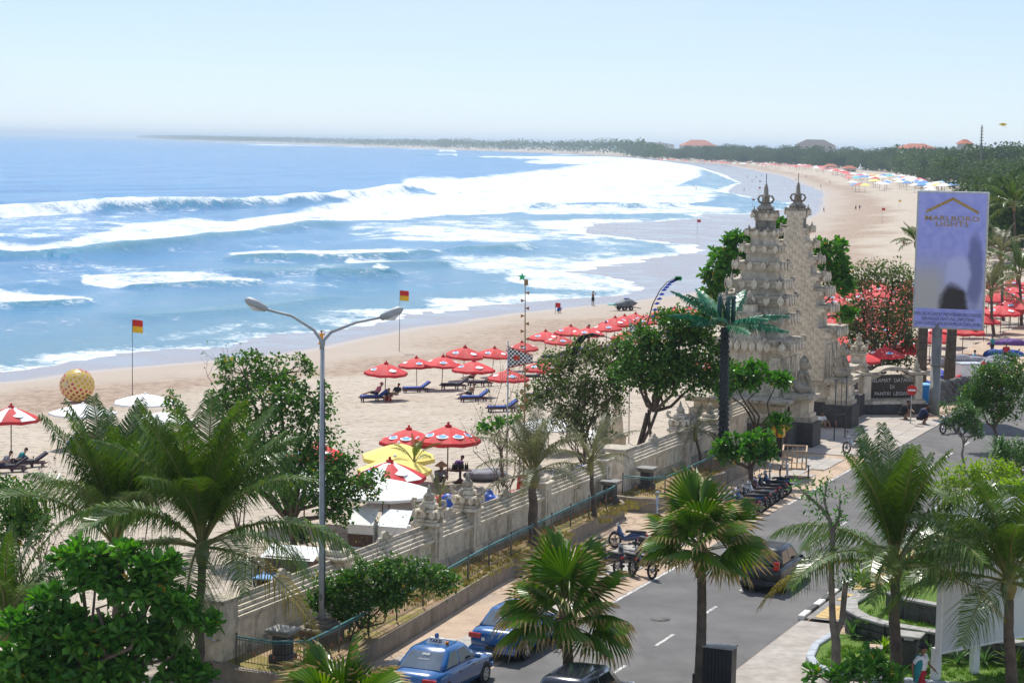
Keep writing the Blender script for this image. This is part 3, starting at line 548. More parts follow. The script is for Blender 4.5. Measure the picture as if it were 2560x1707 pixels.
# ---- the split gate
TIERS = [(5.55, 6.25, 1.80, .75), (6.75, 7.2, 1.62, .55), (7.75, 8.05, 1.42, .45), (8.55, 9.05, 1.18, .45), (9.5, 9.95, .95, .42), (10.4, 10.82, .76, .40), (11.25, 11.7, .56, .45)]
def gate_tower(name, label, a_in, sgn):                            # a_in: flat inner face; sgn: +1 steps away along the road, -1 back
    t = thing(name, label, 'gate tower'); CW = 31.3
    def blk(nm, hw, da, z0, z1, mat, w_c=0, parent=None, inset=0.0):
        m = MB(); bar(m, a_in + sgn * inset, a_in + sgn * da, CW + w_c - hw, CW + w_c + hw, z0, z1); return m.build(nm, mat, parent or t)
    blk('plinth', 3.05, 5.6, -.2, 1.28, M_DARKST)
    o = blk('base_course', 2.78, 5.1, 1.28, 1.52, M_CREAM2, inset=.1); blk('base_course', 2.6, 4.8, 1.52, 1.8, M_CREAM, inset=.12)
    blk('base_course', 2.42, 4.5, 1.8, 2.2, M_CREAM, inset=.1); blk('base_cornice', 2.75, 5.0, 2.2, 2.36, M_CREAM2, inset=.05); blk('base_cornice', 2.9, 5.2, 2.36, 2.5, M_CREAM2, inset=.05)
    blk('main_body', 1.95, 3.0, 2.5, 4.75, M_CREAM)
    for wc in (-1.55, 0, 1.55):                                    # pilasters on the stepped side and the road side
        m = MB(); bar(m, a_in + sgn * 3.0, a_in + sgn * 3.18, CW + wc - .28, CW + wc + .28, 2.5, 4.55); bar(m, a_in + sgn * 3.181, a_in + sgn * 3.23, CW + wc - .16, CW + wc + .16, 2.8, 4.2); m.build('pilaster', M_CREAM, t)
    for ac_ in (.6, 1.55, 2.5):
        m = MB(); bar(m, a_in + sgn * (ac_ - .28), a_in + sgn * (ac_ + .28), CW - 2.13, CW - 1.951, 2.5, 4.55); bar(m, a_in + sgn * (ac_ - .15), a_in + sgn * (ac_ + .15), CW - 2.19, CW - 2.131, 2.8, 4.2); m.build('pilaster', M_CREAM, t)
    def cornice(hw, da, z0, h, orn=True, cnt=3):
        k = blk('cornice', hw * .93, da * .96, z0, z0 + h * .26, M_CREAM); blk('cornice', hw * 1.04, da * 1.03, z0 + h * .26, z0 + h * .68, M_CREAM); blk('cornice', hw * 1.13, da * 1.08, z0 + h * .68, z0 + h, M_MOULD if z0 > 10.5 else M_CREAM2)
        sz = min(.36, .19 * hw + .09); q = AW(0, 1) * 1.0
        for wx in np.linspace(-hw * .97, hw * .97, cnt):           # carved leaves on the outer side
            m = MB(); antefix(m, AW(a_in + sgn * (da * 1.08 + .01), CW + wx, z0 + h * .45), EW, EA * sgn, sz, sz * 1.15, .07); m.build('carved_leaf', M_CREAM, t)
        for ax in np.linspace(da * .28, da * .98, max(2, cnt - 1)):
            for sd in (-1, 1):
                m = MB(); antefix(m, AW(a_in + sgn * ax, CW + sd * (hw * 1.13 + .01), z0 + h * .45), EA, EW * sd, sz, sz * 1.15, .07); m.build('carved_leaf', M_CREAM, t)
        for sd in (-1, 1):                                         # corner spikes and scrolls
            p = AW(a_in + sgn * da * .95, CW + sd * hw * .95, z0 + h); MB().lathe([(.12 * sz * 2, 0), (.16 * sz * 2, .12 * sz), (.07 * sz * 2, .35 * sz), (.09 * sz * 2, .5 * sz), (.0, 1.15 * sz)], 6, p).build('corner_spike', M_CREAM2, t)
            if orn:
                m = MB(); curl(m, AW(a_in + sgn * .35, CW + sd * hw * 1.0, z0 + h * .75), EW * sd, sz * .75, .055 * (hw + .5)); m.build('scroll', M_CREAM2, t)
                m = MB(); curl(m, AW(a_in + sgn * da, CW + sd * hw * .5, z0 + h * .75), EA * sgn, sz * .7, .05 * (hw + .5)); m.build('scroll', M_CREAM2, t)
    cornice(2.12, 3.3, 4.75, .75, cnt=6)
    prev = 5.5
    for i, (z0, z1, hw, ch_) in enumerate(TIERS):
        nz = TIERS[i + 1][0] if i + 1 < len(TIERS) else 12.25
        da = hw * 1.38
        blk('tier', hw * .84, da * .86, prev, z1, M_MOULD if z1 > 11.5 else M_CREAM); cornice(hw, da, z1, nz - z1, cnt=5 if i < 3 else 4); prev = nz
    # the crown: bulging neck, crown scrolls, spike and rod
    cp = AW(a_in + sgn * .42, CW, 12.25)
    MB().lathe([(.42, 0), (.5, .1), (.36, .22), (.26, .3), (.3, .36)], 8, cp).build('crown_neck', M_MOULD, t)
    for an in range(4):
        m = MB(); d = EW * math.cos(an * PI / 2) + EA * math.sin(an * PI / 2)
        m.tube([cp + d * r + np.array([0, 0, z]) for r, z in ((.16, .34), (.34, .42), (.44, .58), (.36, .74), (.2, .78), (.14, .7))], [.06, .065, .06, .055, .05, .03], 6); m.build('crown_scroll', M_MOULD, t)
    MB().lathe([(.22, .34), (.2, .7), (.26, .76), (.14, .84), (.11, 1.2), (.05, 1.42)], 8, cp).build('spire', M_MOULD, t)
    MB().tube([cp + (0, 0, 1.4), cp + (0, 0, 1.95)], .02, 5).build('lightning_rod', plain('dark_iron', (.05, .05, .055), .5, .2, 6), t)
    # small shrine front on the stepped side
    for (hw, d0, z0, z1) in ((.85, .5, 4.2, 5.0), (1.0, .62, 5.0, 5.25), (.7, .45, 5.25, 5.9), (.85, .55, 5.9, 6.15), (.5, .35, 6.15, 6.7), (.62, .42, 6.7, 6.9), (.28, .3, 6.9, 7.3)):
        m = MB(); bar(m, a_in + sgn * 2.2, a_in + sgn * (2.9 + d0), CW - hw, CW + hw, z0, z1); m.build('shrine_tier', M_CREAM if z1 - z0 > .3 else M_CREAM2, t)
    for wx in (-.85, 0, .85): m = MB(); antefix(m, AW(a_in + sgn * 3.54, CW + wx, 5.1), EW, EA * sgn, .4, .5, .06); m.build('carved_leaf', M_CREAM, t)
    for wx in (-.7, .7): m = MB(); antefix(m, AW(a_in + sgn * 3.47, CW + wx, 6.05), EW, EA * sgn, .36, .42, .06); m.build('carved_leaf', M_CREAM, t)
    MB().lathe([(.2, 0), (.28, .12), (.12, .3), (.15, .4), (.02, .75)], 7, AW(a_in + sgn * 3.0, CW, 7.3)).build('finial', M_CREAM2, t)
    # cut blocks on the flat inner face
    bm_ = {}
    z = 2.52; row = 0
    def face_hw(z):
        if z < 2.5: return 2.3
        if z < 5.5: return 1.93
        h0 = 1.62
        for (z0, z1, hw, c_) in TIERS:
            if z < z1 + .3: return hw * .84
        return .48
    while z < 11.9 and sgn > 0:
        h = .27; hw = min(face_hw(z), face_hw(z + h)); x = -hw + (0 if row % 2 else -.0); first = True
        while x < hw - .05:
            L = rng.uniform(.42, .75); L = .3 if (first and row % 2) else L; first = False
            L = min(L, hw - x)
            if hw - (x + L) < .14: L = hw - x
            key = round(L / .08); pr = round(rng.choice([.02, .03, .04]), 2)
            if key not in bm_: bm_[key] = MB().box((0, 0, 0), (1, 1, 1), ch=.0).mesh('stone_block', M_CREAM)
            obj('stone_block', bm_[key], t, AW(a_in - sgn * (pr / 2 - .001), CW + x + L / 2, z + h / 2), (0, 0, RZ), (L - .012, pr, h - .012)); x += L
        z += h; row += 1
    # wing with the pedestal for a guardian on the road side
    pa = a_in + sgn * (-.2 if sgn > 0 else 3.0)
    m = MB(); bar(m, pa - .8, pa + .9, CW - 3.9, CW - 2.1, -.2, 1.30); m.build('pedestal_plinth', M_DARKST, t)
    for (e, z0, z1, mt) in ((.72, 1.30, 1.55, M_CREAM2), (.62, 1.55, 1.75, M_CREAM), (.52, 1.75, 2.4, M_CREAM), (.66, 2.4, 2.52, M_CREAM), (.80, 2.52, 2.74, M_CREAM2)):
        m = MB(); bar(m, pa + .05 - e, pa + .05 + e, CW - 3.05 - e, CW - 3.05 + e, z0, z1); m.build('pedestal', mt, t)
    return t, AW(pa + .05, CW - 3.05, 2.74)
gl, st1 = gate_tower('gate_tower', 'nearer cream stone half tower of the split gate, with tiered carvings', 109.3, -1)
gr, st2 = gate_tower('gate_tower', 'farther half tower of the split gate, showing its smooth stone face', 115.0, 1)
M_STATUE = stone('statue_stone', (.36, .32, .25), (.04, .04, .036), 1.0, sc=2.2)
def remeshed(name, m, mat, parent, vox, loc=None, rot=None, smooth=3):
    o = m.build(name, mat, parent, loc=loc, rot=rot); r = o.modifiers.new('skin', 'REMESH'); r.mode = 'VOXEL'; r.voxel_size = vox; r.use_smooth_shade = True
    if smooth: s = o.modifiers.new('soft', 'SMOOTH'); s.factor = .5; s.iterations = smooth
    return o
def guardian(loc, label, rz):
    t = thing('guardian_statue', label, 'statue', loc, rz); m = MB()
    m.ball((0, .1, .35), (.42, .46, .38)).ball((0, .0, .85), (.36, .32, .5)).ball((0, -.1, 1.45), (.27, .29, .28)).ball((0, -.33, 1.38), (.15, .16, .12)).ball((0, .02, 1.5), (.36, .2, .36))
    for s in (-1, 1):
        m.tube([(s * .26, -.12, 1.05), (s * .3, -.32, .6), (s * .28, -.38, .08)], [.14, .11, .12], 8).ball((s * .28, -.46, .07), (.14, .18, .09)).ball((s * .4, .05, .25), (.2, .36, .26)).ball((s * .17, -.0, 1.76), (.08, .06, .12))
    m.lathe([(.22, 0), (.26, .08), (.14, .2), (.05, .34)], 8, (0, -.05, 1.66)); m.tube([(0, .4, .3), (0, .55, .7), (0, .42, 1.1)], [.1, .12, .05], 7)
    remeshed('body', m, M_STATUE, t, .035, smooth=1); MB().box((0, 0, -.02), (1.05, 1.15, .1), ch=.02).build('base', M_CREAM2, t)
guardian(st1 + (0, 0, .05), 'weathered guardian statue in front of the nearer gate tower', RZ + PI / 2 + .4); guardian(st2 + (0, 0, .05), 'weathered guardian statue in front of the smooth-faced gate tower', RZ + PI / 2 + .2)
# low wall right of the gate with an ornate pillar
w3 = thing('boundary_wall', 'low cream stone wall behind the black welcome sign', 'wall')
m = MB(); bar(m, 120.7, 131, 31.0, 31.5, -.2, 1.7); m.build('wall_panel', M_CREAM, w3); m = MB(); bar(m, 120.7, 131, 30.95, 31.55, 1.7, 1.85); bar(m, 120.7, 131, 30.85, 31.65, 1.85, 2.0); m.build('coping', M_CREAM2, w3); m = MB(); bar(m, 120.7, 131, 30.9, 30.998, -.2, .9); m.build('plinth', M_DARKST, w3)
WF_, WF = WF, 31.0; ZB_, ZB = ZB, 1.0; pillar(w3, 131.3, 1, 1.4); WF, ZB = WF_, ZB_
# ================================================================ vegetation
M_ALM = leafmat('almond_leaf', (.04, .14, .02), (.11, .27, .035), .32, .3, .5, (.45, .30, .03), .008)
M_HIB = leafmat('dark_green_leaf', (.03, .10, .016), (.11, .23, .032), .33, .25, .5, (.40, .30, .04), .012)
M_OLV = leafmat('olive_leaf', (.055, .10, .02), (.13, .18, .045), .45, .3, .4)
M_PALM = leafmat('palm_leaflet', (.036, .098, .012), (.115, .18, .024), .27, .2, .6)
M_PALMY = leafmat('yellowing_palm_leaflet', (.20, .17, .02), (.30, .22, .04), .35, .35)
M_PALMD = leafmat('dusty_palm_leaflet', (.085, .10, .045), (.19, .19, .10), .40, .3)
M_FAN = leafmat('fan_palm_blade', (.05, .13, .012), (.15, .25, .025), .28, .3, .6); M_FANT = leafmat('dry_fan_tip', (.22, .15, .05), (.42, .33, .15), .6, .25)
M_METALF = plain('green_plastic_frond', (.002, .15, .06), .35, .3, 4, spec=.6)
M_LIME = leafmat('lime_leaf', (.14, .26, .03), (.26, .36, .05), .4, .4)
M_STRAP = leafmat('strap_leaf', (.04, .10, .025), (.09, .17, .05), .35, .3)
M_BARK = plain('brown_bark', (.115, .085, .062), .9, .35, 3, bump=.6, bscale=14); M_BARKG = plain('grey_bark', (.20, .17, .14), .9, .3, 3, bump=.5, bscale=14)
M_PTRUNK = plain('palm_trunk', (.10, .08, .06), .9, .35, 2.5, bump=.7, bscale=9); M_FARL = leafmat('far_canopy', (.035, .075, .016), (.085, .14, .03), .6, .15, .2)
M_RACH = plain('palm_rachis', (.17, .16, .045), .45, .25, 3); M_TWIG = plain('bare_twig', (.15, .115, .085), .9, .3, 4)
def quads(V): n = len(V) // 4; return np.arange(n * 4).reshape(-1, 4)
def leaves_np(O, D, Nn, L, W, fold=.18, droop=.12, big=False):      # origins, directions, up vectors
    S = np.cross(D, Nn); S /= np.linalg.norm(S, axis=1)[:, None] + 1e-9; U = np.cross(S, D); L = L[:, None]; W = W[:, None]; up = U * fold * W; dn = -U * droop * L
    if not big: V = np.stack([O, O + D * L * .45 + S * W * .5 + up, O + D * L + dn, O + D * L * .45 - S * W * .5 + up], 1); return V.reshape(-1, 3), quads(V.reshape(-1, 3))
    tip = O + D * L + dn; a1 = O + D * L * .38 + S * W * .34 + up * .7; a2 = O + D * L * .78 + S * W * .5 + up + dn * .5; b1 = O + D * L * .38 - S * W * .34 + up * .7; b2 = O + D * L * .78 - S * W * .5 + up + dn * .5
    V = np.stack([O, a1, a2, tip, b2, b1], 1).reshape(-1, 3); k = np.arange(len(O)) * 6
    return V, np.concatenate([np.stack([k, k + 1, k + 2, k + 3], 1), np.stack([k, k + 3, k + 4, k + 5], 1)])
def unit(v): return v / (np.linalg.norm(v, axis=-1, keepdims=True) + 1e-9)
def crown_leaves(pts, n, L, W, spread=.5, up=.35, big=False, r=rng):
    m = len(pts) * n; O = np.repeat(pts, n, 0); D = unit(r.normal(size=(m, 3)) + np.array([0, 0, up])); O = O + D * (spread * r.random(m) ** .7)[:, None] * (0.15 if big else 1)
    D2 = unit(D * (1.2 if big else .5) + r.normal(size=(m, 3)) * (.25 if big else .6)); Nn = unit(r.normal(size=(m, 3)) * .5 + np.array([0, 0, 1.]))
    return leaves_np(O, D2, Nn, L * (.65 + .7 * r.random(m)), W * (.7 + .6 * r.random(m)), big=big)
def wiggle(a, b, k=4, amp=.1, r=rng):
    a, b = np.asarray(a, float), np.asarray(b, float); L = np.linalg.norm(b - a); return [a + (b - a) * t + (r.normal(size=3) * amp * L * math.sin(PI * t)) for t in np.linspace(0, 1, k)]
def tree(name, label, base, blobs, ncl, nleaf, leaf, mat, bark=None, r0=.12, spread=.3, big=False, limbs=None, cat='tree', group=None, up=.35, twigs=True, shell=.45, Y=None, extra=None, stems=1):
    base = np.asarray(base, float); Y = base[1] if Y is None else Y; t = thing(name, label, cat, base, 0, group); pts = []; bl = []
    for (px, py, rx, ry, *o) in blobs:
        off = o[0] if o else 0; c = PY(px, py, Y + off) - base; s = (Y + off) / F; bl.append((c, np.array([rx * s, max(rx, ry) * s * .8, ry * s])))
    vol = np.array([q[1].prod() ** .67 for q in bl]); vol /= vol.sum(); tm_ = MB(); tw = MB()
    top = np.mean([q[0] for q in bl], 0); fork = np.array([top[0] * .5, top[1] * .5, max(.25, min(q[0][2] - q[1][2] for q in bl) * .8)])
    for s_ in range(stems):
        fo = fork + rng.normal(size=3) * (.0 if stems == 1 else .25); b0 = np.array([0, 0, -.05]) + (rng.normal(size=3) * .2 * (1, 1, 0) if stems > 1 else 0); tm_.tube(wiggle(b0, fo, 5, .05), np.linspace(r0, r0 * .75, 5) / (1 if stems == 1 else 1.5), 8)
    for (c, rr), v in zip(bl, vol):
        k = max(2, int(ncl * v)); u = unit(rng.normal(size=(k, 3))); rad = shell + (1 - shell) * rng.random(k) ** .6; P = c + u * rr * rad[:, None]; pts.append(P)
        tm_.tube(wiggle(fork, c, 5, .08), np.linspace(r0 * .65, r0 * .22, 5), 6)
        if twigs:
            for p in P[::max(1, len(P) // 14)]: tw.tube(wiggle(c + (p - c) * .1, p, 3, .1), [r0 * .16, r0 * .1, r0 * .05], 4, cap=False)
    tm_.build('trunk', bark or M_BARK, t)
    if tw.v: o = tw.build('branches', bark or M_BARK, t); o['kind'] = 'stuff'
    P = np.concatenate(pts); V, Fq = crown_leaves(P, nleaf, leaf[0], leaf[1], spread, up, big)
    o = obj('crown', np_mesh('crown', V, Fq, mat), t); o['kind'] = 'stuff'; return t
# ---- coconut palm fronds: shared meshes
def frond_mesh(L, e0, e1, seed, mat, n=44, lmax=.62, wd=.042, side=0.0, rachis=True):
    r = np.random.default_rng(seed); ts = np.linspace(0, 1, 16); el = np.radians(e0 + (e1 - e0) * ts ** 1.15); st = L / 15; P = [np.zeros(3)]
    yaw = np.radians(side) * ts ** 1.5
    for i in range(15): P.append(P[-1] + st * np.array([math.cos(el[i]) * math.cos(yaw[i]), math.cos(el[i]) * math.sin(yaw[i]), math.sin(el[i])]))
    P = np.array(P); tt_ = np.linspace(.16, .995, n); Q = np.stack([np.interp(tt_, ts, P[:, k]) for k in range(3)], 1); T = unit(np.stack([np.gradient(Q[:, k]) for k in range(3)], 1)); S = unit(np.cross(T, np.array([0, 0, 1.]) + 1e-6)); U = np.cross(S, T)
    V = []; Fc = []
    prof = lmax * (np.clip((tt_ - .1) / .25, .35, 1)) * np.clip((1.06 - tt_) / .45, .22, 1) ** .8
    for sd in (-1, 1):
        ln = prof * (.82 + .36 * r.random(n)); fw = .55 + .35 * tt_ + r.normal(0, .08, n); d = unit(S * sd + T * fw[:, None] + U * (.28 + r.normal(0, .1, n))[:, None])
        dr = (.48 + .34 * r.random(n)); mid = Q + d * (ln * .5)[:, None] - np.array([0, 0, 1]) * (ln * .10 * dr)[:, None]; tip = Q + d * (ln * .92)[:, None] - np.array([0, 0, 1]) * (ln * dr)[:, None]; wv = T * wd * .5
        a = np.stack([Q - wv * .7, Q + wv * .7, mid + wv, mid - wv, tip + wv * .12, tip - wv * .12], 1); V.append(a.reshape(-1, 3))
    V = np.concatenate(V); k = np.arange(2 * n) * 6; Fq = np.concatenate([np.stack([k, k + 1, k + 2, k + 3], 1), np.stack([k + 3, k + 2, k + 4, k + 5], 1)])
    rb = MB().tube(P, np.linspace(.038, .008, 16) * (L / 3.5), 4, cap=False); o = len(V)
    V = np.concatenate([V, np.array(rb.v)]); rf = np.array([f for f in rb.f if len(f) == 4]) + o; me = np_mesh('frond', V, np.concatenate([Fq, rf]), [mat, M_RACH])
    mi = np.zeros(len(Fq) + len(rf), np.int32); mi[len(Fq):] = 1; me.polygons.foreach_set('material_index', mi); return me
FRONDS = {}
def fronds(key, mat, n, lmax, wd):
    if key not in FRONDS: FRONDS[key] = [[frond_mesh(3.6, e0, e1, s + 10 * i, mat, n, lmax, wd, sd) for s, sd in ((1, 12), (2, -14), (3, 4))] for i, (e0, e1) in enumerate(((80, 48), (60, -2), (36, -42), (8, -66)))]
    return FRONDS[key]
def palm(label, base, crown, L, n, seed, key='coco', mat=None, r0=.16, young=False, group=None, name='coconut_palm', dist=(.24, .30, .28, .18), nl=46, lmax=.62, wd=.05, az0=None, yel=1):
    r = np.random.default_rng(seed); base = np.asarray(base, float); crown = np.asarray(crown, float); t = thing(name, label, 'palm tree', base, 0, group); c = crown - base; H = np.linalg.norm(c)
    k = max(6, int(H / .22)); pts = wiggle((0, 0, -.1), c, 6, .012, r); ts = np.linspace(0, 1, k); P = np.array([[np.interp(x, np.linspace(0, 1, 6), [p[j] for p in pts]) for j in range(3)] for x in ts]); rr = r0 * (1.0 - .35 * ts) * (1 + .07 * (np.arange(k) % 2)); rr[0] *= 1.35; rr[-1] *= 1.25
    MB().tube(P, rr, 9).build('trunk', M_PTRUNK, t); MB().lathe([(r0 * .9, -.35), (r0 * 1.35, -.05), (r0 * 1.1, .25), (r0 * .4, .5)], 8, c).build('crown_shaft', M_RACH if not young else M_PTRUNK, t)
    FM = fronds((key, (mat or M_PALM).name, nl, lmax, wd), mat or M_PALM, nl, lmax, wd); FY = fronds('yellow', M_PALMY, 40, .55, .042); seq = r.choice(4, n, p=dist); seq.sort()
    for i in range(n):
        ty = seq[i]; az = i * 2.39996 + (az0 or r.random()) + r.normal(0, .12); s = L / 3.6 * (.85 + .25 * r.random()) * (1.0 if ty else .9)
        fm = FY[3] if (ty == 3 and yel and i >= n - yel) else FM[ty]
        obj('frond', fm[r.integers(3)], t, c + np.array([math.cos(az) * .06, math.sin(az) * .06, .12 + (3 - ty) * .06]), (r.normal(0, .12), r.normal(0, .10), az), (s, s, s))
    return t
# ---- fan palm leaves
def fan_leaf_mesh(seed, R=1.05, pet=1.0, nseg=34, span=265, droop=.25):
    r = np.random.default_rng(seed); V = []; Fq = []; mi = []
    for i in range(nseg):
        a = math.radians(-span / 2 + span * (i + .5) / nseg); da = math.radians(span / nseg) * .5; rl = R * (.80 + .20 * math.cos(a * .55)) * (.93 + .12 * r.random()); split = .44 * rl
        def pt(ang, rad, lift): return (pet + rad * math.cos(ang), rad * math.sin(ang), lift - droop * rad ** 2 * .6 - .12 * abs(math.sin(ang)) * rad)
        k = len(V); hm = .035; V += [(pet, 0, 0), pt(a - da, split, -hm), pt(a, split, hm), pt(a + da, split, -hm), pt(a - da * .5, rl * .86, -hm * .6 - .03), pt(a, rl * .87, hm * .3), pt(a + da * .5, rl * .86, -hm * .6 - .03), pt(a + r.normal() * da * .5, rl * 1.06, -.10 - .14 * r.random())]
        Fq += [(k, k + 1, k + 2, k + 2), (k, k + 2, k + 3, k + 3), (k + 1, k + 4, k + 5, k + 2), (k + 2, k + 5, k + 6, k + 3), (k + 4, k + 7, k + 7, k + 5), (k + 5, k + 7, k + 7, k + 6)]; dry = 1 if r.random() < .8 else 0; mi += [0, 0, 0, 0, dry, dry]
    m = MB()
    for f, q in zip(Fq, mi): m.f.append(tuple(dict.fromkeys(f))); m.m.append(q); m.sm.append(False)
    m.v = V; m.tube([(0, 0, 0), (pet * .5, 0, .02), (pet, 0, 0)], [.03, .02, .015], 4, 2, cap=False); return m.mesh('fan_leaf', [M_FAN, M_FANT, M_RACH])
FANS = [fan_leaf_mesh(s, droop=d) for s, d in ((1, .10), (2, .3), (3, .55), (4, .2), (5, .8))]
def fan_palm(label, base, crown, S, n, seed, r0=.17):
    r = np.random.default_rng(seed); base = np.asarray(base, float); c = np.asarray(crown, float) - base; t = thing('fan_palm', label, 'palm tree', base); k = 26; ts = np.linspace(0, 1, k); P = [c * x + (math.sin(x * 3) * .05, 0, 0) for x in ts]; rr = r0 * (1.05 - .3 * ts) * (1 + .05 * (np.arange(k) % 2))
    MB().tube(P, rr, 9).build('trunk', M_PTRUNK, t); MB().lathe([(r0 * .8, -.9), (r0 * 1.5, -.5), (r0 * 1.4, -.1), (r0 * .7, .2)], 9, c).build('leaf_base_skirt', plain('dry_leaf_bases', (.14, .10, .055), .95, .4, 8, bump=.8), t)
    for i in range(n):
        q = (i + .5) / n; el = math.radians(86 - 92 * q ** .85) + r.normal(0, .1); az = i * 2.39996 + r.normal(0, .15); fm = FANS[[0, 3, 1, 2, 4][min(4, int(q * 5))]]; s = S * (.85 + .3 * r.random())
        o = obj('fan_leaf', fm, t, c + (0, 0, .1 - .3 * q), (0, 0, 0), (s, s, s)); o.rotation_euler = (Matrix.Rotation(az, 3, 'Z') @ Matrix.Rotation(-el, 3, 'Y') @ Matrix.Rotation(r.normal(0, .35), 3, 'X')).to_euler()
    return t
# ---- placement, near to far
def PYb(px, py, Y): return PY(px, py, Y)
def on_beach(px, Y):                                                # ground point under image column px at distance Y
    p = PY(px, 1000, Y); return np.array([p[0], Y, beach_z(p[None, :2])[0]])
bA = on_beach(499, 57.0); palm('tall coconut palm left of the wall end with long fronds reaching the lamp', bA, PY(505, 1378, 57.0), 4.6, 32, 11, nl=96, lmax=.95, wd=.033, dist=(.42, .24, .22, .12), az0=.4)
bB = on_beach(300, 63); palm('coconut palm with upright fronds rising behind the almond tree', bB, PY(285, 1375, 63), 4.7, 25, 5, nl=96, lmax=.95, wd=.033, dist=(.60, .28, .12, .0), az0=1.1, yel=0)
bC = on_beach(20, 58); palm('coconut palm at the left edge behind the almond foliage', bC, PY(12, 1585, 58), 3.6, 18, 8, nl=56, dist=(.3, .4, .25, .05), yel=0)
bD = on_beach(150, 61.5); tree('almond_tree', 'bright green broad-leaved almond tree filling the lower left corner', on_beach(190, 53.5), [(60, 1560, 70, 25), (150, 1545, 60, 30), (200, 1395, 70, 28), (290, 1385, 60, 25), (390, 1415, 60, 25), (340, 1470, 90, 35), (240, 1450, 60, 35), (440, 1510, 60, 30), (500, 1555, 45, 22), (200, 1590, 110, 35), (90, 1640, 100, 45), (330, 1580, 90, 40), (420, 1620, 70, 35), (250, 1680, 120, 45), (60, 1700, 90, 40), (460, 1690, 70, 30), (130, 1490, 50, 20)], 560, 12, (.33, .17), M_ALM, r0=.13, spread=.3, big=True, up=.5)
tree('hibiscus_bush', 'dark bush with red flowers at the left edge below the sunbeds', on_beach(60, 72), [(40, 1250, 60, 60), (70, 1310, 60, 50), (20, 1340, 40, 50)], 120, 22, (.16, .12), M_HIB, r0=.05, spread=.3, cat='bush', twigs=True)
def bare(name, label, base, pxs, Y, r0=.035, mat=None, nleaf=3, leafm=None, cat='shrub', lsz=.12, sub=5):
    base = np.asarray(base, float); t = thing(name, label, cat, base); m = MB(); tips = []
    for (px, py) in pxs:
        e = PY(px, py, Y + rng.normal(0, .3)) - base; pt = wiggle((rng.normal(0, .06), rng.normal(0, .06), -.05), e, 7, .05); m.tube(pt, np.linspace(r0, r0 * .2, 7), 4, cap=False); tips.append(pt[-1])
        for k in range(sub):
            i = rng.integers(2, 6); q = np.array(pt[i]); d = unit(rng.normal(size=3) + np.array([0, 0, .7]) + unit(e) * .8); ln = rng.uniform(.3, .85) * (1 + np.linalg.norm(e) * .12); q2 = q + d * ln; m.tube(wiggle(q, q2, 4, .08), np.linspace(r0 * .4, r0 * .12, 4), 3, cap=False); tips += [q2, q + d * ln * .6]
            for _ in range(2): d2 = unit(d + rng.normal(size=3) * .6); q3 = q + d * ln * .6 + d2 * ln * .5; m.tube([q + d * ln * .6, q3], [r0 * .2, r0 * .1], 3, cap=False); tips.append(q3)
    o = m.build('branches', mat or M_TWIG, t); o['kind'] = 'stuff'
    if nleaf: V, Fq = crown_leaves(np.array(tips), nleaf, lsz, lsz * .6, lsz * 1.2, .2); o = obj('leaves', np_mesh('leaves', V, Fq, leafm or M_OLV), t); o['kind'] = 'stuff'
    return t
bare('dry_shrub', 'leafless thin shrub on the sand at the left edge', on_beach(105, 74), [(100, 1165), (60, 1180), (150, 1190), (175, 1230), (120, 1200), (80, 1260), (160, 1290), (40, 1230)], 74, .022, nleaf=2, leafm=plain('dead_leaf', (.09, .06, .04), .9, .3, 5))
tree('sea_hibiscus_tree', 'large dark green sea hibiscus tree on the sand behind the street lamp', on_beach(745, 80), [(610, 935, 75, 55), (700, 935, 80, 50, 1), (655, 1000, 120, 55), (795, 1005, 65, 45, 1), (440, 1015, 34, 30), (560, 1010, 60, 45), (690, 1085, 110, 65), (800, 1130, 95, 60), (770, 1210, 120, 65, -1), (860, 1195, 65, 50), (660, 1165, 100, 55), (915, 1215, 55, 35, -1), (840, 1270, 70, 35, -1)], 470, 26, (.155, .13), M_HIB, r0=.17, spread=.33)
bare('bare_twigs', 'bare twiggy shrub top showing above the sea hibiscus tree', on_beach(600, 83), [(565, 860), (585, 880), (545, 890), (600, 870), (620, 890), (560, 900)], 83, .03, nleaf=1)
bb = G(868, 1590, .57); tree('roadside_bush', 'leafy dark bush on the planter beside the street lamp foot', bb, [(850, 1480, 75, 50), (930, 1450, 80, 45), (1010, 1430, 75, 40), (1090, 1450, 60, 35), (880, 1540, 60, 35), (960, 1490, 70, 35), (800, 1500, 35, 35)], 300, 24, (.115, .10), M_HIB, r0=.05, spread=.27, cat='bush', stems=4, shell=.3)
bare('thin_sapling', 'thin tall twigs rising from the planter bush before the wall', G(920, 1560, .57), [(1060, 1280), (950, 1300), (1110, 1330), (1010, 1290), (880, 1330), (860, 1400), (1140, 1370)], bb[1] + .5, .016, nleaf=1, lsz=.1, sub=4)
palm('dusty coconut palm growing on the planter in front of the wall', G(1334, 1362, .57), PY(1332, 1195, G(1334, 1362, .57)[1]), 2.75, 26, 21, 'dusty', M_PALMD, r0=.21, nl=50, lmax=.75, wd=.04, dist=(.38, .32, .22, .08), yel=0)
palm('smaller dusty coconut palm at the far end of the long planter', G(1487, 1289, .57), PY(1476, 1165, G(1487, 1289, .57)[1]), 2.35, 18, 22, 'dusty', M_PALMD, r0=.11, nl=44, lmax=.5, wd=.035, dist=(.25, .3, .3, .15), yel=0)
palm('tiny drooping palm on the short planter before the wall', G(1756, 1164, .57), PY(1738, 1085, G(1756, 1164, .57)[1]), 1.5, 14, 23, 'dusty', M_PALMD, r0=.08, dist=(.1, .3, .35, .25), yel=0)
palm('small young palm poking up behind the ornate wall pillars', on_beach(1090, 76), PY(1100, 1262, 76), 1.0, 9, 29, 'dusty', M_PALMD, r0=.05, dist=(.5, .3, .2, 0), yel=0)
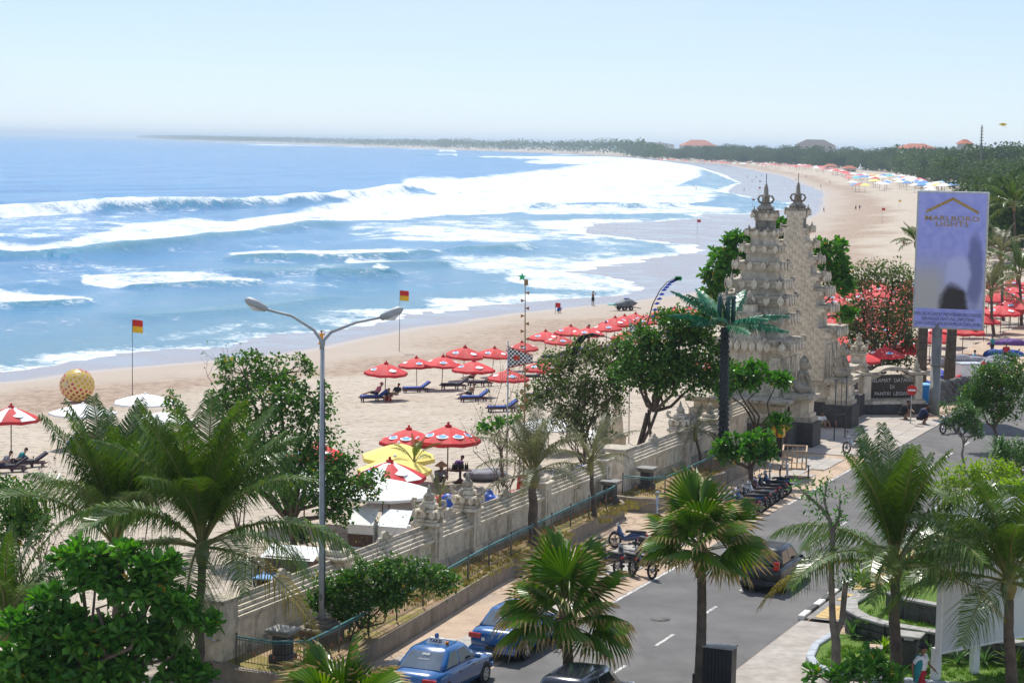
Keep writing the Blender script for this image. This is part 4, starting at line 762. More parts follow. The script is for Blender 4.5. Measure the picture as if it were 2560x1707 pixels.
palm('little palm sapling on the sand beside the yellow umbrellas', on_beach(1040, 92), PY(1035, 1165, 92), 1.5, 9, 27, 'coco', r0=.05, dist=(.4, .4, .2, 0), yel=0)
bare('twiggy_shrub', 'sparse twiggy shrub in front of the nearest red umbrellas', on_beach(1275, 92), [(1180, 1000), (1220, 960), (1250, 900), (1290, 940), (1320, 980), (1345, 1010), (1200, 1080), (1270, 1000), (1310, 1060), (1235, 1020), (1150, 1050), (1300, 900)], 92, .028, nleaf=1, sub=7)
tree('small_almond_tree', 'small almond sapling with few leaves left of the dusty palm', on_beach(1260, 91), [(1240, 1060, 35, 22), (1290, 1055, 25, 18), (1215, 1075, 25, 14)], 26, 9, (.25, .13), M_ALM, r0=.05, spread=.25, big=True)
bare('twiggy_thicket', 'wide thicket of thin grey branches in front of the red umbrella row', on_beach(1470, 103), [(1370, 930), (1400, 880), (1440, 860), (1480, 850), (1520, 860), (1560, 900), (1380, 1000), (1430, 940), (1490, 930), (1540, 950), (1580, 960), (1420, 1020), (1470, 990), (1520, 1010), (1390, 960), (1450, 900), (1510, 900), (1350, 980)], 103, .035, nleaf=4, sub=8, lsz=.16)
tree('olive_shrub', 'olive green leafy shrub spreading through the twiggy thicket', on_beach(1480, 104), [(1400, 915, 60, 45), (1470, 885, 65, 45), (1540, 930, 65, 55), (1440, 970, 75, 50), (1370, 975, 50, 45), (1500, 985, 70, 45), (1560, 870, 45, 35), (1330, 1000, 40, 35), (1430, 1040, 60, 35)], 420, 12, (.20, .13), M_OLV, r0=.07, spread=.35, cat='bush', shell=.2, stems=3)
tree('spreading_tree', 'dense green tree with leaning dark trunks behind the wall', on_beach(1595, 101), [(1600, 870, 60, 45), (1670, 830, 80, 50), (1740, 810, 70, 45), (1640, 910, 100, 50), (1730, 890, 85, 60), (1790, 940, 45, 50), (1590, 940, 70, 45), (1690, 950, 80, 40)], 430, 24, (.20, .15), M_HIB, r0=.15, spread=.4, stems=4)
tree('gate_almond', 'layered bright almond tree in front of the nearer gate tower', AW(100.8, 28.9, .5), [(1885, 930, 50, 26), (1850, 950, 55, 26), (1945, 955, 40, 20), (1812, 955, 28, 45), (1940, 1055, 38, 20, -1.5)], 120, 13, (.36, .18), M_ALM, r0=.10, spread=.3, big=True, up=.7)
tree('kerbside_almond', 'round almond tree at the road edge above the motorcycles', G(1886, 1238, 0), [(1850, 1120, 62, 34), (1900, 1110, 45, 30), (1815, 1135, 35, 20), (1900, 1135, 40, 22)], 110, 13, (.28, .145), M_ALM, r0=.14, spread=.3, big=True, up=.5)
tree('beach_almond', 'tall layered almond tree on the beach behind the split gate', on_beach(1960, 132), [(1835, 598, 32, 18), (1806, 642, 54, 16), (1800, 685, 46, 26), (1792, 735, 38, 28), (1880, 600, 30, 20), (1950, 563, 26, 12), (1953, 605, 22, 28), (2075, 622, 48, 20), (2088, 662, 42, 28), (2102, 712, 36, 26), (2112, 786, 28, 18), (1900, 660, 60, 40)], 330, 15, (.42, .22), M_ALM, r0=.2, spread=.35, big=True, up=.6)
tree('sparse_olive_tree', 'open branching olive tree in front of the red umbrellas beside the billboard', on_beach(2200, 150), [(2150, 700, 60, 40), (2230, 690, 60, 40), (2270, 740, 50, 50), (2160, 780, 60, 45), (2230, 800, 70, 50), (2180, 850, 70, 35), (2270, 850, 40, 40), (2120, 820, 40, 30), (2140, 880, 50, 30), (2240, 900, 50, 30)], 560, 11, (.26, .17), M_OLV, r0=.16, spread=.55, stems=5, shell=.15)
bare('bare_branches', 'bare brown branches fanning out through the olive tree beside the billboard', on_beach(2185, 149), [(2110, 740), (2150, 680), (2180, 640), (2220, 660), (2260, 690), (2290, 720), (2130, 800), (2210, 740), (2270, 800), (2165, 760), (2240, 840)], 149, .05, nleaf=0, sub=8)
tree('clipped_bush', 'dense rounded dark green bush at the right edge beyond the motorcycles', G(2490, 1125, 0), [(2510, 930, 60, 50), (2460, 960, 50, 50), (2530, 990, 50, 60), (2430, 990, 40, 35), (2480, 1020, 50, 35)], 330, 26, (.15, .085), M_HIB, r0=.12, spread=.3, cat='bush')
# pandanus and frangipani at the right edge
def strap_plant(name, label, base, n, L, w, mat, heads=1, up=.6, sp=.5, cat='plant', group=None):
    base = np.asarray(base, float); t = thing(name, label, cat, base, 0, group); V = []; Fq = []
    for h in range(heads):
        c = np.array([rng.normal(0, sp), rng.normal(0, sp * .6), abs(rng.normal(0, sp * .8))]) if heads > 1 else np.zeros(3)
        for i in range(n):
            az = rng.random() * 2 * PI; el = rng.uniform(.15, 1.35); ln = L * rng.uniform(.6, 1.1); d = np.array([math.cos(az) * math.cos(el), math.sin(az) * math.cos(el), math.sin(el)]); s = np.array([-math.sin(az), math.cos(az), 0]) * w * .5
            q = [c, c + d * ln * .45 + (0, 0, ln * .08 * up), c + d * ln * .8 - (0, 0, ln * .05), c + d * ln * 1.0 - (0, 0, ln * .34 * (1.3 - up))]; k = len(V)
            V += [q[0] - s * .6, q[0] + s * .6, q[1] + s, q[1] - s, q[2] + s * .8, q[2] - s * .8, q[3] + s * .1, q[3] - s * .1]; Fq += [(k, k + 1, k + 2, k + 3), (k + 3, k + 2, k + 4, k + 5), (k + 5, k + 4, k + 6, k + 7)]
    o = obj('leaves', np_mesh('leaves', np.array(V), np.array(Fq), mat), t); o['kind'] = 'stuff'
    if heads > 1: m = MB().tube([(0, 0, -.4), (0, 0, .3)], .1, 6); m.build('stem', M_BARKG, t)
    return t
pb = G(2500, 1235, 0); strap_plant('pandanus', 'strappy grey green pandanus below the dense bush', pb + (0, 0, 1.2), 46, 1.1, .07, M_STRAP, 7, .5, .55)
tree('frangipani', 'frangipani with bare forked branches left of the pandanus', G(2410, 1200, 0), [(2400, 1030, 50, 30), (2440, 1060, 40, 30), (2380, 1050, 30, 20)], 70, 14, (.26, .08), M_STRAP, M_BARKG, r0=.07, spread=.3)
tree('frangipani', 'low frangipani bush behind the right coconut palm', G(2440, 1330, 0), [(2400, 1190, 60, 30), (2470, 1180, 60, 30), (2360, 1220, 40, 30), (2520, 1200, 40, 40)], 120, 12, (.24, .08), M_LIME, M_BARKG, r0=.06, spread=.3)
# fan palms and right-hand palms
f1 = G(1424, 1748, 0); fan_palm('fan palm in front of the blue taxis', f1, PY(1408, 1540, f1[1]), 1.08, 19, 34)
f2 = G(1748, 1716, 0); fan_palm('fan palm on the tall bare trunk before the black car', f2, PY(1752, 1366, f2[1]), 1.0, 20, 32, .155)
f3 = G(855, 1930, 0); fan_palm('fan palm whose leaf tips rise from the bottom edge', f3, PY(850, 1818, f3[1]), 1.0, 22, 33)
r1 = G(2241, 1706, .3); palm('big coconut palm in the garden at the right', r1, PY(2236, 1425, r1[1]), 4.1, 26, 41, nl=96, lmax=.9, wd=.033, dist=(.36, .32, .24, .08), az0=2.1, r0=.19, yel=2)
r2 = G(2528, 1745, .3); palm('coconut palm at the right edge in front of the blank white signboard', r2, PY(2522, 1465, r2[1]), 3.9, 25, 42, nl=96, lmax=.95, wd=.033, dist=(.2, .3, .3, .2), az0=.3, r0=.18, yel=2)
# slim pruned tree by the garden corner
t19 = G(2090, 1712, .2); t_ = thing('pruned_tree', 'slim pruned tree with two bare stems at the garden corner', 'tree', t19); Yt = t19[1]
def pth(l, off=0): return [PY(x, y, Yt + off) - t19 for x, y in l]
m = MB().tube([(0, 0, -.1)] + pth([(2090, 1600), (2082, 1560), (2078, 1450), (2082, 1340), (2075, 1300), (2055, 1270), (2020, 1240), (1995, 1215)]), [.16, .13, .10, .085, .075, .06, .05, .035, .02], 8); m.tube(pth([(2088, 1590), (2105, 1550), (2112, 1480), (2115, 1455)]), [.10, .09, .085, .08], 7); m.tube(pth([(2082, 1330), (2098, 1290), (2100, 1240)]), [.06, .045, .02], 6); m.tube(pth([(2075, 1300), (2060, 1250), (2070, 1200)]), [.04, .03, .015], 5); m.build('trunk', M_BARKG, t_)
tips = np.array(pth([(1995, 1215), (2020, 1235), (2040, 1225), (2060, 1240), (2070, 1205), (2100, 1240), (2030, 1265), (2050, 1280), (2085, 1290), (2118, 1450), (2130, 1440), (2110, 1465), (2135, 1460), (2095, 1300)])); V, Fq = crown_leaves(tips, 30, .17, .06, .32, .2); o = obj('crown', np_mesh('crown', V, Fq, M_ALM), t_); o['kind'] = 'stuff'
tree('frangipani', 'frangipani with large pointed leaves at the bottom edge', G(2170, 1790, 0), [(2180, 1660, 60, 25), (2120, 1690, 50, 20), (2230, 1690, 40, 25), (2020, 1690, 30, 18)], 46, 11, (.34, .12), M_ALM, M_BARKG, r0=.06, spread=.3, big=True)
# palms beyond the billboard
for (px, py, Y, L, sd, lb) in ((2535, 520, 235, 4.2, 51, 'tall coconut palm top right of the billboard against the far trees'), (2500, 640, 205, 4.0, 52, 'coconut palm with hanging fronds right of the billboard'), (2548, 690, 190, 3.8, 53, 'coconut palm at the right edge level with the billboard'), (2478, 735, 178, 3.2, 54, 'lower dusty palm close to the billboard edge'), (2290, 612, 215, 2.6, 55, 'small palm peeking out left of the billboard')):
    palm(lb, on_beach(px, Y), PY(px, py, Y), L, 20, sd, 'far', M_PALMD if sd in (52, 54) else M_PALM, nl=30, lmax=.75, wd=.09, yel=0, dist=(.25, .3, .3, .15))
# ---- green plastic palm (aerial mast in disguise)
mp0 = AW(95.3, 29.1, .5); mpY = mp0[1]; t = thing('mast_palm', 'artificial green palm with dark scaly trunk and three upright aerials', 'mast', mp0); ctop = PY(1812, 818, mpY) - mp0
M_SCALE = plain('black_green_scales', (.022, .028, .026), .55, .4, 6)
MB().tube([(0, 0, -.2), ctop * .5, ctop], [.24, .21, .19], 12).build('trunk', M_SCALE, t)
sc_ = MB().box((0, 0, 0), (.15, .05, .20), taper=.55).mesh('trunk_scale', M_SCALE)
for r_ in range(26):
    for k in range(9):
        an = 2 * PI * (k + .5 * (r_ % 2)) / 9; z = ctop[2] * (r_ + .5) / 26; rad = .24 - .05 * z / ctop[2]; o = obj('trunk_scale', sc_, t, (ctop[0] * z / ctop[2] + math.cos(an) * rad, ctop[1] * z / ctop[2] + math.sin(an) * rad, z), (.35, 0, an + PI / 2 + PI))
MF = [frond_mesh(3.2, e0, e1, 70 + i, M_METALF, 54, .62, .10, 0) for i, (e0, e1) in enumerate(((85, 70), (42, 18), (22, -4), (8, -14)))]
for i in range(15):
    az = i * 2.39996 + .2; k = 0 if i < 2 else 1 + i % 3; obj('plastic_frond', MF[k], t, ctop + (0, 0, .05), (0, 0, az), (.95, .95, .95) if k else (.5, .5, .5))
for x, y in ((-.28, 0), (.12, -.1), (.4, .15)): MB().tube([ctop + (x, y, .1), ctop + (x, y, 1.5)], .11, 10).build('aerial', plain('dark_green_plastic', (.006, .05, .045), .4, .2, 5), t)
MB().tube([ctop + (-.28, 0, 1.3), ctop + (.4, .15, 1.45)], .03, 5).build('aerial_bracket', M_PICKET, t)
# ---- far forest along the beach
EDGE = np.array([G(x, y, -.4)[:2] for x, y in ((1600, 392), (1640, 394), (1794, 403), (2028, 417), (2219, 431), (2347, 459), (2432, 482), (2490, 530), (2530, 600), (2570, 680))]); EDGE = EDGE[np.argsort(EDGE[:, 1])]
def canopy_mesh(seed, n=3300):
    r = np.random.default_rng(seed); cl = []
    for _ in range(22): cl.append((r.normal(0, .45, 3) * (1, 1, .35) + (0, 0, .62 + .1 * r.normal()), r.uniform(.2, .36)))
    P = np.concatenate([c + unit(r.normal(size=(n // 22, 3))) * s * (.7 + .4 * r.random((n // 22, 1))) for c, s in cl]); P[:, 2] = np.maximum(P[:, 2], .12); V, Fq = crown_leaves(P, 1, .085, .07, .02, .6, r=r); return np_mesh('crown', V, Fq, M_FARL)
CAN = [canopy_mesh(100 + i) for i in range(6)]; FT = MB().tube([(0, 0, -.1), (.02, 0, .3), (0, 0, .55)], [.035, .03, .02], 6).mesh('trunk', M_BARKG)
r = np.random.default_rng(5); spots = []
for Yf in np.geomspace(300, 3700, 46):
    ex = np.interp(Yf, EDGE[:, 1], EDGE[:, 0]); wd = max(0, .29 * Yf - ex); k = int(np.clip(wd / (14 + Yf * .012), 1, 9))
    for j in range(k):
        x = ex + 5 + wd * ((j + r.random() * .8) / k) ** 1.5; spots.append((x, Yf * (1 + r.normal(0, .015)), j))
spots = spots[:298]
for i, (x, y, j) in enumerate(spots):
    h = (r.uniform(9, 13) if j == 0 else r.uniform(11.5, 16.5)) * (1.0 + .12 * (y > 900)); t = thing('forest_tree', 'leafy green tree in the hazy forest behind the far beach', 'tree', (x, y, beach_z(np.array([[x, y]]))[0]), r.random() * 6, 'trees of the far beach forest'); s = h * r.uniform(.95, 1.35)
    obj('crown', CAN[i % 6], t, None, None, (s, s, h)); obj('trunk', FT, t, None, None, (h, h, h))
# woods too far to count: bumpy belts of canopy
def belt(name, pts, hmin, hmax, depth, seed, n=4000, leaf=6.):
    pts = np.array(pts); L = np.r_[0, np.cumsum(np.hypot(*np.diff(pts, axis=0).T))]; rr = np.random.default_rng(seed); s = rr.random(n) * L[-1]; P = np.stack([np.interp(s, L, pts[:, k]) for k in (0, 1)], 1); d = rr.random(n) ** 1.5; P[:, 1] += d * depth
    hgt = hmin + (hmax - hmin) * fbm(P, 1 / 90., seed, 3) * (.6 + .8 * d); z = hgt * rr.random(n) ** .55; V, Fq = crown_leaves(np.c_[P, z], 1, leaf, leaf * .8, .1, .8, r=rr); return tag(obj(name, np_mesh(name, V, Fq, M_FARL)), kind='stuff')
far = [G(x, y - .8, SEA)[:2] for x, y in SHORE_PX[-8:]][::-1]
belt('far_shore_woods', far, 12, 34, 900, 61, 42000, 4.2)
belt('forest_floor_woods', [(EDGE[-1][0] + 40, EDGE[-1][1] + 10)] + [(np.interp(Y_, EDGE[:, 1], EDGE[:, 0]) + 20 + .0 * Y_, Y_) for Y_ in (3200, 2600, 2000, 1500, 1150)] , 6, 12, 160, 62, 14000, 2.4)
belt('inland_woods', [(.17 * Y_ + 60, Y_) for Y_ in (3900, 3000, 2200, 1600, 1100)] + [(.27 * Y_, Y_) for Y_ in (900, 1400, 2100, 3000, 4200)], 9, 19, 250, 63, 26000, 2.8)
# ================================================================ street furniture, signs, vehicles, garden
M_STEEL = plain('galvanised_steel', (.45, .46, .47), .35, .15, 6, metal=.9); M_LAMPG = plain('lamp_grey_paint', (.33, .35, .36), .5, .15, 3); M_WHITE = plain('white_paint', (.78, .78, .76), .5, .06, 2); M_BLACK = plain('black_paint', (.02, .02, .022), .45, .3, 5)
M_RED = plain('red_paint', (.55, .02, .02), .45, .15, 4); M_GOLD = plain('gold_paint', (.38, .26, .07), .4, .25, 6); M_WOOD = plain('pale_wood', (.42, .30, .19), .8, .3, 5, bump=.3); M_DWOOD = plain('dark_wood', (.10, .055, .04), .7, .3, 6)
M_GLASS = plain('car_glass', (.012, .015, .018), .06, .2, 2, spec=.8); M_TYRE = plain('tyre_rubber', (.02, .02, .02), .85, .3, 8); M_RIM = plain('alloy_rim', (.5, .5, .52), .3, .15, 8, metal=.8); M_TAIL = plain('red_lens', (.45, .012, .012), .2, .2, 9, coat=.6); M_CLEAR = plain('clear_lens', (.7, .7, .7), .15, .1, 9); M_TRIM = plain('black_plastic', (.03, .03, .032), .6, .2, 8); M_CHROME = plain('chrome', (.7, .7, .7), .12, .05, 4, metal=1.)
def text_mesh(txt, size, mat, ext=.004, sx=1.0, align='CENTER', bold=0.0, name='lettering', space=1.0):
    cu = bpy.data.curves.new('txt', 'FONT'); cu.body = txt; cu.size = size; cu.extrude = ext; cu.align_x = align; cu.align_y = 'CENTER'; cu.offset = bold; cu.resolution_u = 2; cu.space_character = space
    o = bpy.data.objects.new('txt', cu); COL.objects.link(o); bpy.context.view_layer.update(); me = bpy.data.meshes.new_from_object(o.evaluated_get(bpy.context.evaluated_depsgraph_get())); bpy.data.objects.remove(o); bpy.data.curves.remove(cu)
    me.name = name; me.materials.clear(); me.materials.append(mat); me.transform(Matrix.Diagonal((sx, 1, 1, 1)) if sx != 1 else Matrix.Identity(4)); return me
UP = (PI / 2, 0, 0)                                                 # text stands up facing -Y
# street lamp
lb = AW(54.35, 28.95, .56); lY = lb[1]; t = thing('street_lamp', 'tall grey double-armed street lamp on a stone foot', 'street lamp', lb); J = PY(806, 872, lY) - lb
MB().box((0, 0, .16), (1.0, 1.0, .34), RZ, ch=.03).box((0, 0, .38), (1.25, 1.25, .12), RZ, ch=.03).box((0, 0, .50), (.8, .8, .14), RZ, ch=.03).box((0, 0, .60), (.55, .55, .08), RZ, ch=.02).build('foot', stone('lamp_foot_stone', (.20, .17, .13)), t)
MB().tube([(0, 0, .5), J * .35, J * .351, J * .72, J * .721, J], [.105, .10, .09, .085, .075, .07], 12).build('pole', M_LAMPG, t); MB().tube([(.09, -.1, 1), J * .5 + (.09, -.1, 0), J * .9 + (.07, -.08, 0)], .016, 4).build('cable', M_TRIM, t)
for (pts, hd) in (([(806, 872), (802, 850), (785, 825), (730, 790), (664, 773)], [(668, 774), (640, 760), (612, 748)]), ([(806, 872), (810, 850), (828, 830), (890, 806), (955, 793)], [(950, 795), (978, 784), (1008, 771)])):
    q = [PY(x, y, lY) - lb for x, y in pts]; MB().tube(q, [.055, .05, .045, .04, .036], 8).build('arm', M_LAMPG, t); h = [PY(x, y, lY) - lb for x, y in hd]
    o = MB().tube([h[0], h[0] * .85 + h[1] * .15, h[1], h[1] * .3 + h[2] * .7, h[2]], [.05, .10, .13, .12, .03], 12).build('lamp_head', M_LAMPG, t); d_ = (h[2] - h[0]); MB().tube([h[0] + d_ * .25 - (0, 0, .10), h[1] + d_ * .1 - (0, 0, .14), h[0] + d_ * .85 - (0, 0, .09)], [.04, .09, .04], 10).build('lens', M_CLEAR, o)
# billboard
bb = G(2334, 1036, .02); bY = bb[1]; rzb = math.radians(-15); t = thing('billboard', 'tall lavender cigarette billboard on a steel pole', 'billboard', bb, rzb); zc = PY(2370, 652, bY)[2]; H_, W_ = 8.15, 4.15; xo = .62
def Z(v): return zc - H_ / 2 + v * H_
MB().box((xo, .25, zc), (W_, .5, H_), ch=.03).build('box', M_STEEL, t)
b = NB('billboard_print'); tcg = b.n('TexCoord').outputs['Generated']; sx_ = b.n('SeparateXYZ'); b.L(tcg, sx_.inputs[0]); gx, gz = sx_.outputs[0], sx_.outputs[2]
nn = b.noise(2.2, 4, .5); cbase = b.mix(b.smooth(nn, .35, .65), (.32, .36, .82), (.40, .44, .87)); sand_ = b.mix(b.smooth(b.math('ADD', gx, b.math('MULTIPLY', nn, .25)), .35, .75), (.50, .50, .48), (.44, .47, .72)); inph = b.math('MULTIPLY', b.math('GREATER_THAN', gz, .14), b.smooth(gz, .62, .30)); cc = b.mix(inph, cbase, sand_)
def blob(cx, cz, rx, rz_, lo=.75, hi=1.05):                         # the advertisement's picture is left as soft out-of-focus colour fields
    d = b.math('ADD', b.math('POWER', b.math('ABSOLUTE', b.math('DIVIDE', b.math('SUBTRACT', gx, cx), rx)), 2.), b.math('POWER', b.math('ABSOLUTE', b.math('DIVIDE', b.math('SUBTRACT', gz, cz), rz_)), 2.)); return b.math('MULTIPLY', b.math('SUBTRACT', 1, b.smooth(b.math('ADD', d, b.math('MULTIPLY', b.math('SUBTRACT', b.noise(1.3, 2, .5), .5), .8)), lo, hi)), b.math('GREATER_THAN', gz, .14))
cc = b.mix(b.math('MULTIPLY', blob(.86, .42, .13, .30, .4, 1.3), .8), cc, (.13, .15, .33)); cc = b.mix(blob(.62, .40, .20, .16, .4, 1.3), cc, (.52, .56, .86)); cc = b.mix(blob(.56, .14, .24, .20, .5, 1.2), cc, (.035, .028, .03))
M_PRINT = b.done(b.bsdf(cc, .55)); MB().box((xo, -.012, zc), (W_ - .22, .02, H_ - .22)).build('poster', M_PRINT, t)
m = MB()
for sgn in (-1, 1): m.slab([(0, 0), (1.52 * sgn, -.80), (1.52 * sgn, -.97), (0, -.18)][::sgn], np.array([xo, -.045, Z(.958)]), np.array([1., 0, 0]), np.array([0, 0, 1.]), np.array([0, 1., 0]), .02)
m.build('roof_emblem', M_GOLD, t)
obj('lettering', text_mesh('MARLBORO', .40, M_GOLD, .006, 1.5, bold=.003), t, (xo, -.035, Z(.803)), UP); obj('lettering', text_mesh('LIGHTS', .40, M_GOLD, .006, 1.5, bold=.003), t, (xo, -.035, Z(.762)), UP)
M_INK = plain('grey_ink', (.10, .10, .16), .7, .1, 3)
for i, s_ in enumerate(('MEROKOK DAPAT MENYEBABKAN KANKER,', 'SERANGAN JANTUNG, IMPOTENSI', 'DAN GANGGUAN KEHAMILAN DAN JANIN')): obj('lettering', text_mesh(s_, .30, M_INK, .003, .66), t, (xo, -.03, Z(.108 - .034 * i)), UP)
MB().tube([(0, .25, -.1), (0, .25, 1.6), (0, .25, 1.61), (0, .25, zc - H_ / 2 + .3)], [.33, .33, .30, .30], 14).build('pole', plain('grey_pole_paint', (.20, .20, .19), .55, .2, 2), t); MB().tube([(0, .25, 2.9), (0, .25, 3.0)], .34, 14).build('collar', plain('grey_pole_paint', (.2, .2, .19)), t)
for (px, lab) in ((2298, 'dark bare palm trunk just left of the billboard pole'), (2370, 'dark bare palm trunk just right of the billboard pole')):
    q = on_beach(px, 133); q[2] = 0; t = thing('palm_trunk', lab, 'trunk', q); MB().tube([(0, 0, -.2), (.05, 0, 3), (.12, 0, 7.5)], [.42, .34, .30], 10).build('bark', M_PTRUNK, t); MB().tube([(.0, 0, 2.4), (0, 0, 2.5)], .40, 10).build('bark_ring', M_PTRUNK, t)
# welcome sign
s0, s1 = G(2147, 1034, .02), G(2306, 1031, .02); sv = s1 - s0; rzs = math.atan2(sv[1], sv[0]); Ls = np.hypot(*sv[:2]); t = thing('welcome_sign', 'cream stone monument with black welcome panel near the gate', 'sign', (s0 + s1) / 2, rzs)
MB().box((0, .2, .28), (Ls + .4, 1.3, .56), ch=.03).build('plinth', M_DARKST, t); MB().box((0, .2, .66), (Ls + .1, 1.1, .2), ch=.03).build('base', M_CREAM, t); MB().box((0, .2, .8), (Ls - .1, .9, .1), ch=.02).build('base', M_CREAM2, t)
MB().box((0, .3, 1.55), (Ls - .3, .5, 1.45)).build('body', M_CREAM, t)
for sx in (-1, 1):
    MB().box((sx * (Ls / 2 - .4), .1, 1.55), (.5, .6, 1.45), ch=.02).build('pillar', M_CREAM, t); MB().lathe([(.26, 0), (.28, .1), (.14, .22), (.2, .34), (.08, .5), (.03, .78)], 8, (sx * (Ls / 2 - .4), .2, 2.5)).build('finial', M_CREAM2, t)
out = [(-Ls / 2 + .7, 0), (Ls / 2 - .7, 0), (Ls / 2 - .7, 1.05), (Ls / 2 - 1.2, 1.2), (Ls / 2 - 1.5, 1.38), (-Ls / 2 + 1.5, 1.38), (-Ls / 2 + 1.2, 1.2), (-Ls / 2 + .7, 1.05)]
MB().slab(out, np.array([0, -.02, .92]), np.array([1., 0, 0]), np.array([0, 0, 1.]), np.array([0, 1., 0]), .08).build('black_panel', plain('polished_black_granite', (.012, .013, .016), .2, .3, 3), t)
M_SILV = plain('silver_letters', (.55, .54, .50), .4, .2, 4)
for i, s_ in enumerate(('SELAMAT  DATANG', 'DI', 'PANTAI  LEGIAN')): obj('lettering', text_mesh(s_, .31, M_SILV, .012, 1.0), t, (.0, -.045, 1.97 - i * .40), UP)
cap = [(-Ls / 2 - .05, 2.3), (-Ls / 2 + 1.0, 2.3), (-Ls / 2 + 1.35, 2.52), (-Ls / 2 + 1.8, 2.6), (Ls / 2 - 1.8, 2.6), (Ls / 2 - 1.35, 2.52), (Ls / 2 - 1.0, 2.3), (Ls / 2 + .05, 2.3), (Ls / 2 + .05, 2.48), (Ls / 2 - 1.05, 2.48), (Ls / 2 - 1.45, 2.72), (Ls / 2 - 1.85, 2.8), (-Ls / 2 + 1.85, 2.8), (-Ls / 2 + 1.45, 2.72), (-Ls / 2 + 1.05, 2.48), (-Ls / 2 - .05, 2.48)]
MB().slab(cap, np.array([0, -.25, 0.]), np.array([1., 0, 0]), np.array([0, 0, 1.]), np.array([0, 1., 0]), .9).build('cap', M_CREAM2, t)
# road signs
def round_sign(label, px, py, base, r, bar_=True, rz=0.0):
    t = thing('road_sign', label, 'road sign', base, rz); c = PY(px, py, base[1]) - base; MB().tube([(0, 0, -.1), (0, 0, c[2] + r)], .035, 8).build('post', M_STEEL, t); n = 24
    MB().slab([(r * math.cos(2 * PI * k / n), r * math.sin(2 * PI * k / n)) for k in range(n)], np.array([0, -.06, c[2]]), np.array([1., 0, 0]), np.array([0, 0, 1.]), np.array([0, 1., 0]), .02).build('disc', M_RED, t)
    if bar_: MB().box((0, -.07, c[2]), (r * 1.5, .012, r * .32)).build('white_bar', M_WHITE, t)
round_sign('red no entry sign in front of the welcome monument', 2277, 975, G(2276, 1060, 0), .30); round_sign('red round sign half hidden by the dense bush', 2450, 918, G(2452, 1010, 0), .42, False, .9)
def post_frame(label, a, b_, h):                                    # empty portable sign frame
    t = thing('sign_frame', label, 'frame', a); v = b_ - a; f = plain('dark_blue_tube', (.03, .04, .06), .5, .2, 5)
    for q in (np.zeros(3), v): MB().tube([q, q + (0, 0, h)], .03, 6).build('post', f, t)
    for z in (h, h * .42): MB().tube([(0, 0, z), v + (0, 0, z)], .025, 6).build('crossbar', f, t)
    MB().tube([v * .55 + (0, 0, h * .42), v * .55 + (0, 0, h)], .02, 5).build('crossbar', f, t)
post_frame('empty dark metal sign frame standing on the plaza', G(2085, 1102, 0), G(2112, 1096, 0), 3.3)
t = thing('post_box', 'yellow post box on a black stand beside the gate plinth', 'post box', G(1944, 1140, 0), RZ)
MB().box((0, 0, .5), (.5, .4, 1.0), ch=.02).build('stand', M_BLACK, t); M_YEL = plain('yellow_enamel', (.66, .36, .015), .4, .12, 4); MB().box((0, 0, 1.42), (.62, .5, .85), ch=.04).build('box', M_YEL, t); MB().add([(-.34, -.28, 1.845), (.34, -.28, 1.845), (.34, .28, 1.845), (-.34, .28, 1.845), (0, -.28, 2.12), (0, .28, 2.12)], [(0, 1, 4), (1, 2, 5, 4), (2, 3, 5), (3, 0, 4, 5), (3, 2, 1, 0)]).build('roof', M_YEL, t); MB().box((0, -.256, 1.42), (.1, .02, .8)).build('stripe', plain('brown_paint', (.22, .07, .03), .6, .2, 5), t)
t = thing('meter_post', 'slim grey post with box top before the short planter', 'post', G(1641, 1330, 0), RZ); MB().tube([(0, 0, -.1), (0, 0, 1.55)], .05, 8).build('post', M_STEEL, t); MB().box((0, 0, 1.6), (.16, .16, .14), ch=.02).build('head', M_STEEL, t); MB().box((0, 0, 1.15), (.7, .05, .04)).build('arm', M_PICKET, t)
# blank white signboard (seen from behind) and its posts
p0, p1 = G(2343, 1716, 0), G(2433, 1692, 0); v = p1 - p0; rzw = math.radians(38); t = thing('blank_signboard', 'blank white signboard on two white posts in the right garden', 'signboard', p0, rzw); M_BLW = plain('pale_grey_panel', (.60, .63, .65), .5, .05, .6); d_ = np.hypot(*v[:2])
for x in (0.05, d_): MB().box((x, .12, .5), (.30, .16, 1.3), ch=.01).build('post', M_WHITE, t)
MB().box((2.2, -.02, 2.95), (4.5, .12, 3.9), ch=.01).build('panel', M_BLW, t)
for z in (1.02, 4.88): MB().box((2.2, .0, z), (4.56, .2, .06)).build('frame_edge', M_WHITE, t)
for x in (-.03, 4.43): MB().box((x, .0, 2.95), (.06, .2, 3.8)).build('frame_edge', M_WHITE, t)
MB().box((2.2, .5, 4.5), (4.3, .06, 1.4)).build('back_panel', M_WHITE, t)
t = thing('black_cabinet', 'tall black ribbed cabinet beside the tall fan palm trunk', 'cabinet', G(1768, 1716, 0), RZ); MB().box((.32, .05, .55), (.9, .5, 1.3), ch=.02).build('body', M_BLACK, t); MB().box((.32, .05, 1.23), (.96, .56, .06), ch=.02).build('lid', plain('grey_lid', (.3, .3, .3), .6, .1, 3), t)
for k in range(8): MB().box((-.06 + k * .108, -.21, .6), (.03, .03, 1.1)).build('rib', M_BLACK, t)
MB().box((-.25, .0, .15), (.3, .4, .5), ch=.02).build('side_box', M_BLACK, t)
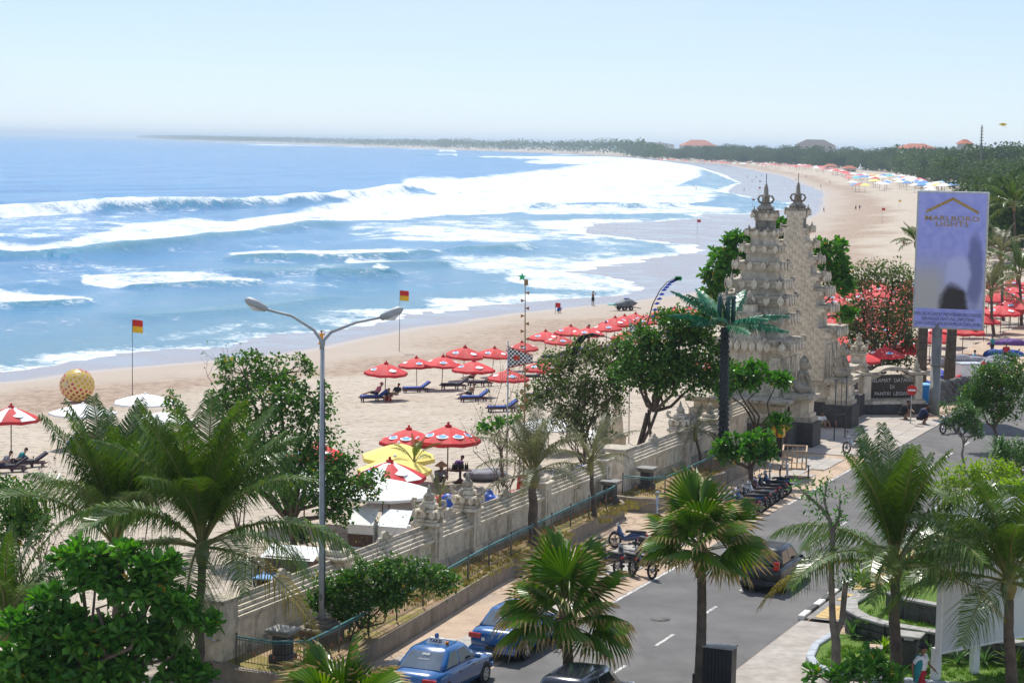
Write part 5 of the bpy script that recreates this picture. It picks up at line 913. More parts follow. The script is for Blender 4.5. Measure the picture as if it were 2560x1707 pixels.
# ---- cars
def car(name, label, loc, rz, L, W, belt, roof, gh, paint, tail='sedan', group=None):
    t = thing(name, label, 'car', loc, rz, group); h = L / 2; hw = W / 2
    st = [(-h, .80, .42, belt - .16), (-h + .07, .90, .30, belt - .05), (-h + .35, .97, .24, belt - .0), (-h * .5, 1, .2, belt), (0, 1, .2, belt - .02), (h * .45, 1, .2, belt - .05), (h * .72, .97, .22, belt - .13), (h - .1, .87, .30, belt - .22), (h, .74, .42, belt - .32)]
    if tail == 'hatch': st[0] = (-h, .86, .36, belt - .02)
    rings = []
    for y, k, z0, z1 in st:
        w = hw * k; zm = (z0 + z1) / 2; rings.append([(-w * .86, y, z0), (w * .86, y, z0), (w * .97, y, z0 + .1), (w, y, zm), (w * .985, y, z1 - .10), (w * .90, y, z1 - .015), (w * .5, y, z1 + .012), (-w * .5, y, z1 + .012), (-w * .90, y, z1 - .015), (-w * .985, y, z1 - .10), (-w, y, zm), (-w * .97, y, z0 + .1)])
    body = MB().loft(rings[::-1]).build('body', paint, t)
    (yb0, yb1, yt0, yt1) = gh; zb = belt - .03; wb, wt = hw * .89, hw * .70
    def ring(f, ex=0):
        w = wb + (wt - wb) * f; y0 = yb0 + (yt0 - yb0) * f; y1 = yb1 + (yt1 - yb1) * f; z = zb + (roof - zb) * f; c = .10
        return [(-w + c, y0, z), (w - c, y0, z), (w, y0 + c, z), (w, y1 - c, z), (w - c, y1, z), (-w + c, y1, z), (-w, y1 - c, z), (-w, y0 + c, z)]
    MB().loft([ring(0), ring(.35), ring(.9), [(x * .93, y * .985 + .0, z - .0) for x, y, z in ring(1.0)], [(x * .6, yt0 + (y - yt0) * .8 + (yt1 - yt0) * .1, roof + .035) for x, y, z in ring(1.0)]]).build('cabin', paint, t)
    def pane(nm, side, a0, a1, f0, f1, mat=M_GLASS):                # panes lie 8 mm proud of the cabin
        P = []
        for f, a in ((f0, a0), (f0, a1), (f1, a1), (f1, a0)):
            w = wb + (wt - wb) * f; y0 = yb0 + (yt0 - yb0) * f; y1 = yb1 + (yt1 - yb1) * f; z = zb + (roof - zb) * f
            if side in ('rear', 'front'): P.append(((a * 2 - 1) * (w - .10), (y0 - .008) if side == 'rear' else (y1 + .008), z + .003))
            else: P.append((side * (w + .008), y0 + .1 + (y1 - y0 - .2) * a, z))
        fl = (side == 'front') or side == -1
        return MB().add(P, [(0, 1, 2, 3) if not fl else (3, 2, 1, 0)]).build(nm, mat, t)
    rw = pane('rear_window', 'rear', .0, 1, .12, .86); pane('windscreen', 'front', .0, 1, .1, .88)
    for sd in (-1, 1):
        pane('side_window', sd, .06, .44, .14, .84); pane('side_window', sd, .48, .90, .14, .84)
        for y in (-h * .08, h * .38 if tail == 'sedan' else h * .36): MB().box((sd * hw * 1.0, y - .32, belt - .16), (.03, .14, .03)).build('door_handle', M_TRIM, t)
        MB().box((sd * (hw + .06), yb1 - .42, belt + .05), (.16, .12, .12), ch=.03).build('wing_mirror', paint, t)
        for y in (-h * .62, h * .62):
            wh = MB().tube([(sd * (hw - .19), y, .29), (sd * (hw + .0), y, .29)], .29, 16).build('wheel', M_TYRE, t); MB().tube([(sd * (hw + .001), y, .29), (sd * (hw + .012), y, .29)], .19, 14).build('rim', M_RIM, wh)
            for k in range(5): an = k * 2 * PI / 5; MB().box((sd * (hw + .014), y + math.cos(an) * .12, .29 + math.sin(an) * .12), (.01, .05, .05)).build('rim_slot', M_TRIM, wh)
            MB().tube([(sd * (hw - .12), y, .31), (sd * (hw - .004), y, .31)], .34, 18).build('wheel_arch', M_TRIM, t)
        tz = belt - .17 if tail == 'sedan' else belt + .02
        MB().box((sd * hw * .70, -h + .03, tz), (.40 if tail == 'sedan' else .2, .12, .15 if tail == 'sedan' else .3), ch=.02).build('tail_light', M_TAIL, t); MB().box((sd * hw * .62, h - .06, belt - .30), (.36, .14, .13), ch=.03).build('headlight', M_CLEAR, t)
    MB().box((0, -h + .03, .36), (W * .92, .2, .2), ch=.05).build('rear_bumper', paint if tail == 'sedan' else M_TRIM, t); MB().box((0, h - .04, .38), (W * .86, .2, .2), ch=.05).build('front_bumper', paint, t); MB().box((0, -h - .075, .47 if tail == 'hatch' else .44), (.40, .012, .13)).build('number_plate', M_BLACK, t)
    MB().box((0, (yt0 + yt1) / 2, roof + .035), (W * .5, (yt1 - yt0) * .7, .004)).build('roof_panel', paint, t)
    return t, rw
M_TAXI = plain('taxi_blue_paint', (.007, .10, .31), .22, .05, 1, spec=.6, coat=.8); M_CARBLK = plain('black_car_paint', (.008, .009, .010), .3, .1, 1, spec=.5, coat=.3); M_CARNAVY = plain('dark_navy_car_paint', (.012, .016, .030), .18, .1, 1, spec=.6, coat=.9)
M_REFLGLASS = plain('rear_glass_sky_sheen', (.10, .13, .17), .12, .2, 1.5, spec=1.0)  # paler base colour paints the sky's reflection into the taxis' rear windows
for (lab, a, w_c, sg) in (('blue taxi with roof sign parked nearest the camera', 52.75, 24.25, True), ('second blue taxi parked ahead, half hidden by a fan palm', 58.45, 24.25, True)):
    t, rw = car('taxi', lab, AW(a, w_c, 0), RZ, 4.15, 1.66, .94, 1.40, (-1.55, .95, -.82, .30), M_TAXI, 'sedan', 'blue taxis parked at the roadside'); rw.data.materials[0] = M_REFLGLASS
    o = MB().add([(-.30, -.1, 1.43), (.30, -.1, 1.43), (.30, .1, 1.43), (-.30, .1, 1.43), (-.22, -.03, 1.60), (.22, -.03, 1.60), (.22, .03, 1.60), (-.22, .03, 1.60)], [(3, 2, 1, 0), (4, 5, 6, 7), (0, 1, 5, 4), (1, 2, 6, 5), (2, 3, 7, 6), (3, 0, 4, 7)]).build('roof_sign', M_WHITE, t, loc=(0, -.35, .0))
    obj('lettering', text_mesh('TAKSI', .13, M_BLACK, .003, 1.1, bold=.003), o, (0, -.072, 1.515), (math.radians(68), 0, 0)); MB().ball((0, 0, 1.66), (.07, .07, .08), 8, 6).build('blue_lamp', M_TAXI, o); MB().tube([(.33, 0, 1.44), (.33, 0, 1.52)], .05, 8).build('orange_lamp', plain('orange_lens', (.6, .2, .02), .3, .1, 5), o)
    sl_ = math.atan2(1.40 - .91, .73); M_ST = plain('white_sticker', (.75, .75, .75), .5, .05, 2)
    obj('lettering', text_mesh('008', .13, M_ST, .002, 1.2), t, (0, -1.04, 1.285), (sl_, 0, 0)); obj('lettering', text_mesh('BLUE TAXI', .05, M_ST, .002, 1.3), t, (0, -1.19, 1.175), (sl_, 0, 0))
    for x in (-.30, .32): MB().box((x, -2.09, .68), (.11, .02, .10), ch=.005).build('badge', M_ST, t)
    MB().tube([(0, -2.085, .76), (0, -2.10, .76)], .045, 12).build('maker_emblem', M_CHROME, t)
t, _ = car('hatchback', 'black hatchback driving away in the middle of the road', AW(71.5, 19.78, 0), RZ, 3.75, 1.62, 1.0, 1.52, (-1.78, .75, -1.45, .1), M_CARBLK, 'hatch')
t, _ = car('people_carrier', 'dark navy people carrier whose roof shows at the bottom edge', AW(51.3, 19.35, 0), RZ, 4.2, 1.70, 1.02, 1.62, (-2.0, 1.05, -1.6, .35), M_CARNAVY, 'hatch')
# ---- motorcycles
def motorcycle(label, loc, rz, paint, lean=.12, group='parked motorcycles'):
    t = thing('motorcycle', label, 'motorcycle', loc, rz, group); t.rotation_euler = (0, lean, rz)
    for y, nm in ((-.62, 'wheel'), (.62, 'wheel')):
        n = 16; w = MB(); R_, r_ = .27, .05; vs = []; fs = []
        for i in range(n):
            for k in range(6): an = 2 * PI * i / n; bn = 2 * PI * k / 6; vs.append((r_ * math.sin(bn) * .9, y + (R_ + r_ * math.cos(bn)) * math.cos(an), .32 + (R_ + r_ * math.cos(bn)) * math.sin(an)))
        for i in range(n):
            for k in range(6): fs.append((i * 6 + k, i * 6 + (k + 1) % 6, ((i + 1) % n) * 6 + (k + 1) % 6, ((i + 1) % n) * 6 + k))
        o = w.add(vs, fs, 0, True).build('wheel', M_TYRE, t); MB().tube([(-.03, y, .32), (.03, y, .32)], .10, 10).build('hub', M_RIM, o)
        for k in range(5): an = k * 2 * PI / 5; MB().box((0, y + math.cos(an) * .17, .32 + math.sin(an) * .17), (.02, .05, .05)).build('spoke', M_RIM, o)
    MB().loft([[(-.05, y, z0), (.05, y, z0), (w, y, (z0 + z1) / 2), (w * .7, y, z1), (-w * .7, y, z1), (-w, y, (z0 + z1) / 2)] for y, w, z0, z1 in ((-.85, .05, .66, .74), (-.6, .11, .52, .76), (-.2, .13, .40, .74), (.1, .10, .34, .52), (.35, .12, .40, .66), (.48, .10, .60, .92))][::-1]).build('body', paint, t)
    MB().loft([[(-w, y, z), (w, y, z), (w * .8, y, z + .09), (-w * .8, y, z + .09)] for y, w, z in ((-.78, .08, .75), (-.4, .13, .74), (.0, .11, .70), (.12, .06, .66))][::-1]).build('seat', M_TRIM, t)
    MB().tube([(0, .64, .34), (0, .50, .80), (0, .44, .98)], .035, 7).build('fork', M_STEEL, t); MB().tube([(-.32, .34, 1.0), (-.15, .44, .99), (.15, .44, .99), (.32, .34, 1.0)], .018, 6).build('handlebar', M_TRIM, t); MB().ball((0, .52, .92), (.10, .08, .09), 10, 6).build('headlight', M_CLEAR, t)
    for s in (-1, 1): MB().tube([(s * .24, .40, 1.0), (s * .27, .40, 1.14)], .008, 4).ball((s * .28, .39, 1.18), (.06, .015, .04), 8, 5).build('mirror', M_TRIM, t)
    MB().box((0, -.86, .70), (.12, .05, .07), ch=.01).build('tail_light', M_TAIL, t); MB().tube([(.13, .05, .26), (.15, -.4, .30), (.15, -.78, .38)], [.03, .05, .055], 8).build('exhaust', M_TRIM, t); MB().box((0, -.72, .56), (.10, .34, .03)).build('mudguard', M_TRIM, t); MB().loft([[(-.045, y, z), (.045, y, z), (.03, y, z + .04), (-.03, y, z + .04)] for y, z in ((.38, .62), (.6, .66), (.8, .56))][::-1]).build('front_mudguard', paint, t)
    MB().box((0, -.9, .56), (.2, .01, .1)).build('number_plate', M_TRIM, t); return t
P_ = [plain('moto_black', (.014, .014, .016), .25, .2, 3, coat=.6), plain('moto_blue', (.015, .05, .16), .3, .2, 3, coat=.6), plain('moto_silver', (.32, .33, .35), .3, .2, 3, coat=.5), plain('moto_maroon', (.12, .015, .02), .3, .2, 3, coat=.6)]
rowlab = ['black motorcycle nearest the camera in the row under the kerbside tree', 'second motorcycle of the row under the kerbside tree, blue', 'third motorcycle of the row under the kerbside tree, black', 'silver motorcycle in the middle of the row under the kerbside tree', 'maroon motorcycle of the row under the kerbside tree', 'black motorcycle second from the far end of the kerbside row', 'blue motorcycle with raised mirrors at the far end of the kerbside row']
for i in range(7): motorcycle(rowlab[i], AW(84.3 + i * 1.02, 24.9 + .05 * i, 0), RZ + PI / 2 - .25 + rng.normal(0, .08), P_[[0, 1, 0, 2, 3, 0, 1][i]], .1, 'motorcycles parked at the kerb')
for lab, x, y, az, k in (('black motorcycle parked nearest the fan palm before the blue taxis', 1605, 1440, .5, 0), ('dark motorcycle standing behind the fan palm crown', 1560, 1432, .4, 0), ('blue motorcycle with a white fairing on the sandy verge', 1568, 1375, .9, 1), ('black motorcycle alone on the verge beside the second fan palm', 1645, 1400, -2.2, 0), ('black scooter hidden among fan leaves on the verge', 1520, 1430, .5, 0), ('black motorcycle parked below the billboard', 2375, 1083, 2.3, 0), ('dark motorcycle beside the dense bush below the billboard', 2425, 1088, 2.1, 3), ('silver motorcycle standing alone on the plaza', 2136, 1138, .6, 2)): motorcycle(lab, G(x, y, 0), az, P_[k], .1, 'motorcycles standing about')
# handcart and metal trolley
t = thing('handcart', 'pale wooden slatted handcart parked beyond the motorcycles', 'handcart', G(1985, 1196, 0), RZ + .25); MB().box((0, 0, .62), (1.15, 2.0, .08)).build('deck', M_WOOD, t)
for x in (-.55, .55):
    for y in (-.95, 0, .95): MB().box((x, y, 1.05), (.06, .06, .8)).build('post', M_WOOD, t)
    for k in range(9): MB().box((x, -.85 + k * .21, 1.0), (.025, .05, .7)).build('slat', M_WOOD, t)
    MB().box((x, 0, 1.44), (.07, 2.05, .06)).build('rail', M_WOOD, t); w = MB().tube([(x * 1.15, .1, .32), (x * 1.15 + .06 * (1 if x > 0 else -1), .1, .32)], .32, 16).build('wheel', M_TYRE, t); MB().tube([(x * 1.28, .1, .32), (x * 1.30, .1, .32)], .2, 12).build('rim', M_RIM, w)
for y in (-.98, .98):
    MB().box((0, y, 1.441), (1.1, .06, .06)).build('rail', M_WOOD, t)
    for k in range(4): MB().box((-.36 + k * .24, y, 1.0), (.05, .025, .7)).build('slat', M_WOOD, t)
for x in (-.4, .4): MB().tube([(x, -1.0, .66), (x, -2.1, .85)], .03, 6).build('handle', M_STEEL, t)
t = thing('metal_trolley', 'open metal frame trolley between motorcycles and wooden handcart', 'trolley', G(1945, 1222, 0), RZ + .3)
for x in (-.4, .4):
    for y in (-.7, .7): MB().tube([(x, y, .1), (x, y, 1.25)], .025, 6).build('upright', M_STEEL, t)
    for z in (.4, .85, 1.25): MB().tube([(x, -.7, z), (x, .7, z)], .02, 6).build('rail', M_STEEL, t)
for y in (-.7, .7):
    for z in (.4, 1.25): MB().tube([(-.4, y, z), (.4, y, z)], .02, 6).build('rail', M_STEEL, t)
for x in (-.4, .4):
    for y in (-.6, .6): MB().tube([(x - .02, y, .1), (x + .02, y, .1)], .1, 10).build('caster', M_TYRE, t)
# ---- right-hand pavement, painted kerb and garden
strip('driveway', [(30, 17.35), (30, 12), (59.3, 12), (60.2, 15.75), (66.2, 15.9), (66.2, 17.35)], .03, stone('worn_concrete', (.36, .33, .30), (.22, .19, .16), .8, sc=.5)); strip('footpath', [(66.2, 17.2), (66.2, 15.6), (104, 15.6), (104, 17.2)], .12, stone('grey_footpath', (.24, .235, .23), (.14, .13, .12), .6, sc=.6))
kerb = tag(bpy.data.objects.new('kerb', None), kind='structure'); COL.objects.link(kerb); kb = [MB().box((0, 0, 0), (.24, .93, .26), ch=.03).mesh('kerb_block', m_) for m_ in (M_KW, M_KB)]
for i in range(40): obj('kerb_block', kb[i % 2], kerb, AW(66.7 + i * .95, 17.38, .06), (0, 0, RZ))
yt = tag(bpy.data.objects.new('tactile_paving', None), kind='structure'); COL.objects.link(yt); M_TACT = plain('worn_yellow_tile', (.50, .34, .13), .8, .35, 3, stain=(.25, .22, .18)); ym = MB().box((0, 0, 0), (.42, .40, .03), ch=.008).mesh('yellow_tile', M_TACT)
for i in range(44):
    a_ = 66.6 + i * .42
    for k in range(2):
        if rng.random() < .2: continue
        obj('yellow_tile', ym, yt, AW(a_, 16.75 - k * .43, .126), (0, 0, RZ))
b = NB('lawn'); wp = b.world(); c = b.mix(b.smooth(b.noise(3, 6, .7, wp), .35, .65), (.07, .15, .02), (.14, .21, .035)); M_LAWN = b.done(b.bsdf(c, .9, 0, .2, b.bump(b.noise(25, 5, .7, wp), .8, .05)))
bed = [(64.5, 15.75), (62.5, 15.9), (60.9, 15.65), (59.9, 15.2), (59.45, 14.4), (59.5, 12.6), (59.7, 10.5), (59.8, 2), (64.6, 2), (64.6, 12)]
strip('lawn', bed, .13, M_LAWN)
gk = thing('garden_kerb', 'pale blue grey rounded kerb around the right-hand lawn', 'kerb'); M_GK = plain('pale_blue_kerb', (.38, .42, .46), .8, .15, 2, bump=.2)
for (p, q) in zip(bed[:7], bed[1:8]):
    n = max(1, int(math.hypot(q[0] - p[0], q[1] - p[1]) / .6))
    for k in range(n):
        a0, a1 = np.array(p) + (np.array(q) - p) * k / n, np.array(p) + (np.array(q) - p) * (k + 1) / n; mm = (a0 + a1) / 2; c = AW(mm[0], mm[1], .1); dd = AW(*(a1 - a0)); MB().box(c, (np.hypot(*dd[:2]) + .01, .26, .24), math.atan2(dd[1], dd[0]), ch=.03).build('kerb_stone', M_GK, gk)
wallpts = [(68.5, 15.6), (66.3, 15.75), (65.2, 15.45), (64.3, 14.8), (63.7, 13.9), (63.4, 12.5), (63.2, 10.9), (63.1, 8.5), (63.1, 5)]
rw_ = thing('garden_wall', 'low curved dark stone bed wall with pale cap in the garden', 'wall'); M_RUB = stone('dark_rubble', (.10, .095, .09), (.03, .03, .03), .7, sc=3); M_CAPG = stone('grey_wall_cap', (.34, .33, .31), (.15, .14, .12), .5)
for (p, q) in zip(wallpts[:-1], wallpts[1:]):
    n = max(1, int(math.hypot(q[0] - p[0], q[1] - p[1]) / .7))
    for k in range(n):
        a0, a1 = np.array(p) + (np.array(q) - p) * k / n, np.array(p) + (np.array(q) - p) * (k + 1) / n; mm = (a0 + a1) / 2; c = AW(mm[0], mm[1], 0); dd = AW(*(a1 - a0)); ln = np.hypot(*dd[:2]); rz_ = math.atan2(dd[1], dd[0])
        for r_ in range(3): MB().box(c + (0, 0, .13 + r_ * .235), (ln - .02, .34 + rng.random() * .05, .225), rz_, ch=.03).build('wall_stone', M_RUB, rw_)
        MB().box(c + (0, 0, .78), (ln + .0, .46, .09), rz_, ch=.015).build('cap_stone', M_CAPG, rw_)
strip('raised_lawn', wallpts + [(75, 5), (75, 15.3)], .70, M_LAWN)
up_ = thing('garden_wall', 'upper dark garden wall panel with pale cap behind the palm trunk', 'wall')
for (p, q) in zip([(65.9, 14.4), (65.2, 13.7), (64.8, 12.6)], [(65.2, 13.7), (64.8, 12.6), (64.6, 11.2)]):
    mm = (np.array(p) + q) / 2; c = AW(mm[0], mm[1], 0); dd = AW(*(np.array(q) - p)); ln = np.hypot(*dd[:2]); MB().box(c + (0, 0, .98), (ln, .22, .60), math.atan2(dd[1], dd[0])).build('wall_panel', M_RUB, up_); MB().box(c + (0, 0, 1.32), (ln + .02, .34, .08), math.atan2(dd[1], dd[0]), ch=.01).build('cap_stone', M_CAPG, up_)
t = thing('bollard_light', 'square dark bollard with pale flat cap beside the palm trunk', 'bollard', G(2272, 1664, .13), RZ); MB().box((0, 0, .4), (.5, .5, .8), ch=.02).build('body', M_DARKST, t); MB().box((0, 0, .86), (.3, .3, .12)).build('neck', M_STEEL, t); MB().box((0, 0, .96), (.78, .78, .07), ch=.02).build('cap', M_CAPG, t)
t = thing('stone_trough', 'small square stone planter box on the garden lawn', 'planter', G(2182, 1640, .13), RZ + .2); MB().box((0, 0, .16), (.5, .5, .32), taper=1.15).build('trough', M_CAPG, t); MB().box((0, 0, .33), (.4, .4, .02)).build('soil', M_SOIL, t)
SP = [('clump of strap-leaved lilies by the garden wall foot, leftmost', 2130, 1590, 36, .85, M_STRAP), ('clump of strap-leaved lilies below the curved wall', 2180, 1600, 40, .8, M_STRAP), ('bright yellow green bromeliad clump beside the palm trunk', 2210, 1625, 36, .6, M_LIME), ('tall strap-leaved lily right of the bollard', 2330, 1650, 30, .9, M_STRAP), ('lily clump under the blank signboard', 2395, 1660, 30, .8, M_STRAP), ('lily clump between the signboard posts', 2460, 1660, 34, .8, M_STRAP), ('lily clump at the right edge below the signboard', 2535, 1668, 34, .8, M_LIME)]
for lb_, x, y, n, L, mt in SP: strap_plant('lily_clump', lb_, G(x, y, .13), n, L, .06, mt, 1, .9, group='lilies in the right garden')
SP2 = [('tall iris-like leaves on the raised lawn behind the palm trunk', 2290, 1440, 60, 1.0, M_STRAP), ('grassy green clump above the upper garden wall', 2330, 1450, 60, .9, M_LIME), ('green leafy clump on the raised bed left of the palm', 2170, 1440, 40, 1.0, M_STRAP), ('leafy clump at the raised bed corner near the footpath', 2195, 1480, 30, .8, M_LIME)]
for lb_, x, y, n, L, mt in SP2: strap_plant('iris_clump', lb_, G(x, y, .72), n, L, .06, mt, 3, .9, .35, group='plants on the raised bed')
strap_plant('red_cordyline', 'small red leaved cordyline on the raised bed', G(2335, 1555, .72), 16, .5, .07, plain('red_leaf', (.32, .03, .02), .5, .3, 4), 1, .9)
sp = [AW(*q, .13) for q in [(rng.uniform(59.7, 63.0), rng.uniform(9, 15.3)) for _ in range(500)]] + [AW(*q, .70) for q in [(rng.uniform(63.9, 66), rng.uniform(8, 15)) for _ in range(300)]]
tag(obj('lawn_grass', tufts('lawn_grass', sp, leafmat('lawn_blades', (.06, .15, .02), (.14, .24, .04), .5, .3), .09, .012, 14)), 'mown green grass blades on the garden lawns', 'grass', kind='stuff')
for (lb_, x, y, z, bl) in (('round leafy shrub mass behind the blank signboard', 2400, 1500, .7, [(2400, 1330, 70, 50), (2470, 1360, 60, 50), (2350, 1390, 50, 40)]), ('green shrub at the right edge behind the signboard', 2530, 1480, .7, [(2520, 1300, 50, 50), (2540, 1240, 40, 40), (2480, 1270, 40, 30)])): tree('garden_shrub', lb_, G(x, y, z), bl, 150, 18, (.17, .09), M_HIB if x < 2500 else M_LIME, r0=.06, spread=.35, cat='shrub', stems=3)
for i, (px, py) in enumerate(((2560, 1150), (2600, 1250))): tree('garden_shrub', ['leafy shrub filling the right edge below the pandanus', 'leafy shrub beyond the right edge of the garden'][i], G(px, py + 100, 0), [(px, py, 70, 50), (px - 40, py + 40, 50, 40)], 120, 18, (.2, .08), M_STRAP, r0=.06, spread=.4, cat='shrub', stems=3)
# ================================================================ beach: umbrellas, loungers, flags, people, far things
M_URED = plain('red_canvas', (.55, .025, .03), .75, .14, 1.5, rand=.32); M_UWHITE = plain('white_canvas', (.82, .82, .80), .8, .05, 2); M_UYEL = plain('yellow_canvas', (.84, .68, .18), .8, .08, 1.5); M_UBLUE = plain('blue_canvas', (.10, .28, .60), .8, .15, 2, rand=.3); M_UPINK = plain('faded_red_canvas', (.60, .16, .15), .8, .15, 2, rand=.3); M_UCYAN = plain('turquoise_canvas', (.06, .48, .55), .8, .15, 2, rand=.2)
M_LOGOW = plain('white_print', (.80, .80, .80), .7, .05, 4); M_LOGOB = plain('blue_print', (.10, .32, .62), .7, .15, 6); M_POLE = plain('umbrella_pole_wood', (.16, .10, .07), .7, .2, 5); M_BLUEM = plain('blue_mattress', (.025, .07, .30), .8, .2, 3); M_PURPW = plain('purple_brown_wood', (.085, .04, .055), .75, .3, 4); M_BLACKM = plain('dark_mattress', (.03, .03, .045), .8, .2, 3)
def canopy_pts(R, h, n=8, k=5, val=.16, sag=.08):
    V = [(0, 0, h)]; Fq = []
    for j in range(1, k + 1):
        f = j / k
        for i in range(n):
            for s in (0, .5):
                an = 2 * PI * (i + s) / n; rr = R * f * (1 if s == 0 else math.cos(PI / n) * (1 - .02 * f)); V.append((rr * math.cos(an), rr * math.sin(an), h * (1 - f) ** 1.0 + h * .16 * f * (1 - f) * 2 - (sag * f * .5 if s else 0)))
    m = 2 * n
    for i in range(m): Fq.append((0, 1 + i, 1 + (i + 1) % m))
    for j in range(k - 1):
        for i in range(m): a = 1 + j * m; Fq.append((a + i, a + m + i, a + m + (i + 1) % m, a + (i + 1) % m))
    return V, Fq, m
def canopy_mesh_(R, h, mats, n=8, val=.16, alt=False, name='canopy'):
    V, Fq, m = canopy_pts(R, h, n); mb = MB(); mb.add(V, Fq, 0)
    if alt: mb.m = [((f[-1] - 1) % m // 2) % 2 if len(f) == 4 else ((f[1] - 1) // 2) % 2 for f in mb.f]
    return mb.mesh(name, mats)
def valance_mesh(R, val, mats, n=8, sag=.08):
    mb = MB(); m = 2 * n; top = []; bot = []
    for i in range(n):
        for s in (0, .5):
            an = 2 * PI * (i + s) / n; rr = R * (1 if s == 0 else math.cos(PI / n) * .98); z = -(sag * .5 if s else 0); top.append((rr * math.cos(an), rr * math.sin(an), z)); bot.append((rr * 1.01 * math.cos(an), rr * 1.01 * math.sin(an), z - val * (1 if s else .85)))
    mb.add(top + bot, [(i, m + i, m + (i + 1) % m, (i + 1) % m) for i in range(m)]); return mb.mesh('valance', mats)
def logo_mesh(R, h, mat, r, f=.66, k=0, n=8, lift=.018, sub=0.0):   # an oval printed on one panel, laid just above it
    an = 2 * PI * (k + .5) / n; rr = R * f * math.cos(PI / n); slope = math.atan2(h, R * math.cos(PI / n)) * .86; z = h * (1 - f) + h * .32 * f * (1 - f) - .04 * f; ca, sa = math.cos(an), math.sin(an)
    ex = np.array([-sa, ca, 0]); ey = np.array([-ca * math.cos(slope), -sa * math.cos(slope), math.sin(slope)]); ez = np.cross(ex, ey); ez = ez if ez[2] > 0 else -ez; c = np.array([rr * ca, rr * sa, z]) + ez * (lift + sub); N_ = 16
    return MB().add([c + ex * r * 1.15 * math.cos(2 * PI * i / N_) + ey * r * .85 * math.sin(2 * PI * i / N_) for i in range(N_)], [tuple(range(N_))]).mesh('logo', mat)
U_R, U_H = 1.42, .58
UM = {'red': canopy_mesh_(U_R, U_H, [M_URED]), 'white': canopy_mesh_(1.9, .5, [M_UWHITE]), 'yellow': canopy_mesh_(1.75, .62, [M_UYEL]), 'redwhite': canopy_mesh_(U_R, U_H, [M_URED, M_UWHITE], alt=True), 'blue': canopy_mesh_(U_R, U_H, [M_UBLUE]), 'pink': canopy_mesh_(U_R, U_H, [M_UPINK]), 'cyan': canopy_mesh_(1.7, .5, [M_UCYAN])}
VAL = {'red': valance_mesh(U_R, .17, M_URED), 'white': valance_mesh(1.9, .10, M_UWHITE), 'yellow': valance_mesh(1.75, .2, M_UYEL), 'redwhite': valance_mesh(U_R, .17, M_URED)}
LOG = [(logo_mesh(U_R, U_H, M_LOGOW, .24, k=k), logo_mesh(U_R, U_H, M_LOGOB, .16, k=k, sub=.008)) for k in range(8)]
POLE_M = MB().tube([(0, 0, 0), (0, 0, 2.35)], .028, 6).mesh('pole', M_POLE); CAPM = MB().lathe([(.16, 0), (.15, .05), (.05, .09), (.06, .15), (.015, .2)], 8).mesh('cap', M_URED); CAPW = MB().lathe([(.10, 0), (.08, .05), (.02, .12)], 8).mesh('cap', M_UWHITE)
def umbrella(label, p, kind='red', h=1.78, rz=0.0, group=None, logos=True, tilt=0.0, sc=1.0):
    t = thing('beach_umbrella', label, 'umbrella', p, rz, group); t.rotation_euler = (tilt, tilt * .4, rz); t.scale = (sc, sc, sc); hh_ = {'white': .5, 'yellow': .62, 'cyan': .5}.get(kind, U_H)
    c = obj('canopy', UM[kind], t, (0, 0, h)); obj('pole', POLE_M, t, (0, 0, h + hh_ - 2.35)).scale = (1, 1, 1); obj('cap', CAPM if kind in ('red', 'redwhite') else CAPW, t, (0, 0, h + hh_ - .02))
    if kind in VAL: obj('valance', VAL[kind], t, (0, 0, h))
    if logos and kind in ('red', 'redwhite'):
        for k in range(0, 8, 1 if kind == 'red' and logos == 2 else 2):
            lo = obj('logo', LOG[k][0], c); 
            if (k // 2) % 2 == 0 or logos == 2: obj('logo_swirl', LOG[k][1], lo)
    return t
FRONT = [(962, 999), (1042, 971), (1104, 974), (1157, 950), (1230, 941), (1183, 992), (1270, 1012), (1309, 926), (1355, 985), (1362, 901), (1397, 908), (1424, 884), (1468, 888), (1517, 873), (1536, 862), (1564, 905), (1558, 856), (1586, 850), (1608, 852), (1646, 840), (1684, 833), (1720, 828), (1756, 990), (1720, 985)]
WHO = ['first red umbrella of the front row, over two seated people', 'second red umbrella of the front row with an empty blue lounger', 'third red umbrella of the front row', 'fourth red umbrella of the front row', 'fifth red umbrella of the front row, left of the chequered flag', 'red umbrella set forward below the front row over a lounger', 'red umbrella behind the twiggy shrub, lowest before the flag', 'red umbrella right behind the chequered flag', 'red umbrella low right of the chequered flag', 'red umbrella next to the tall bamboo pole', 'red umbrella overlapping its neighbour beside the bamboo pole', 'red umbrella left of the black arched banner', 'red umbrella under which standing people gather', 'red umbrella right of the arched banner', 'red umbrella touching the one right of the arched banner', 'red umbrella low above the thicket by the second chequered flag', 'sixth-last red umbrella of the front row', 'fifth-last red umbrella of the front row', 'red umbrella beneath the curved penjor pole', 'third-last red umbrella of the front row', 'second-last red umbrella of the front row', 'last red umbrella of the front row beside the gate tree', 'red umbrella glimpsed under the dense tree, right one', 'red umbrella glimpsed under the dense tree, left one']
ULOC = []
for (x, y), lb_ in zip(FRONT, WHO): p = B(x, y); ULOC.append(p); umbrella(lb_, p, 'red', 1.80, rng.random() * 1.5, 'red umbrellas on the beach', 1, rng.normal(0, .05), sc=rng.uniform(.93, 1.06))
umbrella('near red umbrella left of the pair behind the yellow umbrellas', B(1020, 1205), 'red', 1.95, .3, 'red umbrellas on the beach', 2, sc=1.02); umbrella('near red umbrella right of the pair, over the drinks stall', B(1118, 1213), 'red', 2.0, .15, 'red umbrellas on the beach', 2, sc=1.1)
umbrella('upper yellow umbrella of the pair in front of the red ones', B(995, 1235), 'yellow', 1.75, .5, 'yellow umbrellas'); umbrella('lower yellow umbrella of the pair, nearer the wall', B(985, 1258), 'yellow', 1.62, .1, 'yellow umbrellas', sc=.95)
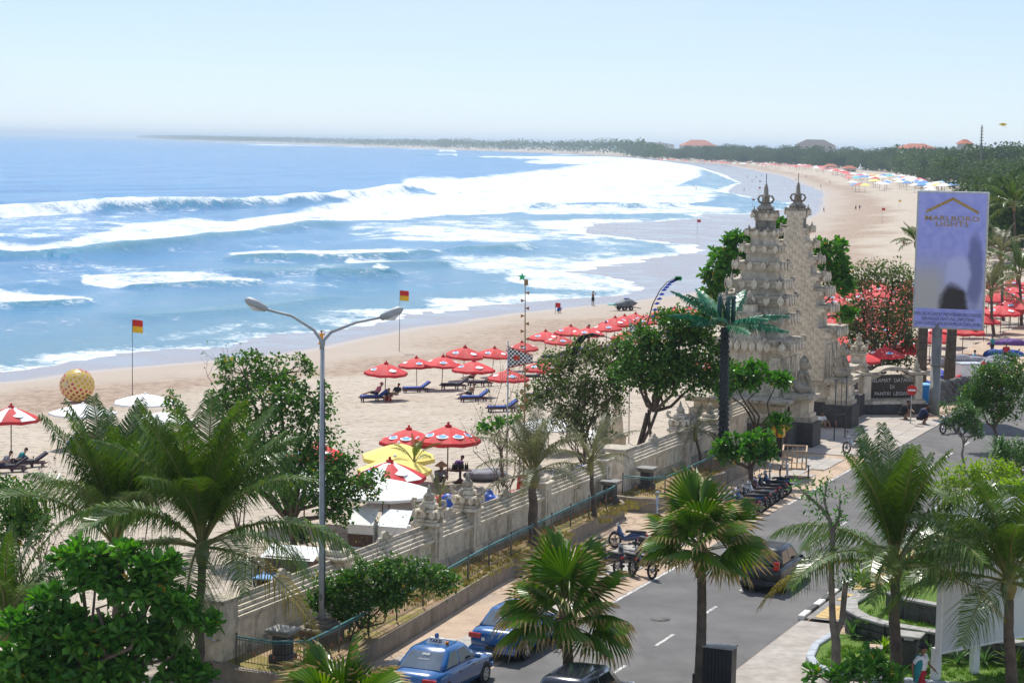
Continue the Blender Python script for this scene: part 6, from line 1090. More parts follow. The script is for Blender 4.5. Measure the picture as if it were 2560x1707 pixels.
umbrella('white umbrella over the vendor group at the left', B(207, 1117), 'white', 1.95, .2, 'white umbrellas'); umbrella('white umbrella farthest back behind the vendor group', B(362, 1085), 'white', 1.9, .5, 'white umbrellas'); umbrella('white umbrella beside the palm fronds at the left', B(408, 1120), 'white', 1.75, .1, 'white umbrellas', sc=.9)
umbrella('red and white striped umbrella at the left edge', B(28, 1150), 'redwhite', 2.1, .25, logos=1, sc=1.08); umbrella('red and white umbrella behind the white awnings', B(972, 1305), 'redwhite', 1.8, .2, logos=1, sc=1.1); umbrella('red umbrella glimpsed behind the sea hibiscus tree', B(790, 1235), 'red', 1.8, .2)
umbrella('large white awning umbrella right of the street lamp', B(955, 1345), 'white', 1.7, .6, 'white awning umbrellas', sc=1.12); umbrella('large white awning umbrella left behind the street lamp', B(760, 1320), 'white', 1.7, .2, 'white awning umbrellas', sc=1.1); umbrella('large white awning behind the dusty palm', B(1370, 1130), 'white', 1.5, .2, sc=.9); umbrella('white awning beside the obelisks behind the wall', B(1490, 1135), 'white', 1.4, .6, sc=.7)
# crowd of red umbrellas beyond the gate
cnt = 0; r = np.random.default_rng(3)
def proj(p):
    z = p[2] - CZ; cp, sp = math.cos(PITCH), math.sin(PITCH); f = p[1] * cp - z * sp; u = p[1] * sp + z * cp; U = p[0] / f * F; V = -u / f * F; return U * math.cos(ROLL) - V * math.sin(ROLL) + 1280, U * math.sin(ROLL) + V * math.cos(ROLL) + 853.5
for a_ in np.arange(128, 265, 4.4):
    for w_c in np.arange(33.5, 62, 4.2):
        p = AW(a_ + r.normal(0, .8), w_c + r.normal(0, .8)); p[2] = beach_z(p[None, :2])[0]; x, y = proj(p)
        if 2075 < x < 2580 and 745 < y < 985 and not (x > 2290 and y > 940): umbrella('red umbrella in the crowd of umbrellas beyond the gate and billboard', p, 'red', 1.8, r.random() * 1.5, 'crowd of red umbrellas beyond the gate', 1 if r.random() < .6 else 0, r.normal(0, .03)); cnt += 1
for (x, y, lb_) in ((2405, 905, 'single red umbrella right of the billboard pole'), (2500, 850, 'wide red umbrella right of the billboard'), (2545, 835, 'red umbrella at the right edge')): umbrella(lb_, B(x, y), 'red', 1.9, .2, 'red umbrellas on the beach', 1, sc=1.25)
# far umbrellas along the beach, too small for parts
r = np.random.default_rng(8); line = [(1640, 398, 'pink', 3), (1760, 404, 'pink', 3), (1850, 410, 'pink', 4), (1930, 415, 'pink', 5), (2010, 420, 'pink', 6), (2070, 428, 'pink', 7), (2120, 440, 'mix', 16), (2180, 448, 'mix', 18), (2235, 452, 'mix', 14), (2290, 460, 'mix', 8), (2325, 478, 'mix', 7), (2395, 468, 'mix', 10)]
FU = {k: MB().tube([(0, 0, 0), (0, 0, 2.2)], .04, 4, 0).mesh('x', M_POLE) for k in ()}
FMESH = {}
for k, mt in (('pink', M_UPINK), ('red', M_URED), ('white', M_UWHITE), ('blue', M_UBLUE), ('cyan', M_UCYAN), ('yellow', M_UYEL)):
    V, Fq, m_ = canopy_pts(1.6, .6, 8, 2); mb = MB(); mb.add([(x, y, z + 1.75) for x, y, z in V], Fq, 0); mb.tube([(0, 0, 0), (0, 0, 2.3)], .04, 4, 1); FMESH[k] = mb.mesh('far_umbrella', [mt, M_POLE])
nf = 0
for (x, y, kd, sp_), (x2, y2, _, _) in zip(line[:-1], line[1:]):
    for _ in range(16):
        f = r.random(); px = x + (x2 - x) * f; py = y + (y2 - y) * f + abs(r.normal(0, sp_ * .7)) * (1 if kd == 'mix' else .6); p = G(px, py, -.9); p[2] = beach_z(p[None, :2])[0]
        k = r.choice(['pink', 'red', 'white', 'blue'], p=[.6, .15, .2, .05]) if kd == 'pink' else r.choice(['white', 'blue', 'red', 'pink', 'yellow', 'cyan'], p=[.42, .2, .1, .1, .1, .08])
        nm = {'pink': 'faded pink', 'red': 'red', 'white': 'white', 'blue': 'blue', 'cyan': 'turquoise', 'yellow': 'yellow'}[k]; tag(obj('beach_umbrella', FMESH[k], None, p, (0, 0, r.random() * 3), (1.75, 1.75, 1.75)), 'tiny %s umbrella on the distant beach below the forest' % nm, 'umbrella', '%s umbrellas on the distant beach' % nm); nf += 1
t = thing('marquee', 'small white peaked tent among the distant umbrellas', 'tent', G(2150, 432, -.9)); MB().lathe([(3.2, 2.4), (1.4, 3.4), (.5, 5.0), (.1, 7.2)], 8).build('roof', M_UWHITE, t)
for an in range(4): MB().tube([(2.6 * math.cos(an * PI / 2 + .4), 2.6 * math.sin(an * PI / 2 + .4), 0), (2.6 * math.cos(an * PI / 2 + .4), 2.6 * math.sin(an * PI / 2 + .4), 2.5)], .08, 5).build('leg', M_WHITE, t)
# ---- loungers
def lounger(label, p, rz, mat=M_BLUEM, up=.62):
    t = thing('sun_lounger', label, 'sun lounger', p, rz, 'wooden sun loungers'); MB().box((0, -.25, .30), (.62, 1.35, .06)).build('bed', M_PURPW, t); MB().box((0, -.28, .37), (.58, 1.25, .09), ch=.02).build('mattress', mat, t)
    bk = MB().box((0, .35, 0), (.60, .75, .05)).build('backrest', M_PURPW, t, loc=(0, .42, .33), rot=(up, 0, 0)); MB().box((0, .35, .06), (.56, .7, .07), ch=.02).build('cushion', mat, bk)
    for x in (-.27, .27):
        for y in (-.8, .2, .75): MB().box((x, y, .14), (.06, .08, .28)).build('leg', M_PURPW, t)
        MB().box((x, -.05, .25), (.05, 1.95, .07)).build('rail', M_PURPW, t)
for lb_, x, y, rz, mt in (('blue lounger with people under the first red umbrella', 935, 1003, -1.25, M_BLUEM), ('empty blue lounger under the second red umbrella', 1040, 981, -1.25, M_BLUEM), ('dark lounger under the third red umbrella', 1135, 972, -1.25, M_BLACKM), ('lounger under the forward red umbrella with a sitter', 1185, 1004, -1.25, M_BLUEM), ('dark lounger beyond the forward red umbrella', 1200, 965, -1.25, M_BLACKM), ('blue lounger behind the twiggy shrub', 1255, 1030, -1.25, M_BLUEM), ('dark blue lounger left of the thicket', 1345, 998, -1.25, M_BLACKM), ('lounger beside the bamboo pole', 1330, 950, -1.25, M_BLACKM), ('lounger with a red towel near the arched banner', 1390, 912, -1.25, plain('red_towel', (.3, .03, .04), .8, .2, 3)), ('dark lounger nearest the left edge under the striped umbrella', 20, 1180, -1.2, M_BLACKM), ('dark lounger with a white towel at the left edge', 70, 1168, -1.2, M_BLACKM), ('lounger behind the vendor group beside the palm fronds', 390, 1135, -1.2, M_BLACKM), ('lounger in front of the vendor group', 250, 1140, -1.0, M_BLUEM)): lounger(lb_, B(x, y), rz, mt)
for k, q in enumerate(ULOC[9:22]): lounger('shaded lounger under red umbrella number %s from the gate end of the row' % ['thirteen', 'twelve', 'eleven', 'ten', 'nine', 'eight', 'seven', 'six', 'five', 'four', 'three', 'two', 'one'][k], q + np.array([.7, .2, .0]), -1.25 + rng.normal(0, .1), M_BLACKM if k % 2 else M_BLUEM)
# ---- people
def lerp(a, b, t): return np.asarray(a) + (np.asarray(b) - np.asarray(a)) * t
POSE = {
 'stand': dict(hip=(0, 0, .92), chest=(0, 0, 1.30), neck=(0, 0, 1.46), head=(0, -.02, 1.60), kn=[(-.10, -.02, .50), (.10, .01, .50)], ft=[(-.11, 0, .06), (.11, .02, .06)], el=[(-.27, .02, 1.14), (.27, .02, 1.14)], ha=[(-.27, -.08, .90), (.27, -.08, .90)]),
 'photo': dict(hip=(0, 0, .92), chest=(0, 0, 1.30), neck=(0, 0, 1.46), head=(0, -.02, 1.60), kn=[(-.10, -.02, .50), (.10, .01, .50)], ft=[(-.11, 0, .06), (.11, .02, .06)], el=[(-.30, -.12, 1.30), (.30, -.12, 1.30)], ha=[(-.08, -.28, 1.60), (.08, -.28, 1.60)]),
 'walk': dict(hip=(0, 0, .92), chest=(0, -.03, 1.30), neck=(0, -.04, 1.46), head=(0, -.07, 1.60), kn=[(-.10, -.20, .52), (.10, .10, .50)], ft=[(-.11, -.24, .06), (.11, .36, .10)], el=[(-.27, .12, 1.15), (.27, -.08, 1.15)], ha=[(-.25, .10, .92), (.25, -.28, 1.02)]),
 'sit': dict(hip=(0, 0, .12), chest=(0, .03, .50), neck=(0, 0, .66), head=(0, -.04, .80), kn=[(-.16, -.42, .42), (.16, -.40, .40)], ft=[(-.14, -.62, .06), (.14, -.62, .06)], el=[(-.28, -.12, .36), (.28, -.12, .36)], ha=[(-.14, -.36, .40), (.14, -.36, .40)]),
 'lounge': dict(hip=(0, 0, .50), chest=(0, .22, .80), neck=(0, .33, .93), head=(0, .38, 1.06), kn=[(-.12, -.42, .56), (.12, -.42, .62)], ft=[(-.12, -.86, .48), (.12, -.80, .48)], el=[(-.28, .10, .66), (.28, .10, .66)], ha=[(-.18, -.12, .62), (.18, -.12, .62)]),
 'crouch': dict(hip=(0, .10, .28), chest=(0, -.08, .62), neck=(0, -.18, .76), head=(0, -.26, .88), kn=[(-.18, -.30, .46), (.18, -.30, .46)], ft=[(-.16, -.08, .06), (.16, -.08, .06)], el=[(-.28, -.34, .50), (.28, -.34, .50)], ha=[(-.10, -.48, .44), (.10, -.48, .44)])}
SKIN = plain('brown_skin', (.26, .13, .075), .6, .1, 4); SKINL = plain('tan_skin', (.48, .27, .18), .6, .1, 4); HAIR = plain('black_hair', (.012, .010, .010), .6, .2, 8)
CL = {k: plain('cloth_' + k, c, .85, .15, 6) for k, c in dict(orange=(.75, .30, .02), blue=(.02, .07, .32), white=(.75, .75, .75), black=(.015, .015, .02), pink=(.60, .14, .22), teal=(.02, .22, .24), red=(.4, .02, .03), khaki=(.30, .26, .17), navy=(.02, .03, .09), grey=(.22, .22, .25), purple=(.12, .05, .2), skyblue=(.25, .45, .6)).items()}
def person(label, loc, rz, pose='stand', top='white', bot='black', skin=SKIN, hat=None, hair=True, dress=False, h=1.0, vox=.028, extra=None, group=None):
    P = POSE[pose]; t = thing('person', label, 'person', loc, rz, group); t.scale = (h, h, h); V_ = lambda k: np.array(P[k]); m = MB(); hip, ch, nk, hd = V_('hip'), V_('chest'), V_('neck'), V_('head')
    def torso(m, g=0.0): m.tube([hip - (0, 0, .06), lerp(hip, ch, .3), lerp(hip, ch, .75), ch + (0, 0, .04), lerp(ch, nk, .8)], [.15 + g, .135 + g, .155 + g, .15 + g, .07 + g], 10)
    torso(m); m.tube([ch, nk, hd], [.07, .055, .05], 8).ball(hd, (.078, .095, .115), 10, 8).ball(hd + (0, -.095, -.01), (.016, .022, .022), 6, 4)
    for s in (0, 1):
        sx = -1 if s == 0 else 1; k, f = np.array(P['kn'][s]), np.array(P['ft'][s]); e, a = np.array(P['el'][s]), np.array(P['ha'][s]); hj = hip + (sx * .09, 0, 0); sj = ch + (sx * .18, 0, .08)
        m.ball(hd + (sx * .08, 0, 0), (.015, .025, .03), 6, 4); m.tube([hj, lerp(hj, k, .5), k, lerp(k, f, .4), f], [.095, .085, .06, .058, .042], 8).tube([f + (0, .05, -.02), f + (0, -.16, -.03)], [.045, .035], 6).tube([sj, lerp(sj, e, .5), e, lerp(e, a, .5), a], [.062, .052, .042, .038, .03], 8)
        d = unit(a - e); m.tube([a, a + d * .07], [.035, .04], 6)
        for q in range(4): o_ = np.array([(q - 1.5) * .02, 0, 0]); m.tube([a + d * .06 + o_, a + d * .12 + o_ + (0, 0, -.01), a + d * .16 + o_ + (0, -.01, -.03)], [.011, .010, .008], 5)
        m.tube([a + d * .02, a + d * .06 + (-sx * .04, -.02, 0), a + d * .10 + (-sx * .045, -.03, 0)], [.013, .012, .009], 5)
    remeshed('body', m, skin, t, vox, smooth=1)
    if top:
        m = MB(); torso(m, .018)
        for s in (0, 1): sx = -1 if s == 0 else 1; e = np.array(P['el'][s]); sj = ch + (sx * .18, 0, .08); m.tube([ch + (sx * .05, 0, .06), sj, lerp(sj, e, .75)], [.08, .082, .068], 8)
        remeshed('shirt', m, CL[top], t, vox, smooth=1)
    m = MB()
    if dress: m.tube([ch - (0, 0, .05), hip, lerp(hip, (0, 0, .3), .5), (0, .02, .42)], [.17, .18, .23, .29], 12)
    else:
        m.tube([hip - (0, 0, .08), hip + (0, 0, .10)], [.175, .165], 10)
        for s in (0, 1): sx = -1 if s == 0 else 1; k = np.array(P['kn'][s]); hj = hip + (sx * .09, 0, 0); m.tube([hj, lerp(hj, k, .5), lerp(hj, k, .92)], [.115, .105, .09], 8)
    remeshed('dress' if dress else 'trousers', m, CL[top if dress else bot], t, vox, smooth=1)
    if hair: MB().ball(hd + (0, .02, .035), (.092, .10, .10), 10, 6).build('hair', HAIR, t)
    if hat == 'cone': MB().lathe([(.30, .03), (.29, .05), (.12, .18), (.01, .25)], 14, hd + (0, 0, .05)).build('conical_hat', plain('straw_hat', (.35, .22, .12), .9, .2, 6), t)
    elif hat: MB().lathe([(.16, 0), (.17, .02), (.10, .035), (.09, .10), (.02, .13)], 12, hd + (0, 0, .06)).build('hat', CL[hat], t)
    if extra == 'scarf': remeshed('shawl', MB().tube([ch + (-.10, .06, .14), ch + (-.17, .0, -.1), hip + (-.17, .02, .05), hip + (-.14, .04, -.25)], [.11, .12, .12, .10], 8), CL['teal'], t, .03)
    return t
def zfix(p): return p
person('woman in an orange dress photographing the sea near the waterline', B(803, 873), 2.6, 'photo', 'orange', 'orange', SKINL, dress=True)
person('man with bare back sitting on the sand facing the sea', B(640, 897), 2.7, 'sit', None, 'black', SKINL)
person('vendor in a blue shirt and pale hat crouching under the white umbrella', B(178, 1135), 1.4, 'crouch', 'blue', 'navy', hat='white', h=1.25); person('person in a black cap seated under the white umbrella', B(222, 1128), -.6, 'lounge', 'pink', 'navy', SKINL, hat='black', h=1.05); person('person in a white shirt seated under the white umbrella', B(246, 1120), -.7, 'lounge', 'white', 'black', SKINL, h=1.05)
person('sunbather on the lounger under the striped umbrella', B(46, 1176), -1.2, 'lounge', 'teal', 'black', SKINL); person('sunbather at the very left edge under the striped umbrella', B(8, 1184), -1.2, 'lounge', 'grey', 'navy', SKIN)
person('person in a pink top on the lounger under the first red umbrella', B(940, 1001), -1.2, 'lounge', 'pink', 'navy', SKINL, hat='pink'); person('person in black sitting at the lounger under the first red umbrella', B(990, 1003), -.4, 'lounge', 'black', 'khaki', SKIN)
person('second dark haired sitter beside the first red umbrella', B(972, 1004), -.2, 'sit', 'black', 'red', SKIN); person('sunbather on the lounger under the forward red umbrella', B(1174, 1002), -.9, 'lounge', None, 'navy', SKIN); person('sitter in red under the fourth umbrella', B(1180, 960), -.9, 'lounge', 'red', 'black', SKIN)
person('person with a conical straw hat squatting by the drinks stall', B(1096, 1218), .5, 'crouch', 'grey', 'navy', hat='cone', h=1.1); person('seated stall keeper in the shade of the near red umbrella', B(1140, 1200), -.8, 'lounge', 'purple', 'black')
person('man standing with a hand at his head near the water', B(1482, 764), 2.5, 'photo', None, 'black', SKIN); person('child in blue crouching at the water edge by a red flag', B(1396, 782), 2.3, 'crouch', 'blue', 'blue', SKINL, h=.9)
for lb_, x, y, ps, tp, bt in (('shirtless man standing under the umbrellas by the arched banner', 1447, 893, 'stand', None, 'navy'), ('second shirtless man standing under the umbrella row', 1470, 891, 'stand', None, 'blue'), ('person seated at the back under the umbrella row', 1496, 889, 'lounge', None, 'black'), ('rightmost of the people seated under the umbrella row', 1512, 889, 'lounge', 'grey', 'black'), ('sunbather sitting up left of the arched banner', 1414, 899, 'lounge', None, 'navy'), ('person with a hat standing behind the umbrella row', 1472, 858, 'stand', 'khaki', 'black')): person(lb_, B(x, y), 2.0 if ps == 'stand' else -1.2, ps, tp, bt, SKIN)
person('seated person in a white shirt against the gate plinth', G(2054, 1068, .03), .5, 'sit', 'white', 'khaki'); person('seated person in a blue shirt against the gate plinth', G(2088, 1066, .03), .2, 'sit', 'skyblue', 'black')
person('person in black squatting at the foot of the welcome sign', G(2258, 1048, .03), 1.2, 'crouch', 'black', 'black', h=1.15); person('person in dark clothes squatting beside the no entry sign', G(2304, 1060, .03), 1.5, 'crouch', 'navy', 'black', h=1.2)
person('pedestrian with a teal shawl walking at the bottom right', G(2298, 1760, .03), .9, 'walk', 'white', 'red', hat='black', extra='scarf', vox=.022)
person('stall keeper in stripes seated behind the street lamp', B(757, 1385), .5, 'lounge', 'black', 'black'); person('person in pink seated behind the cooler boxes', B(925, 1335), .4, 'sit', 'pink', 'black')
for i, (x, y, tp, lb_) in enumerate(((2059, 531, 'skyblue', 'person in pale clothes walking the far sand left of the billboard'), (2139, 527, 'red', 'person in red walking the far sand with a companion'), (2149, 526, 'navy', 'dark clothed companion walking the far sand'), (2052, 470, 'navy', 'small figure on the far sand near the waterline'))): person(lb_, B(x, y), 1.5 + i, 'walk', tp, 'navy', SKIN, vox=.04)
person('lone sunbather sitting on the far sand left of the billboard', B(2258, 610), .8, 'sit', None, 'red', SKIN)
POSEM = None
r = np.random.default_rng(12); pm = MB(); pp = POSE['walk']
for s in (0, 1): pm.tube([np.array(pp['hip']) + ((-.09, .09)[s], 0, 0), pp['kn'][s], pp['ft'][s]], [.1, .07, .05], 6, 0); pm.tube([np.array(pp['chest']) + ((-.18, .18)[s], 0, .08), pp['el'][s], pp['ha'][s]], [.06, .045, .035], 6, 0)
pm.tube([np.array(pp['hip']) - (0, 0, .1), pp['chest'], pp['neck']], [.17, .17, .06], 8, 1).ball(pp['head'], (.08, .1, .12), 8, 6, 0)
walkm = [pm.mesh('person', [SKIN, CL[k]]) for k in ('navy', 'red', 'white', 'black')]
for i, (x, y) in enumerate(((1733, 470), (1740, 476), (1860, 478), (1742, 440), (1770, 442), (1776, 441), (1716, 432), (1735, 447), (1808, 448), (1868, 445), (1880, 456), (1890, 446), (1903, 442), (1990, 452), (1650, 425), (1675, 437), (2015, 445), (2075, 458), (1940, 425), (1700, 415))):
    zz = SEA - .1 if x < 1900 else None; p = G(x, y, SEA - .15) if zz else B(x, y); tag(obj('person', walkm[i % 4], None, p, (0, 0, r.random() * 6)), 'tiny distant bather in or beside the shallow surf', 'person', 'distant bathers')
# ---- flags
def flag(label, base, top_px, wd, hg, cols, sway=.12, pole_m=None, group=None):
    t = thing('flag', label, 'flag', base, 0, group); top = PY(top_px[0], top_px[1], base[1]) - base; MB().tube([(0, 0, -.2), top], [.028, .018], 6).build('pole', pole_m or M_TRIM, t); n = 10; k = len(cols)
    for i, c in enumerate(cols):
        vs = []
        for z in (0, 1):
            for j in range(n + 1): f = j / n; vs.append(top + np.array([f * wd, math.sin(f * 5 + z) * sway * f, -(i + z) * hg / k - f * f * hg * .06]))
        MB().add(vs, [(j, j + 1, n + 2 + j, n + 1 + j) for j in range(n)], 0, True).build('cloth', c, t)
FR, FY_ = plain('flag_red', (.55, .02, .015), .8, .1, 3), plain('flag_yellow', (.80, .48, .01), .8, .1, 3)
flag('red over yellow lifeguard flag at the left', B(331, 990), (331, 799), .75, .9, [FR, FY_], group='lifeguard flags'); flag('red over yellow lifeguard flag above the lamp arm', B(998, 878), (1000, 726), .80, .9, [FR, FY_], group='lifeguard flags')
flag('small red flag by the crouching child', B(1388, 785), (1389, 757), .55, .5, [FR], group='small red flags')
for x, y, yt, lb_ in ((1743, 585, 549, 'small red flag standing in the wet sand beside the gate tree'), (1898, 468, 452, 'tiny red flag left of the gate spires'), (1897, 488, 468, 'tiny red flag just below another left of the spires'), (1881, 515, 497, 'tiny red flag over the shallow surf left of the spires'), (2205, 560, 520, 'faded red flag on the far sand left of the billboard')): flag(lb_, B(x, y), (x, yt), .8, .6, [FR], group='small red flags')
flag('little yellow flag on the far sand left of the billboard', B(2247, 520), (2247, 500), .8, .6, [FY_])
b = NB('black_white_check'); tco = b.n('TexCoord').outputs['Object']; ck = b.n('TexChecker'); ck.inputs['Scale'].default_value = 10.5; ck.inputs['Color1'].default_value = (.75, .75, .72, 1); ck.inputs['Color2'].default_value = (.02, .02, .025, 1); b.L(tco, ck.inputs['Vector']); M_CHK = b.done(b.bsdf(ck.outputs[0], .85))
for lb_, bx, by, Y, tp, wd, hg in (('large black and white chequered flag with red edge', 1272, 1100, 95, (1270, 866), 1.15, 1.0), ('smaller chequered flag above the thicket', 1575, 1010, 112, (1575, 808), 1.2, .9)):
    q = on_beach(bx, Y); t = thing('chequered_flag', lb_, 'flag', q); top = PY(tp[0], tp[1], Y) - q; MB().tube([(0, 0, -.2), top + (0, 0, .25)], [.035, .03], 6).build('pole', M_STEEL, t); n = 14; vs = []; e0 = []
    for z in (0, 1):
        for j in range(n + 1): f = j / n; vs.append(top + np.array([f * wd, math.sin(f * 4) * .12 * f, -z * hg * (1 - .28 * f) - f * .5 * (1 - z) * hg * .75]))
    MB().add(vs, [(j, j + 1, n + 2 + j, n + 1 + j) for j in range(n)], 0, True).build('cloth', M_CHK, t); MB().tube(vs[n + 1:], .025, 5).build('red_hem', FR, t); MB().tube(vs[:n + 1], .02, 5).build('red_hem', FR, t); c0 = (np.array(vs[5]) + np.array(vs[n + 6])) / 2
    MB().slab([(-.13, -.1), (.13, -.1), (.13, .1), (-.13, .1)], c0 - (0, .02, 0), np.array([1., 0, 0]), np.array([0, 0, 1.]), np.array([0, -1., 0]), .01).build('red_emblem', FR, t)
# bamboo pole with tied ornaments, curved penjor, arched banner
q = on_beach(1313, 100); t = thing('ornament_pole', 'tall thin bamboo pole with tied ornaments and a green star', 'pole', q); top = PY(1313, 698, 100) - q; M_BAM = plain('bamboo', (.30, .20, .10), .7, .25, 4); MB().tube([(0, 0, -.2), top * .5 + (.03, 0, 0), top], [.05, .04, .02], 6).build('pole', M_BAM, t)
for k in range(16): z = .35 + .62 * k / 16; MB().add([top * z + (0, 0, 0), top * z + ((.2 if k % 2 else -.2), 0, -.1), top * z + ((.2 if k % 2 else -.2), .02, .08)], [(0, 1, 2)]).build('tied_leaf', plain('dry_orange_leaf', (.35, .16, .05), .8, .2, 6), t)
M_GSTAR = plain('green_plastic', (.02, .45, .18), .5, .1, 4); MB().slab([(.22 * (1 if i % 2 == 0 else .42) * math.cos(i * PI / 5 + .3), .22 * (1 if i % 2 == 0 else .42) * math.sin(i * PI / 5 + .3)) for i in range(10)], top + np.array([-.15, 0, .1]), np.array([1., 0, 0]), np.array([0, 0, 1.]), np.array([0, 1., 0]), .03).build('star', M_GSTAR, t); MB().box(top + (.05, 0, -.15), (.2, .15, .3), ch=.03).build('basket', M_BAM, t)
q = on_beach(1610, 135); t = thing('penjor', 'curved penjor pole hung with blue tassels and a green tip', 'pole', q); cv = [PY(x, y, 135) - q for x, y in ((1612, 880), (1618, 810), (1632, 760), (1650, 725), (1668, 705), (1685, 696))]; MB().tube(cv, [.05, .045, .04, .03, .025, .015], 6).build('pole', M_TRIM, t); M_BLT = plain('blue_tassel', (.03, .08, .55), .7, .1, 4)
for k in range(11): f = .28 + .66 * k / 10; p = np.array([np.interp(f, np.linspace(0, 1, 6), [c[j] for c in cv]) for j in range(3)]); MB().add([p + (.03, 0, -.06), p + (.42, 0, -.03), p + (.42, 0, .03), p + (.24, 0, -.10), p + (.24, 0, .09)], [(0, 3, 1), (0, 2, 4), (0, 1, 2)]).build('tassel', M_BLT, t)
for k in range(4): MB().add([cv[-1] + (k * .1, 0, 0), cv[-1] + (k * .1 + .15, 0, -.18), cv[-1] + (k * .1 + .25, 0, .02), cv[-1] + (k * .1 + .12, 0, .18)], [(0, 1, 2, 3)]).build('green_leaf', M_GSTAR, t)
q = on_beach(1425, 104); t = thing('arched_banner', 'black arched feather banner bending over the umbrellas', 'banner', q); cv = [PY(x, y, 104) - q for x, y in ((1425, 930), (1427, 890), (1436, 858), (1455, 838), (1480, 833), (1510, 840), (1528, 847))]; MB().tube(cv, .02, 5).build('pole', M_TRIM, t); wd_ = [.18, .3, .3, .26, .2, .1, .02]
MB().add([c for c in cv] + [c + np.array([w * .8, 0, -w * .6]) for c, w in zip(cv, wd_)], [(i, i + 1, i + 8, i + 7) for i in range(6)]).build('cloth', CL['black'], t)
# ---- inflatable ball
q = B(193, 1003); t = thing('inflatable_ball', 'giant spotted yellow and red inflatable ball on the sand', 'ball', q + (0, 0, 1.12)); b = NB('clear_yellow_vinyl'); c = b.mix(b.smooth(b.noise(.8, 3), .4, .6), (.88, .80, .46), (.86, .72, .50)); tv = b.n('BsdfTranslucent'); b.L(c, tv.inputs[0]); mv = b.n('MixShader'); mv.inputs[0].default_value = .6; b.L(b.bsdf(c, .25, 0, .6), mv.inputs[1]); b.L(tv.outputs[0], mv.inputs[2]); M_VINYL = b.done(mv.outputs[0]); MB().ball((0, 0, 0), (1.18, 1.12, 1.12), 28, 18).build('vinyl_skin', M_VINYL, t)
dY, dR = MB(), MB(); n = 170
for i in range(n):
    z = 1 - 2 * (i + .5) / n; an = i * 2.39996; d = np.array([math.sqrt(1 - z * z) * math.cos(an), math.sqrt(1 - z * z) * math.sin(an), z]); ex = unit(np.cross(d, [0, 0.1, 1.])); ey = np.cross(d, ex); c = d * (1.19, 1.13, 1.13); k = 8; (dR if abs(math.sin(an * .5 + z)) > .55 else dY).add([c + (ex * math.cos(2 * PI * j / k) + ey * math.sin(2 * PI * j / k)) * .105 + d * .01 for j in range(k)], [tuple(range(k))])
for m_, mt in ((dR, plain('ball_red_dot', (.62, .06, .10), .4, .1, 4)), (dY, plain('ball_yellow_dot', (.70, .50, .02), .4, .1, 4))): o = m_.build('dots', mt, t); o['kind'] = 'stuff'
MB().tube([(-.55, -1.0, .1), (-.55, -1.08, .1)], .22, 14).build('entry_ring', plain('vinyl_ring', (.75, .65, .35), .4, .1, 3), t)
# ---- jet ski on its trailer
q = B(1563, 776); t = thing('jet_ski', 'grey covered jet ski on a beach trailer at the water edge', 'jet ski', q, .5); MB().loft([[(x, -w, z0), (x, w, z0), (x, w * 1.05, (z0 + z1) / 2), (x, w * .6, z1), (x, -w * .6, z1), (x, -w * 1.05, (z0 + z1) / 2)] for x, w, z0, z1 in ((-1.4, .4, .55, .8), (-.7, .6, .45, 1.0), (0, .62, .42, 1.35), (.7, .5, .5, 1.25), (1.3, .2, .65, .95), (1.6, .05, .8, .88))]).build('covered_hull', plain('grey_cover', (.14, .15, .16), .7, .4, 3), t); MB().box((0, 0, .36), (2.2, .9, .1), ch=.02).build('trailer_bed', M_TRIM, t)
for y in (-.6, .6):
    for x in (-.5, .4): w = MB().tube([(x, y - .1, .26), (x, y + .1, .26)], .26, 12).build('wheel', M_TYRE, t); MB().tube([(x, y - .11, .26), (x, y + .11, .26)], .1, 8).build('hub', M_RIM, w)
MB().tube([(1.1, 0, .36), (2.1, 0, .2)], .05, 6).build('drawbar', M_TRIM, t); MB().box((-1.7, .1, .7), (1.0, .5, .12), ch=.04).build('bodyboard', plain('turquoise_board', (.02, .50, .42), .5, .1, 3), t); MB().box((.1, -.1, 1.36), (.5, .5, .12), ch=.04).build('blue_bag', CL['blue'], t)
# ---- stalls and clutter behind the wall
t = thing('cooler_cart', 'two pale box vending carts standing behind the wall', 'cart', B(955, 1372), RZ + .15); M_TIN = plain('grey_tin', (.42, .45, .48), .4, .2, 3, metal=.3)
for x, z, w in ((-.75, .0, 1.05), (.55, .0, 1.2)):
    o = MB().box((x, 0, .5), (w, .9, 1.0), ch=.02).build('box', M_WHITE, t); MB().add([(x - w / 2, -.47, .62), (x + w / 2, -.47, .62), (x + w / 2, -.47, .12), (x - w / 2, -.47, .12)], [(3, 2, 1, 0)]).build('front_panel', M_DWOOD if x < 0 else M_TIN, o); MB().add([(x - w / 2, -.5, 1.0), (x + w / 2, -.5, 1.0), (x + w / 2, .3, 1.55), (x - w / 2, .3, 1.55)], [(0, 1, 2, 3)]).build('lid', M_TIN if x > 0 else M_WHITE, o)
def lump(name, label, p, r3, mat, cat):
    m = MB()
    for _ in range(7): m.ball(np.array([rng.normal(0, r3[0] * .4), rng.normal(0, r3[1] * .4), r3[2] * (.4 + .3 * rng.random())]), (r3[0] * rng.uniform(.4, .75), r3[1] * rng.uniform(.4, .75), r3[2] * rng.uniform(.35, .6)), 8, 6)
    t = thing(name, label, cat, p); remeshed('cover', m, mat, t, .06, smooth=1); MB().tube([(-r3[0] * .8, 0, r3[2] * .3), (0, -.05, r3[2] * .35), (r3[0] * .8, 0, r3[2] * .3)], .012, 4).build('tie_rope', M_TWIG, t); return t
